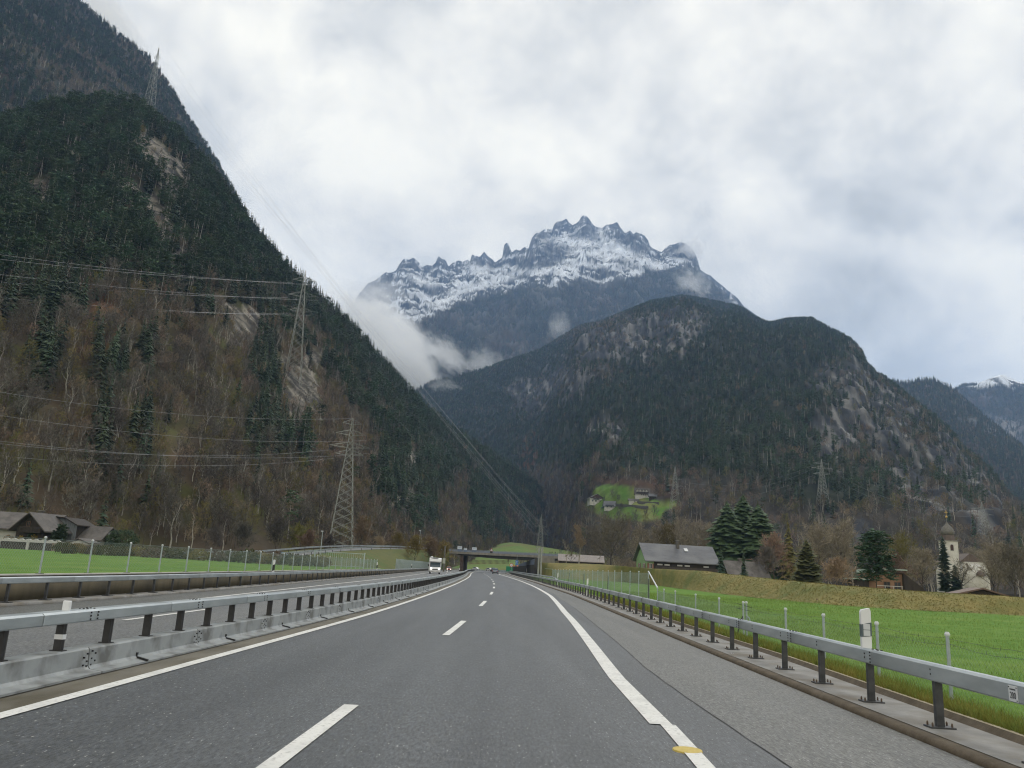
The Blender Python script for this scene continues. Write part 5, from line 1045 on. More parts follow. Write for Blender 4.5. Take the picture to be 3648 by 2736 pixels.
T4 = sorted(TIPS['p4'], key=lambda p: p.z); T5 = sorted(TIPS['p5'], key=lambda p: p.z); T6 = sorted(TIPS['p6'], key=lambda p: p.z)
for k in range(3): wire(T4[2 * k + 1], T5[2 * k], 8, f'{TH[k * 2]} of the wires between the two masts on the right mountain', .07)
for k in range(2): wire(T5[2 * k + 1], T6[2 * k], 8, f'{TH[k * 4]} of the wires between the mast above the pines and the mast behind the church', .05)
# ------------------------------------------------------------------ buildings
PLASTER = mat('white_plaster', (.56, .55, .51), (.66, .65, .61), scale=.8, rough=.9, c3=(.42, .40, .36), s3=.4)
PLASTERG = mat('pale_green_plaster', (.21, .33, .17), (.26, .38, .21), scale=.8, rough=.9)
SLATE = mat('slate_roof', (.085, .09, .105), (.13, .135, .15), scale=1.2, rough=.6, stretch=(.4, 1, 1), c3=(.155, .16, .17), s3=.35)
SLATEB = mat('brown_roof', (.078, .070, .066), (.12, .11, .103), scale=1.5, rough=.8, c3=(.15, .138, .128), s3=.5)
DWOOD = mat('dark_wood', (.022, .018, .015), (.045, .036, .03), scale=3, rough=.8, stretch=(1, 1, .2))
GWOOD = mat('grey_weathered_wood', (.11, .125, .14), (.2, .215, .23), scale=2, rough=.9, stretch=(3, 3, .15))
GLASS = mat('window_glass', (.02, .024, .028), rough=.1)
FRAMEW = mat('white_frame', (.55, .55, .53), rough=.6); FRAMEB = mat('brown_frame', (.13, .07, .04), rough=.7); SHUT = mat('red_shutter', (.22, .09, .06), rough=.7)
def window(par, x, y, z, w, h, nrm, fm=FRAMEW, shutter=None):
    # nrm: 's' front face (-y), 'w' (-x), 'e' (+x)
    b = MB(); pm_ = MB(); d = .05
    def bx(mb, a0, a1, z0, z1, o0, o1):
        if nrm == 's': mb.box(x + a0, x + a1, y - o1, y - o0, z + z0, z + z1)
        elif nrm == 'w': mb.box(x - o1, x - o0, y + a0, y + a1, z + z0, z + z1)
        else: mb.box(x + o0, x + o1, y + a0, y + a1, z + z0, z + z1)
    t_ = .09
    bx(b, -w / 2, w / 2, -h / 2, -h / 2 + t_, .0, .07); bx(b, -w / 2, w / 2, h / 2 - t_, h / 2, .0, .07); bx(b, -w / 2, -w / 2 + t_, -h / 2 + t_, h / 2 - t_, 0, .07); bx(b, w / 2 - t_, w / 2, -h / 2 + t_, h / 2 - t_, 0, .07); bx(b, -.03, .03, -h / 2 + t_, h / 2 - t_, .0, .06)
    bx(pm_, -w / 2 + t_, w / 2 - t_, -h / 2 + t_, h / 2 - t_, .005, .03)
    f = obj('window', b, fm, par); obj('pane', pm_, GLASS, f)
    if shutter:
        for s in (-1, 1): sb = MB(); bx(sb, s * (w / 2 + w * .27) - w * .23, s * (w / 2 + w * .27) + w * .23, -h / 2, h / 2, .01, .06); obj('shutter', sb, shutter, par)
def house(name, lab, base, w, d, wall_h, ridge_h, rz, wm_, rm, wins=(), ov=.7, ridge='x', gable=None, chim=None, balcony=None, cat='house', upper=None):
    t = thing(name, lab, cat, tuple(base), rz); hw_, hd = w / 2, d / 2
    if ridge == 'x': obj('wall', MB().prism([(-hd, -2.5), (hd, -2.5), (hd, wall_h), (0, ridge_h - .12), (-hd, wall_h)], -hw_, hw_, 'x'), wm_, t)
    else: obj('wall', MB().prism([(-hw_, -2.5), (hw_, -2.5), (hw_, wall_h), (0, ridge_h - .12), (-hw_, wall_h)], -hd, hd, 'y'), wm_, t)
    k = (ridge_h - wall_h) / (hd if ridge == 'x' else hw_); th = .22
    for s in (-1, 1):
        e_ = (hd if ridge == 'x' else hw_) + ov; ze = ridge_h - k * e_; poly = [(0, ridge_h), (s * e_, ze), (s * e_, ze + th), (0, ridge_h + th)]
        obj('roof', MB().prism(poly, -(hw_ if ridge == 'x' else hd) - ov, (hw_ if ridge == 'x' else hd) + ov, 'x' if ridge == 'x' else 'y'), rm, t)
    if gable: # dark boarded gable or upper storey proud of the wall
        z0, m_ = gable
        if ridge == 'y': obj('gable_boards', MB().prism([(-hw_ - .04, z0), (hw_ + .04, z0), (hw_ + .04, wall_h - .05), (0, ridge_h - .25), (-hw_ - .04, wall_h - .05)], -hd - .06, -hd - .003, 'y'), m_, t)
        else: obj('gable_boards', MB().prism([(-hd - .04, z0), (hd + .04, z0), (hd + .04, wall_h - .05), (0, ridge_h - .25), (-hd - .04, wall_h - .05)], -hw_ - .06, -hw_ - .003, 'x'), m_, t)
    for wn in wins:
        f_, a, z, ww, hh = wn[:5]; fm_ = wn[5] if len(wn) > 5 else FRAMEW; sh = wn[6] if len(wn) > 6 else None; pr = .062 if gable and z > gable[0] else 0
        if f_ == 's': window(t, a, -hd - (pr if ridge == 'y' else 0), z, ww, hh, 's', fm_, sh)
        elif f_ == 'w': window(t, -hw_ - (pr if ridge == 'x' else 0), a, z, ww, hh, 'w', fm_, sh)
        else: window(t, hw_, a, z, ww, hh, 'e', fm_, sh)
    if chim: x, y, z0, z1 = chim; c_ = obj('chimney', MB().box(x - .35, x + .35, y - .35, y + .35, z0, z1), SLATEB, t); obj('chimney_cap', MB().box(x - .45, x + .45, y - .45, y + .45, z1 + .004, z1 + .12), CONC, c_)
    if balcony:
        x0, x1, z, dp_ = balcony; b_ = obj('balcony', MB().box(x0, x1, -hd - dp_, -hd - .07, z, z + .15), DWOOD, t); rl_ = MB(); rl_.box(x0, x1, -hd - dp_, -hd - dp_ + .06, z + .95, z + 1.05)
        kx = x0
        while kx < x1: rl_.box(kx, kx + .18, -hd - dp_, -hd - dp_ + .04, z + .15, z + .95); kx += .24
        obj('railing', rl_, DWOOD, b_)
    return t
# green house with slate roof (gable to the left, long side to the camera)
q0 = at(2283, 2024, 205); q1 = at(2552, 2044, 192)
Lh = 18.6; rzh = -.3; hc = at(2418, 2030, 199); zg = 3.0
t = house('farm_house', 'pale green house with big grey slate roof and dark lower front behind the embankment', (hc.x, hc.y + 3.5, zg), Lh * .93, 8.5, 3.0, 6.55, .14, DWOOD, SLATE, ov=.9, ridge='x', chim=(.1, -.9, 5.6, 7.7), cat='house')
hw_ = Lh * .93 / 2
obj('end_wall', MB().prism([(-4.25, -2), (4.25, -2), (4.25, 2.95), (0, 6.3), (-4.25, 2.95)], -hw_ - .12, -hw_ - .004, 'x'), PLASTERG, t); obj('end_wall', MB().box(-hw_ - .1, -hw_ + 1.6, -4.33, -4.255, -2, 2.9), PLASTERG, t)
window(t, -hw_ - .125, -2.2, 1.2, .9, 1.3, 'w', FRAMEW, SHUT); window(t, -hw_ - .125, 1.6, 1.2, .9, 1.3, 'w', FRAMEW, SHUT); window(t, -hw_ + .75, -4.34, 1.2, .8, 1.2, 's', FRAMEW, SHUT)
obj('fence_boards', MB().box(-hw_ + 1.7, hw_ + 1, -5.2, -5.1, -2, 1.25), mat('brown_boards', (.035, .028, .026), (.06, .05, .045), scale=2, stretch=(1, 1, .2)), t)
for x in (-6.2, -4.4, -1.2, .7, 5.5): obj('white_sign', MB().box(x, x + 1.3, -4.36, -4.3, 1.5, 1.85), FRAMEW, t)
obj('skylight', MB().prism([(-1.1, 5.85), (-2.0, 5.2), (-2.0, 5.32), (-1.1, 5.97)], 1.6, 2.5, 'x'), REFL, t)
# brown roofed house right of it
q = at(2655, 2040, 200); house('brown_house', 'low house with mottled brown roof behind the small spruce', (q.x + .5, q.y + 3, 1.3), 9, 8, 1.6, 5.1, rzh + .35, DWOOD, SLATEB, wins=(('e', 0, .8, 1, 1),), ov=.8, chim=(-1, 0, 4.5, 5.8))
# long pale shed left of oak
q = at(2040, 2010, 275); house('long_shed', 'long low shed with a pale grey pink roof beside the embankment', (q.x + 3.3, q.y + 6, 4.3), 15, 6, 1.2, 3.2, -.04, DWOOD, mat('pale_roof', (.25, .22, .21), (.31, .28, .27), scale=1), ov=.4, cat='shed')
# pavilion with pale green roofs and orange wall
q = at(3120, 2085, 150); t = thing('garden_pavilion', 'low building with pale green flat roofs behind the broad pine', 'building', (q.x, q.y, 1.0), -.06)
GR = mat('pale_green_roof', (.33, .42, .38), (.42, .50, .46), scale=1.2, rough=.7); OR = mat('orange_wall', (.24, .14, .085), (.30, .185, .12), scale=.6, rough=.9)
obj('wall', MB().box(-3.6, -1.2, 0, 4, -1, 2.2), DWOOD, t); obj('roof', MB().box(-4.2, .0, -.5, 4.5, 2.2, 2.4), GR, t); obj('roof', MB().box(-1.6, 1.4, .5, 4.8, 3.5, 4.1), GR, t); obj('upper_wall', MB().box(-1.4, 5.6, 1, 4.4, -1, 3.5), OR, t); obj('roof', MB().box(1.5, 5.9, .2, 4.8, 4.2, 4.4), GR, t); obj('gable_roof', MB().prism([(5.2, 3.7), (8.9, .9), (8.9, -.6), (5.2, -.6)], .2, 4.2), DWOOD, t); window(t, 2.4, .99, 1.4, 1.2, 1.4, 's', FRAMEB); window(t, 4.3, .99, 1.4, 1.2, 1.4, 's', FRAMEB)
rl_ = MB(); rl_.box(-.5, 4.2, -1.6, -1.52, 1.25, 1.35)
for k in range(4): rl_.box(-.5 + k * 1.5, -.42 + k * 1.5, -1.6, -1.52, -.5, 1.25)
obj('railing', rl_, FRAMEW, t)
# red brown hut roof right of church
q = at(3470, 2112, 120); house('hut', 'half hidden hut with a flat reddish roof at the foot of the church', (q.x + 2.2, q.y + 3, .2), 7, 5, 1.3, 2.25, -.25, DWOOD, mat('red_brown_roof', (.13, .085, .065), (.17, .12, .095), scale=1), ov=.5, cat='hut', ridge='y')
# church
cy_ = 300; q = at(3402, 2100, cy_); sc = cy_ / FPX
t = thing('village_church', 'white village church with onion domed tower and round apse', 'church', (q.x, q.y, 0.4), .0)
zt = at(3402, 1929, cy_).z - .4; w2 = 2.35
obj('tower', MB().box(-w2, w2, 0, w2 * 2, -1, zt), PLASTER, t); obj('cornice', MB().box(-w2 - .25, w2 + .25, -.25, w2 * 2 + .25, zt + .003, zt + .4), CONC, t)
z1 = zt + .4; k = at(3402, 1837, cy_).z - .4 - zt
domem = mat('shingle_dome', (.115, .11, .095), (.18, .17, .15), scale=1.5, rough=.7)
o = obj('dome_base', MB().lathe([(w2 * 1.05, z1), (w2 * .97, z1 + 1.0), (w2 * .86, z1 + 2.0)], 8, (0, w2)), mat('brown_shingles', (.10, .07, .055), (.13, .10, .08), scale=2), t)
pr = [(.86, .0), (1.0, .35), (1.06, .9), (1.0, 1.6), (.82, 2.4), (.55, 3.2), (.28, 3.9), (.12, 4.5), (.06, 5.2), (.04, 6.3)]
obj('onion_dome', MB().lathe([(w2 * a * .96, z1 + 2.0 + b) for a, b in pr], 16, (0, w2)).mesh('onion_dome', True), domem, t)
zz = z1 + 8.2; GOLD = mat('gold', (.55, .38, .12), rough=.3, metal=.7)
obj('ball', MB().lathe([(.05, zz), (.36, zz + .25), (.42, zz + .5), (.36, zz + .75), (.05, zz + 1.0)], 10, (0, w2)).mesh('ball', True), GOLD, t)
cr_ = MB(); cr_.box(-.06, .06, w2 - .06, w2 + .06, zz + 1, zz + 3.1); cr_.box(-.6, .6, w2 - .05, w2 + .05, zz + 2.1, zz + 2.25); cr_.box(-.35, .35, w2 - .05, w2 + .05, zz + 2.6, zz + 2.72); obj('cross', cr_, GOLD, t)
arch = [(-.5, -1.1), (.5, -1.1), (.5, .5), (.35, .85), (0, 1.0), (-.35, .85), (-.5, .5)]
f_ = obj('window', MB().prism([(a * 1.25, b * 1.12 + zt - 2.2) for a, b in arch], -.06, -.003), CONC, t); obj('louvre', MB().prism([(a, b + zt - 2.2) for a, b in arch], -.1, -.062), mat('louvre_brown', (.06, .03, .022), rough=.8), f_)
# nave body and apse
hx = (3490 - 3402) * sc; zn = at(3490, 2003, cy_).z - .4; zp = at(3475, 1971, cy_).z - .4
obj('nave', MB().prism([(hx - 5.2, -1), (hx + 5.2, -1), (hx + 5.2, zn * .72), (hx + 3.6, zn), (hx - 3.6, zn), (hx - 5.2, zn * .72)], 2.2, 20), PLASTER, t)
obj('nave_roof', MB().prism([(hx - 4.8, zn + .01), (hx - 1.0, zp), (hx + 4.6, zn + .01)], 3.2, 20.5), mat('brown_shingles'  , (.1, .07, .055)), t)
obj('apse', MB().lathe([(4.6, -1), (4.6, zn * .62), (4.3, zn * .72), (3.4, zn * .86), (1.8, zn * .95), (.05, zn * .97)], 20, (hx, 3.4)).mesh('apse', True), PLASTER, t)
obj('canopy', MB().lathe([(1.6, zn * .60), (1.5, zn * .66), (1.1, zn * .72), (.1, zn * .77)], 12, (hx, -1.0)), mat('brown_shingles', (.1, .07, .055)), t)
# houses on the hillside meadow
def hs(px_, py_, k='R'): p = on_hill(k, px_, py_); return p
U = lambda p: p.y / FPX    # metres per photo pixel there
q = hs(2122, 1793); u = U(q); house('hillside_house', 'large white farmhouse with brown gable roof at the left of the hillside meadow', q, 52 * u, 34 * u, 16 * u, 31 * u, .15, PLASTER, SLATEB, wins=(('s', -16 * u, 7 * u, 6 * u, 6 * u), ('s', -4 * u, 7 * u, 6 * u, 6 * u), ('s', 12 * u, 7 * u, 6 * u, 6 * u), ('s', 12 * u, 17 * u, 5 * u, 5 * u), ('s', -8 * u, 18 * u, 5 * u, 5 * u)), ov=1.2, ridge='y', gable=(20 * u, mat('reddish_boards', (.09, .05, .04), (.13, .08, .06), scale=2)), balcony=(-14 * u, 8 * u, 12 * u, 1.3))
q = hs(2172, 1812); u = U(q); house('hillside_house', 'grey roofed chalet just below the large white farmhouse', q, 36 * u, 24 * u, 11 * u, 26 * u, -.2, PLASTER, SLATE, wins=(('s', -8 * u, 5 * u, 5 * u, 4 * u), ('s', 6 * u, 5 * u, 5 * u, 4 * u)), ov=1.0, ridge='x', balcony=(-14 * u, 15 * u, 8 * u, 1.2))
q = hs(2257, 1790); u = U(q); house('hillside_house', 'small low white house in the middle of the hillside meadow', q, 33 * u, 14 * u, 8 * u, 12 * u, -.05, PLASTER, SLATEB, ov=.8, wins=(('s', 2 * u, 4 * u, 4 * u, 4 * u),))
q = hs(2287, 1770); u = U(q); house('hillside_house', 'long white house with brown dormers at the right edge of the hillside meadow', q, 48 * u, 24 * u, 13 * u, 30 * u, -.08, PLASTER, SLATEB, ov=1, wins=tuple(('s', x * u, 6 * u, 4 * u, 4 * u) for x in (-2, 5, 12, 19)), balcony=(-20 * u, 22 * u, 12 * u, 1.2))
for k in range(4):
    dm = thing('dormer_group', '', '') if False else None
q2 = hs(2324, 1775); u = U(q2); house('hillside_shed', 'dark wooden shed against the right end of the long white house', q2, 22 * u, 16 * u, 8 * u, 15 * u, -.1, DWOOD, SLATE, ov=.8, cat='shed')
# dormers on the long house
par = [o for o in COL.objects if o.get('label', '').startswith('long white house')][0]
for k in range(4): x = (-17 + k * 10.5) * U(q); u = U(q); f_ = obj('dormer', MB().prism([(x - 3.4 * u, 15 * u), (x + 3.4 * u, 15 * u), (x + 3.4 * u, 21 * u), (x, 24.5 * u), (x - 3.4 * u, 21 * u)], -12 * u - .4, -2 * u), PLASTER, par); obj('dormer_roof', MB().prism([(x - 4.4 * u, 20.6 * u), (x, 25 * u), (x + 4.4 * u, 20.6 * u), (x + 4.4 * u, 22 * u), (x, 26.5 * u), (x - 4.4 * u, 22 * u)], -12 * u - 1., -2 * u), SLATEB, f_)
# terrace walls on the meadow
for k, (a, b) in enumerate((((2272, 1792), (2348, 1796)), ((2190, 1800), (2260, 1806)), ((2262, 1806), (2310, 1810)))):
    A_ = hs(*a); B_ = hs(*b); tw2 = thing('terrace_wall', ('upper', 'left lower', 'right lower')[k] + ' grey stone terrace wall on the hillside meadow', 'wall'); quadwall('wall', A_, B_, A_.z - 1, A_.z + 1.6, B_.z - 1, B_.z + 1.6, .8, mat('stone_wall', (.09, .085, .085), (.14, .135, .13), scale=1), tw2)
for px_, py_, hh_, kind_, lab in ((2151, 1808, 13, 'c', 'dark conifer beside the large white farmhouse on the hillside'), (2180, 1778, 9, 'b', 'round bare tree in the upper part of the hillside meadow'), (2204, 1786, 6, 'b', 'thin pale tree in the middle of the hillside meadow'), (2212, 1822, 7, 'b', 'small bare tree on the lower hillside meadow'), (2300, 1846, 9, 'b', 'bushy bare tree at the lower right of the hillside meadow'), (2330, 1842, 10, 'b', 'bare tree at the lower right corner of the hillside meadow'), (2262, 1850, 8, 'b', 'bare tree at the lower edge of the hillside meadow'), (2352, 1762, 8, 'y', 'yellow leaved tree at the right end of the long hillside house')):
    p = on_hill('R', px_, py_); tm, cm = spruce(int(px_), h=hh_, w=.2, lev=16, per=9, m_=NEED, low=.02) if kind_ == 'c' else bare(int(px_), h=hh_, w=.36, low=.12, limbs=14, sub=6, tw=6, m_=TWIG if kind_ == 'b' else MATS['yellow_leaves'] if 'yellow_leaves' in MATS else mat('yellow_leaves', (.26, .18, .03), (.34, .25, .06), scale=2), tws=.09)
    e_ = thing('conifer_tree' if kind_ == 'c' else 'bare_tree', lab, 'tree', p); obj('trunk', tm, parent=e_); obj('crown', cm, parent=e_)
# ---- left houses
zL = 2.3; q = at(130, 1925, 150)
t = house('chalet', 'chalet with brown roof and white walls at the left edge of the picture', (q.x - 3.6, q.y + 2, zL), 11.5, 9.5, 2.3, 4.9, .12, PLASTER, SLATEB, ov=1.0, ridge='x', wins=(('s', 1.2, 1.1, 1.1, 1.1, FRAMEB),))
t2 = house('chalet_wing', 'dark wooden gabled front of the chalet with balcony above the garden', (q.x + 2.9, q.y - 3.8, zL), 5.6, 5.6, 2.4, 4.75, -.2, DWOOD, SLATEB, ov=1.0, ridge='y', balcony=(-1.4, 2.8, 1.4, 1.0), wins=(('s', -.6, 2.9, .8, .9, FRAMEB),), chim=(-2.2, 1.5, 4., 5.4))
q = at(252, 1935, 152); t = thing('barn', 'tall barn of weathered grey upright boards beside the chalet', 'barn', (q.x, q.y - 3.5, zL - .4), -.1)
obj('core', MB().prism([(-2.5, -1), (2.5, -1), (2.5, 3.7), (.3, 4.75), (-2.5, 4.95)], .1, 5), DWOOD, t)
for k in range(17):
    x = -2.5 + k * .3; top_ = (4.95 - .07 * (x + 2.5)) if x < .3 else 4.75 - (x - .3) * .48; obj('board', MB().box(x, x + .27, .0 + .03 * (k % 3 == 0), .095, -1, top_ - random.uniform(.1, .2)), GWOOD, t)
obj('roof', MB().prism([(-3.0, 4.98), (.3, 4.78), (3.0, 3.5), (3.0, 3.68), (.35, 4.95), (-3.0, 5.15)], -.5, 5.4), DWOOD, t)
q = at(312, 1942, 150); house('outbuilding', 'low outbuilding with wide brown roof and white strip wall right of the barn', (q.x, q.y + 1.5, zL), 6.2, 4.5, 1.2, 3.1, -.15, PLASTER, SLATEB, ov=.7, ridge='x', wins=(('s', -1.7, .75, .6, .4, FRAMEB), ('s', .2, .75, .6, .4, FRAMEB), ('s', 2, .75, .6, .4, FRAMEB)))
q = at(285, 1950, 141); house('lean_to', 'small white shed with dark sloping roof in front of the outbuilding', (q.x + .5, q.y, zL - .9), 3.4, 3, 1.0, 1.6, -.1, PLASTER, SLATEB, ov=.3, ridge='y', cat='shed')
gw = thing('garden_wall', 'long white garden wall with dark openings and square pillars below the chalet', 'wall', tuple(at(105, 1953, 136)), -.02); gw.location.z = .9
STW = mat('dark_stone', (.05, .045, .04), (.08, .072, .065), scale=1.2)
obj('wall', MB().box(-6.6, 4.6, .1, .5, -.5, 1.15), STW, gw); obj('beam', MB().box(-6.6, 5.4, -.12, .7, 1.16, 1.5), FRAMEW, gw)
for x in (-5.2, -.4, 4.2): obj('pillar', MB().box(x - .22, x + .22, -.1, .09, -.4, 1.15), FRAMEW, gw)
for k in range(8): obj('wave_coping', MB().prism([(-4.6 + k * 1.22, 1.51), (-3.5 + k * 1.22, 1.51), (-3.75 + k * 1.22, 1.64), (-4.0 + k * 1.22, 1.72), (-4.3 + k * 1.22, 1.66)], -.1, .3), FRAMEW, gw)
pw_ = thing('plank_fence', 'brown board fence between the hedge bushes at the far edge of the left field', 'fence', tuple(at(260, 1965, 132)), -.03); pw_.location.z = .8
for k in range(18): obj('board', MB().box(-3.6 + k * .42, -3.24 + k * .42, -.03, .03, -.2, 1.35 + random.uniform(-.06, .06)), mat('fence_board', (.16, .12, .09), (.25, .20, .15), scale=.7), pw_)
# blue tarpaulin car shape by the ramp
q = at(1010, 1974, 150); t = thing('covered_car', 'car under a pale blue cover at the foot of the ramp', 'car', (q.x, q.y, q.z - 1.0)); obj('cover', MB().prism([(-2.1, 0), (2.1, 0), (2.0, .7), (1.1, .85), (.5, 1.35), (-.9, 1.35), (-1.6, .85), (-2.1, .75)], -.85, .85), mat('blue_cover', (.16, .28, .42), (.3, .42, .52), scale=1), t)
# ------------------------------------------------------------------ vehicles
TYRE = mat('tyre', (.012, .012, .013), rough=.8); RIM = mat('rim', (.3, .3, .31), rough=.4, metal=.6); LAMP = mat('lit_headlight', (1, .96, .85), emit=3.5, rough=.3); TAIL = mat('tail_lamp', (.35, .01, .01), rough=.3); VGL = mat('vehicle_glass', (.05, .07, .085), rough=.08)
def wheel(t, x, y, r=.32, w=.2):
    m_ = MB().prism([(r * math.cos(6.2832 * k / 16), r + r * math.sin(6.2832 * k / 16)) for k in range(16)], -w / 2, w / 2, 'x'); o = obj('wheel', m_, TYRE, t, loc=(x, y, 0)); obj('rim', MB().prism([(r * .6 * math.cos(6.2832 * k / 12), r + r * .6 * math.sin(6.2832 * k / 12)) for k in range(12)], -w / 2 - .01, w / 2 + .01, 'x'), RIM, o)
def loft_body(sec):
    # sections along y: (y, half width, z list as (x factor, z)); ring order shared
    mb = MB(); n = len(sec[0][1]); 
    for y, ring in sec: mb.v += [(x, y, z) for x, z in ring]
    for i in range(len(sec) - 1):
        for k in range(n): mb.f.append((i * n + k, i * n + (k + 1) % n, (i + 1) * n + (k + 1) % n, (i + 1) * n + k))
    mb.f.append(tuple(reversed(range(n)))); mb.f.append(tuple(range((len(sec) - 1) * n, len(sec) * n))); return mb
def car(lab, loc, rz, paint, suv=0, lights='front', name='car', darklow=False):
    """nose towards -y"""
    t = thing(name, lab, 'car', loc, rz); h = 1.46 + suv * .3; W_ = .89 + suv * .06
    def ring(w, z0, z1): return [(-w * .93, z0), (w * .93, z0), (w, z0 + (z1 - z0) * .35), (w * .97, z1 * .97), (w * .82, z1), (-w * .82, z1), (-w * .97, z1 * .97), (-w, z0 + (z1 - z0) * .35)]
    b = h * .60
    obj('body', loft_body([(-2.12, ring(W_ * .80, .32, .58)), (-2.0, ring(W_ * .93, .24, .70)), (-1.2, ring(W_, .2, b * 1.02)), (-.9, ring(W_, .2, b * 1.06)), (1.5, ring(W_, .2, b * 1.1)), (2.0, ring(W_ * .95, .24, b * 1.08)), (2.12, ring(W_ * .85, .34, b * .95))]), paint, t)
    def r4(w, z): return [(-w, z), (w, z)]
    zr = h; zb_ = b * 1.03
    gm = MB().add([(-W_ * .88, -1.05, zb_), (W_ * .88, -1.05, zb_), (W_ * .90, 1.85, zb_), (-W_ * .90, 1.85, zb_), (-W_ * .70, -.30, zr - .02), (W_ * .70, -.30, zr - .02), (W_ * .70, 1.30, zr - .02), (-W_ * .70, 1.30, zr - .02)], [(0, 3, 2, 1), (4, 5, 6, 7), (0, 1, 5, 4), (1, 2, 6, 5), (2, 3, 7, 6), (3, 0, 4, 7)])
    obj('window_band', gm, VGL, t)
    rf = MB().add([(-W_ * .72, -.34, zr - .03), (W_ * .72, -.34, zr - .03), (W_ * .72, 1.34, zr - .03), (-W_ * .72, 1.34, zr - .03), (-W_ * .62, -.2, zr + .03), (W_ * .62, -.2, zr + .03), (W_ * .62, 1.2, zr + .03), (-W_ * .62, 1.2, zr + .03)], [(0, 3, 2, 1), (4, 5, 6, 7), (0, 1, 5, 4), (1, 2, 6, 5), (2, 3, 7, 6), (3, 0, 4, 7)]); obj('roof', rf, paint, t)
    for s in (-1, 1):
        for ya, yb, za, zb2 in ((-1.07, -.30, zb_ - .02, zr), (1.87, 1.30, zb_ - .02, zr)):
            obj('pillar', MB().tube((s * W_ * .885, ya, za), (s * W_ * .705, yb, zb2), .035, .035, 4), paint, t)
        obj('mirror', MB().cbox(s * (W_ + .10) - .09, s * (W_ + .10) + .09, -.85, -.72, b * 1.05, b * 1.05 + .14, .02), BLACKP, t)
        for y in (-1.32, 1.32): wheel(t, s * (W_ - .1), y, .33 + .04 * suv)
        obj('headlight', MB().cbox(s * W_ * .68 - .14, s * W_ * .68 + .14, -2.135, -2.0, .52, .66, .03), LAMP if lights == 'front' else REFL, t)
        obj('tail_lamp', MB().cbox(s * W_ * .80 - .1, s * W_ * .80 + .1, 2.05, 2.15, .72, 1.0, .02), TAIL, t)
    obj('grille', MB().cbox(-.45, .45, -2.14, -2.05, .34, .5, .02), BLACKP, t); obj('number_plate', MB().box(-.26, .26, 2.13, 2.15, .55, .67), FRAMEW, t)
    obj('bumper', MB().cbox(-W_ * .85, W_ * .85, 2.02, 2.16, .28, .5, .03), BLACKP, t)
    return t
def paint(n, c): return mat(n, c, rough=.25, coat=.8)
# motorhome (faces the camera)
q = g(1545, 2044.5); t = thing('motorhome', 'white motorhome with grey roof hatch coming towards the camera', 'motorhome', (q.x + .2, q.y, 0), .10); t.scale = (1.1, 1.1, 1.1)
MW = mat('motorhome_white', (.70, .71, .72), rough=.35, coat=.5)
obj('living_box', MB().cbox(-1.15, 1.15, 1.0, 5.6, .55, 2.85, .08), MW, t)
obj('cab', MB().prism([(-1.0, .45), (-1.05, .95), (-.55, 1.28), (.35, 2.05), (1.05, 2.1), (1.05, .35), (-.9, .35)], -.98, .98, 'x').mesh('cab'), MW, t)
obj('overcab', MB().prism([(.15, 2.12), (-.1, 2.3), (.1, 2.75), (.9, 2.98), (1.1, 2.9), (1.1, 2.12)], -1.12, 1.12, 'x').mesh('overcab'), MW, t)
obj('windscreen', MB().prism([(-.56, 1.30), (.32, 2.06), (.30, 2.09), (-.60, 1.32)], -.86, .86, 'x'), VGL, t)
obj('screen_surround', MB().prism([(-.57, 1.285), (.345, 2.07), (.34, 2.082), (-.59, 1.30)], -.95, .95, 'x'), BLACKP, t)
obj('roof_hatch', MB().cbox(-.55, .5, .25, .85, 2.90, 3.03, .03), mat('hatch', (.25, .26, .27), rough=.4), t); obj('roof_dish', MB().lathe([(.3, 3.0), (.28, 3.12), (.1, 3.2)], 10, (-.72, .8)), WHITE, t)
for s in (-1, 1):
    obj('headlight', MB().cbox(s * .76 - .13, s * .76 + .13, -1.09, -.9, .86, 1.12, .04), LAMP, t); obj('mirror', MB().cbox(s * 1.26 - .1, s * 1.26 + .1, -.3, -.15, 1.35, 1.75, .03), BLACKP, t)
    obj('side_window', MB().prism([(-.35, 1.35), (.35, 1.95), (.85, 1.95), (.85, 1.35)], s * .985 - .004, s * .985 + .004, 'x'), VGL, t)
    wheel(t, s * .87, -.35, .34, .22); wheel(t, s * .9, 4.1, .34, .22)
obj('grille', MB().cbox(-.5, .5, -1.075, -.95, .78, .93, .02), BLACKP, t); obj('bumper', MB().cbox(-.95, .95, -1.12, -.9, .3, .5, .03), mat('bumper_grey', (.3, .3, .31), rough=.5), t); obj('number_plate', MB().box(-.26, .26, -1.135, -1.12, .38, .49), FRAMEW, t)
q = g(1598, 2033.5); car('red car with lit headlights following the motorhome', (q.x, q.y, 0), .10, paint('red_paint', (.40, .035, .025)))
q = at(1643, 2032, 325); car('silver car with bright headlights behind the red car', (q.x, q.y, 0), .05, paint('silver_paint', (.50, .52, .53)))
q = at(1697, 2023, 420); car('white car beyond the median barrier, seen at an angle', (q.x, q.y, 0.15), .9, paint('white_paint', (.72, .73, .74)), lights='front')
q = at(1744, 2026, 430); car('pale car just left of the grey car, beyond the median barrier', (q.x, q.y, 0.1), .9, paint('pale_paint', (.62, .64, .62)), lights='off')
q = at(1757, 2026, 330); car('dark green car partly hidden by the grey car ahead', (q.x, q.y, .1), math.pi, paint('dark_paint', (.03, .05, .05)), suv=1, lights='off')
q = at(1765, 2041, 262); car('silver grey hatchback driving away ahead in the right lane', (q.x, q.y, 0), math.pi - .05, paint('grey_paint', (.20, .23, .28)), suv=.8, lights='off')
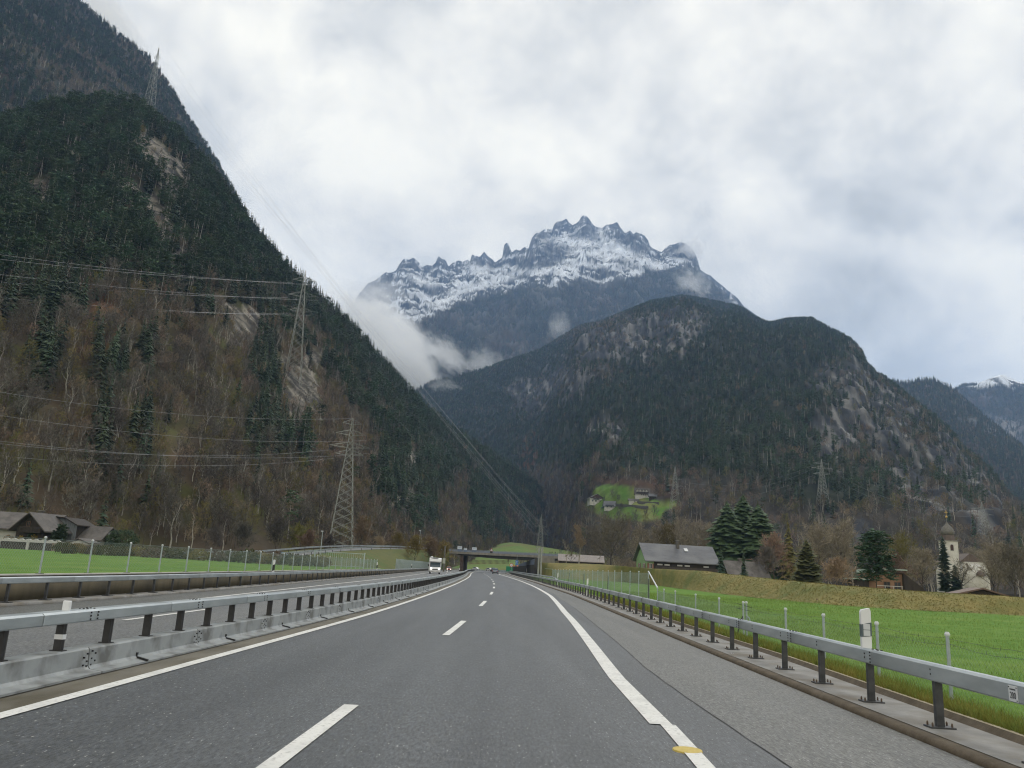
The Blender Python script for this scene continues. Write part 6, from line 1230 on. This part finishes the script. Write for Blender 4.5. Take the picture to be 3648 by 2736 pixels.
# ------------------------------------------------------------------ things on the field
q = g(2930, 2148, .0); t = thing('log', 'short brown log lying at the foot of the embankment', 'log', (q.x, q.y, .12), .1); obj('log', MB().tube((-.65, 0, .1), (.65, 0, .12), .2, .18, 9), mat('log_wood', (.10, .06, .035), (.15, .095, .06), scale=3, rough=.9), t)
q = g(3010, 2154, .0); t = thing('pipe', 'long white pipe lying at the foot of the embankment', 'pipe', (q.x, q.y, .12), -.08); obj('pipe', MB().tube((-1.0, 0, .12), (1.1, 0, .12), .13, .13, 10), WHITE, t); obj('band', MB().tube((-.5, 0, .12), (-.45, 0, .12), .14, .14, 10), GALV, t); obj('band', MB().tube((.5, 0, .12), (.55, 0, .12), .14, .14, 10), GALV, t)
# ------------------------------------------------------------------ single trees
def tree(kind, lab, xb, yb, yt, Y, name='bare_tree', cat='tree', parts=('trunk', 'crown'), **k):
    a = at(xb, yb, Y); b = at(xb, yt, Y); h = b.z - a.z; tm, cm = kind(h=h, **k); e_ = thing(name, lab, cat, tuple(a)); obj(parts[0], tm, parent=e_); obj(parts[1], cm, parent=e_); return e_
TWD = mat('oak_twigs', (.12, .105, .075), (.175, .155, .115), scale=.3, rough=.95); TWF = mat('fine_twigs', (.225, .195, .145), (.32, .28, .215), scale=.3, rough=.95)
hero = dict(limbs=24, sub=8, tw=8, l3=2, tws=.065)
tree(bare, 'big spreading leafless oak left of the green house', 2176, 2022, 1842, 255, 'oak_tree', seed=101, w=.42, low=.18, m_=TWD, bm=mat('oak_bark', (.05, .042, .034), (.08, .07, .058), scale=2), thick=.024, up=.45, **{**hero, 'limbs': 26})
tree(bare, 'white barked birch with russet top left of the oak', 2062, 2010, 1845, 270, 'birch_tree', seed=102, w=.16, low=.3, m_=TWIGR, bm=BARKL, up=1.0, **hero)
tree(bare, 'small pale pruned tree by the long shed', 2016, 2008, 1915, 262, seed=103, w=.2, low=.4, m_=TWF, bm=BARKL, limbs=10, sub=4, tw=4)
tree(bare, 'small brown bare tree in front of the long shed', 2035, 2012, 1950, 250, seed=133, w=.34, low=.2, m_=TWD, limbs=12, sub=5, tw=5)
for i_, (x, yt_, lab, m_, w_) in enumerate(((2332, 1850, 'pale birch standing behind the left end of the slate roof', TWF, .2), (2375, 1862, 'yellowish bare tree behind the slate roof', TWIGO, .3), (2425, 1850, 'broad bare tree behind the chimney of the slate roof', TWF, .34), (2470, 1848, 'bare tree with pale limbs behind the right part of the slate roof', TWF, .28), (2525, 1862, 'brown bare tree just left of the tall spruces', TWF, .28), (2280, 1868, 'grey brown bare tree between the oak and the birches', TWF, .3), (2110, 1880, 'brown bare tree just left of the big oak', TWIG, .32))):
    tree(bare, lab, x, 2030, yt_, 300, seed=110 + i_, w=w_, low=.15, m_=m_, bm=BARKL if i_ in (0, 3) else BARK, **hero)
for i_, (x, yt_, yb_, lab, Y, w_) in enumerate(((2592, 1792, 2030, 'left spruce of the three tall dark spruces', 262, .42), (2650, 1768, 2030, 'middle and tallest of the three tall dark spruces', 268, .40), (2704, 1798, 2040, 'right spruce of the three tall dark spruces', 260, .42))):
    tree(spruce, lab, x, yb_, yt_, Y, 'spruce_tree', seed=120 + i_, w=w_, lev=46, per=30, ex=.66, m_=mat('deep_spruce_needles', (.030, .060, .022), (.06, .10, .036), scale=.6, rough=.85), low=.02, droop=.2)
tree(spruce, 'slender young spruce in front of the brown roof', 2650, 2062, 1950, 175, 'spruce_tree', seed=125, w=.17, lev=20, per=10, m_=NEEDP, low=.02)
tree(spruce, 'small dark spruce at the right end of the slate roof', 2568, 2050, 1942, 180, 'spruce_tree', seed=126, w=.2, lev=20, per=10, m_=NEEDP, low=.02)
tree(spruce, 'yellowish larch with a pointed tip behind the bushes', 2812, 2055, 1853, 250, 'larch_tree', seed=127, w=.2, lev=28, per=13, m_=NEEDY, low=.03)
tree(spruce, 'olive green cypress like conifer, right of the pointed larch', 2876, 2085, 1920, 175, 'conifer_tree', seed=128, w=.36, lev=30, per=20, ex=.6, m_=mat('olive_needles', (.05, .06, .014), (.085, .085, .024), scale=.6, rough=.9), low=.0, droop=.1)
tree(pine, 'broad green pine in front of the pale green roofs', 3122, 2098, 1894, 135, 'pine_tree', seed=129, w=.34, ncl=260, per=12, m_=mat('green_needles', (.026, .066, .034), (.05, .10, .05), scale=.6, rough=.85), low=.16, bm=BARK)
bl_ = [(2760, 1895, 2065, 220, 'reddish brown bare tree between the spruces and the larch', TWIGR, .3), (2735, 1950, 2060, 200, 'dense brown shrub tree right of the brown roofed house', TWIG, .36), (2925, 1888, 2085, 210, 'round crowned bare tree, left one of the pair', TWF, .4), (3010, 1874, 2090, 205, 'round crowned bare tree, right one of the pair', TWF, .38), (3040, 1985, 2094, 120, 'thin white birch stem at the embankment crest', TWF, .12), (2985, 2010, 2095, 130, 'low russet bush tree below the round crowned trees', TWIGR, .5), (3228, 1912, 2100, 230, 'olive bare tree right of the broad pine', TWIGO, .36), (3290, 1960, 2105, 215, 'brown bare tree left of the church tower', TWF, .36), (3555, 1935, 2120, 210, 'brown bare tree behind the church nave', TWF, .34), (3615, 1945, 2125, 190, 'bare tree at the right edge of the picture', TWD, .36), (3470, 1945, 2112, 340, 'bare tree behind the church roof', TWF, .3), (2700, 1985, 2060, 215, 'brown bare tree under the tall spruces', TWIG, .34), (3190, 1985, 2100, 190, 'orange brown bush tree beside the pine', TWIGR, .4)]
for i_, (x, yt_, yb_, Y, lab, m_, w_) in enumerate(bl_):
    tree(bare, lab, x, yb_, yt_, Y, seed=140 + i_, w=w_, low=.1, m_=m_, bm=BARKL if 'birch' in lab else BARK, up=1.05 if 'round' in lab else .8, **(hero if w_ > .2 else dict(limbs=9, sub=3, tw=3)))
tree(bare, 'dark gnarled apple tree in front of the church tower', 3430, 2116, 2000, 135, 'apple_tree', seed=160, w=.4, low=.25, m_=TWD, bm=BLACK, thick=.03, up=.6, limbs=14, sub=6, tw=5, l3=1, tws=.03)
tree(bare, 'dark gnarled apple tree in front of the church nave', 3540, 2120, 2018, 130, 'apple_tree', seed=161, w=.4, low=.3, m_=TWD, bm=BLACK, thick=.028, up=.6, limbs=14, sub=6, tw=5, l3=1, tws=.03)
IVY = mat('ivy_leaves', (.012, .03, .014), (.028, .05, .022), scale=1, rough=.8)
tree(spruce, 'dark ivy covered conifer at the left side of the church tower', 3370, 2112, 1912, 230, 'ivy_tree', seed=162, w=.13, lev=40, per=16, ex=.35, m_=IVY, low=.05, droop=.15)
tree(spruce, 'dark ivy clad shrub at the foot of the church tower', 3408, 2112, 2010, 225, 'ivy_tree', seed=163, w=.3, lev=22, per=16, ex=.5, m_=IVY, low=.0, droop=.15)
# left side singles
tree(bare, 'round tawny bare tree right of the lattice mast foot', 1280, 1968, 1850, 235, seed=170, w=.36, low=.12, m_=mat('tawny_twigs', (.15, .105, .065), (.21, .15, .095), scale=.3, rough=.95), up=1.05, **hero)
for i_, (x, yt_, yb_, Y, lab, m_, w_) in enumerate(((1418, 1906, 1958, 270, 'yellow green budding shrub above the ramp road', TWIGO, .45), (1350, 1920, 1956, 260, 'russet shrub above the ramp road', TWIGR, .5), (1478, 1922, 1990, 230, 'large yellow budding bush by the left end of the bridge', TWIGO, .5), (1530, 1925, 2010, 235, 'orange brown bush right beside the left end of the bridge', mat('tawny_twigs', (.15, .105, .065)), .45), (1095, 1905, 1970, 190, 'tawny bush left of the ramp lamp', TWIGR, .5), (1170, 1915, 1965, 215, 'brown bush at the lattice mast foot', TWIG, .5), (1100, 1905, 1965, 205, 'yellow budding bush left of the lattice mast', TWIGO, .35), (980, 1850, 1965, 215, 'wide brown bare tree left of the ramp', TWIG, .42), (860, 1870, 1965, 210, 'brown bare tree above the hedge, middle of the left hillside foot', TWIG, .42), (760, 1880, 1960, 205, 'brown bare tree behind the left field, left of the wide ones', TWIG, .42), (1060, 1878, 1965, 220, 'brown rounded bare tree just left of the mast', TWIGO, .4), (1570, 1935, 2015, 250, 'olive shrub beside the brown mast', TWIGO, .4))):
    tree(bare, lab, x, yb_, yt_, Y, seed=180 + i_, w=w_, low=.06, m_=m_, **hero)
tree(bare, 'slender white birch stem on the lower left hillside', 682, 1945, 1790, 215, 'birch_tree', seed=199, w=.1, low=.55, m_=TWIGR, bm=BARKL, limbs=10, sub=4, tw=4, thick=.012)
# dark evergreen shrub by left houses, garden shrubs, hedge
def bush(lab, xb, yb, yt, Y, name='shrub', z=None, **k):
    a = at(xb, yb, Y); h = at(xb, yt, Y).z - a.z; tm, cm = bushm(h=h, **k); e_ = thing(name, lab, 'shrub', tuple(a)); obj('stem', tm, parent=e_); obj('crown', cm, parent=e_); return e_
bush('large dark evergreen shrub right of the outbuilding', 430, 1952, 1885, 150, seed=201, w=.85, n=520, m_=NEED, sz=.12); bush('dark evergreen shrub hugging the outbuilding corner', 395, 1952, 1900, 151, seed=209, w=.7, n=320, m_=NEED, sz=.12)
for i_, (x, yt_, w_, m_, lab) in enumerate(((108, 1900, .5, IVY, 'bright green round shrub before the dark gabled front'), (72, 1908, .6, mat('yellow_leaves', (.16, .15, .02), (.2, .19, .04), scale=2), 'yellow green garden shrub above the white garden wall, left one'), (118, 1905, .6, MATS['yellow_leaves'], 'yellow garden shrub in the middle of the chalet garden'), (160, 1910, .5, TWIGO, 'olive garden shrub right of the yellow one'), (195, 1890, .4, IVY, 'tall dark shrub against the grey barn'), (212, 1868, .22, IVY, 'narrow conifer like shrub in front of the grey barn'), (30, 1905, .7, TWIGR, 'russet shrub in front of the white chalet wall'))):
    bush(lab, x, 1928, yt_, 143, seed=210 + i_, w=w_, n=130, m_=m_, sz=.22)
HEDG = mat('hedge_leaves', (.055, .07, .022), (.10, .085, .035), scale=.8, rough=.9)
hx_ = [(225, 1968, 1934), (262, 1972, 1938), (330, 1976, 1944), (375, 1980, 1946), (430, 1984, 1950), (485, 1986, 1952), (540, 1990, 1954), (600, 1992, 1956), (655, 1994, 1958), (710, 1996, 1962), (765, 1998, 1966), (820, 2000, 1966), (875, 2004, 1962), (930, 2008, 1968), (985, 2012, 1972), (1040, 2014, 1976), (1090, 2016, 1982), (1140, 2018, 1986)]
hcol = [HEDG, TWIGO, mat('brown_hedge', (.10, .07, .05), (.14, .10, .07), scale=.8), HEDG]
for i_, (x, yb_, yt_) in enumerate(hx_):
    e_ = bush('hedge bush along the far edge of the left field', x, yb_ + 3, yt_ - 4, 104 + (i_ % 3) * 2, 'hedge_bush', seed=230 + i_, w=1.0, n=260, m_=hcol[i_ % 4], sz=.2); e_['group'] = 'hedge bushes along the far edge of the left field'
# ------------------------------------------------------------------ grass blades (stuff)
def blades(n, xf, y0, y1, h0, h1, w, zf, m_, name, seed, pow_=2.0, keepf=None):
    r = np.random.default_rng(seed); y = y0 + (y1 - y0) * r.random(n) ** pow_; x = xf(y, r.random(n)); z = zf(x, y); h = r.uniform(h0, h1, n) * (1 + y / 60); a = r.uniform(0, 6.28, n); ln = h * r.uniform(.1, .7, n); ww = w * (1 + y / 18)
    p = np.stack([x, y, z], 1); s = np.stack([np.cos(a), np.sin(a), 0 * a], 1) * ww[:, None]; a2 = r.uniform(0, 6.28, n); tip = p + np.stack([np.cos(a2) * ln, np.sin(a2) * ln, h], 1)
    V = np.stack([p - s, p + s, tip], 1).reshape(-1, 3); T = np.arange(3 * n).reshape(n, 3); o = obj(name, np_mesh(name, V, T, m_)); o['kind'] = 'stuff'; return o
zR = lambda x, y: .185 - .25 * np.clip((x - grassR(y)) / 2.2, 0, 1) - .01
blades(170000, lambda y, u: grassR(y) + .08 - np.log(1 - u * .9995) * (2.5 + y * .12), 7, 95, .04, .09, .004, zR, BLADE, 'grass', 301, 2.2)
blades(26000, lambda y, u: grassR(y) + .04 + u ** 2 * 1.0, 7, 60, .05, .17, .004, zR, BLADEY, 'dry_grass_tufts', 302, 1.6)
# tufts on the embankment
r = np.random.default_rng(5); a = BERM_V[BERM_T[:, 0]]; b = BERM_V[BERM_T[:, 1]]; c = BERM_V[BERM_T[:, 2]]; d = BERM_V[BERM_T[:, 3]]; jj = np.tile(np.arange(nn_ - 1), len(TO) - 1); cen = (a + c) / 2; ar = np.linalg.norm(np.cross(c - a, d - b), axis=1) * .5
ok = (jj < nv + 1) & (cen[:, 1] < 280) & (cen[:, 0] < 140); lam = ar * ok * 55 * np.clip(90 / np.linalg.norm(cen, axis=1), .3, 1) ** 1.5; k = r.poisson(lam); idx = np.repeat(np.arange(len(a)), k); u = r.random(len(idx))[:, None]; w = r.random(len(idx))[:, None]; P = (a[idx] * (1 - u) + b[idx] * u) * (1 - w) + (d[idx] * (1 - u) + c[idx] * u) * w; n = len(P)
h = r.uniform(.04, .15, n); aa = r.uniform(0, 6.28, n); s = np.stack([np.cos(aa), np.sin(aa), 0 * aa], 1) * r.uniform(.015, .04, n)[:, None]; tip = P + np.stack([r.normal(size=n) * .15, r.normal(size=n) * .15 - .1, h], 1); V = np.stack([P - s, P + s, tip], 1).reshape(-1, 3); T = np.arange(3 * n).reshape(n, 3); gsel = (fbm(P[:, 0] / 4, P[:, 1] / 4, 4, 66) + r.normal(size=n) * .12 > .12).astype(int)
o = obj('embankment_grass', np_mesh('embankment_grass', V, T, mats=[mat('straw', (.33, .27, .10), (.25, .215, .075), scale=.5, rough=1, spec=.1), mat('green_tuft', (.18, .19, .06), (.25, .24, .08), scale=1, rough=1, spec=.1)], mi=gsel)); o['kind'] = 'stuff'
# ------------------------------------------------------------------ haze and low clouds
def volmat(name, dens_, col_, noise=None, aniso=.2):
    m_ = bpy.data.materials.new(name); m_.use_nodes = True; t = m_.node_tree; t.nodes.clear(); o = t.nodes.new('ShaderNodeOutputMaterial'); v = t.nodes.new('ShaderNodeVolumePrincipled'); v.inputs['Color'].default_value = (*col_, 1); v.inputs['Density'].default_value = dens_; v.inputs['Anisotropy'].default_value = aniso; t.links.new(v.outputs[0], o.inputs['Volume'])
    if noise:
        sc_, thr, gain = noise; tcd = t.nodes.new('ShaderNodeTexCoord'); n = t.nodes.new('ShaderNodeTexNoise'); n.inputs['Scale'].default_value = sc_; n.inputs['Detail'].default_value = 7; n.inputs['Roughness'].default_value = .66; n.inputs['Distortion'].default_value = .6; t.links.new(tcd.outputs['Object'], n.inputs['Vector'])
        ln = t.nodes.new('ShaderNodeVectorMath'); ln.operation = 'LENGTH'; t.links.new(tcd.outputs['Object'], ln.inputs[0])
        f = t.nodes.new('ShaderNodeMapRange'); f.inputs[1].default_value = 1.0; f.inputs[2].default_value = .15; f.inputs[3].default_value = 0; f.inputs[4].default_value = 1; t.links.new(ln.outputs['Value'], f.inputs[0])
        ad = t.nodes.new('ShaderNodeMath'); ad.operation = 'ADD'; t.links.new(n.outputs[0], ad.inputs[0]); ml = t.nodes.new('ShaderNodeMath'); ml.operation = 'MULTIPLY'; ml.inputs[1].default_value = .42; t.links.new(f.outputs[0], ml.inputs[0]); t.links.new(ml.outputs[0], ad.inputs[1])
        mr = t.nodes.new('ShaderNodeMapRange'); mr.inputs[1].default_value = thr; mr.inputs[2].default_value = thr + .18; mr.inputs[3].default_value = 0; mr.inputs[4].default_value = gain; t.links.new(ad.outputs[0], mr.inputs[0])
        m2 = t.nodes.new('ShaderNodeMath'); m2.operation = 'MULTIPLY'; t.links.new(mr.outputs[0], m2.inputs[0]); m3 = t.nodes.new('ShaderNodeMath'); m3.operation = 'MINIMUM'; m3.inputs[1].default_value = 1; f2 = t.nodes.new('ShaderNodeMath'); f2.operation = 'MULTIPLY'; f2.inputs[1].default_value = 3; t.links.new(f.outputs[0], f2.inputs[0]); t.links.new(f2.outputs[0], m3.inputs[0]); t.links.new(m3.outputs[0], m2.inputs[1]); t.links.new(m2.outputs[0], v.inputs['Density'])
    return m_
def cloud(lab, px_, py_, Y, rx, ry, rz_, dens_, sc_=1.6, thr=.72, tilt=0):
    p = at(px_, py_, Y); s = Y / FPX; bm_ = MB().lathe([(math.sin(math.pi * k / 10) + 1e-3, -math.cos(math.pi * k / 10)) for k in range(11)], 14)
    o = obj('low_cloud', bm_, volmat('cloud_vapour', 1, (1, 1, 1), (sc_, thr, dens_))); o.location = p; o.scale = (rx * s, rz_, ry * s); o.rotation_euler = (0, tilt, 0); tag(o, lab, 'cloud'); return o
HAZE_D = 8.0e-5
hz = obj('haze', MB().box(-8500, 8500, -380, 11500, -1.2, 3300), volmat('haze_air', HAZE_D, (.40, .62, 1.0)), kind='stuff')
cloud('large bank of white mist in the gap left of the snowy mountain', 1340, 1190, 2900, 290, 150, 420, .012, 2.6, .62, .35)
cloud('lower mass of white mist between the left hillside and the dark slope', 1440, 1300, 2700, 230, 150, 360, .012, 2.8, .64, .7)
cloud('tongue of mist reaching right below the snowy ridge', 1590, 1265, 2750, 140, 60, 260, .007, 2.9, .66, .55)
cloud('ragged end of mist low above the valley forest', 1590, 1390, 2500, 130, 60, 200, .005, 3.2, .70, .3)
cloud('wisp of cloud below the right shoulder of the snowy peak', 2465, 1010, 4200, 120, 66, 260, .005, 3.2, .69, .5)
cloud('small puff of cloud clinging to the right snowy summit', 2455, 893, 5200, 75, 55, 260, .007, 2.4, .62)
cloud('small wisp of mist above the wooded ridge in the centre', 1990, 1160, 2900, 75, 80, 200, .0030, 3.2, .70, .5)
cloud('faint mist patch on the dark slope right of the mist bank', 1720, 1290, 2800, 110, 60, 200, .004, 2.6, .64)
cloud('faint mist scrap at the valley edge of the dark slope', 1700, 1365, 2700, 70, 40, 150, .006, 2.8, .64)
cloud('cloud edge touching the top of the upper left mountain', 280, -10, 1560, 330, 130, 260, .012, 1.9, .55, .6)
cloud('tiny wisp before the far right ridge', 3420, 1512, 2400, 45, 26, 100, .010, 2.4, .58)
cloud('pale mist over the left end of the snowy ridge', 1330, 1080, 4600, 170, 110, 400, .0022, 2.2, .56)
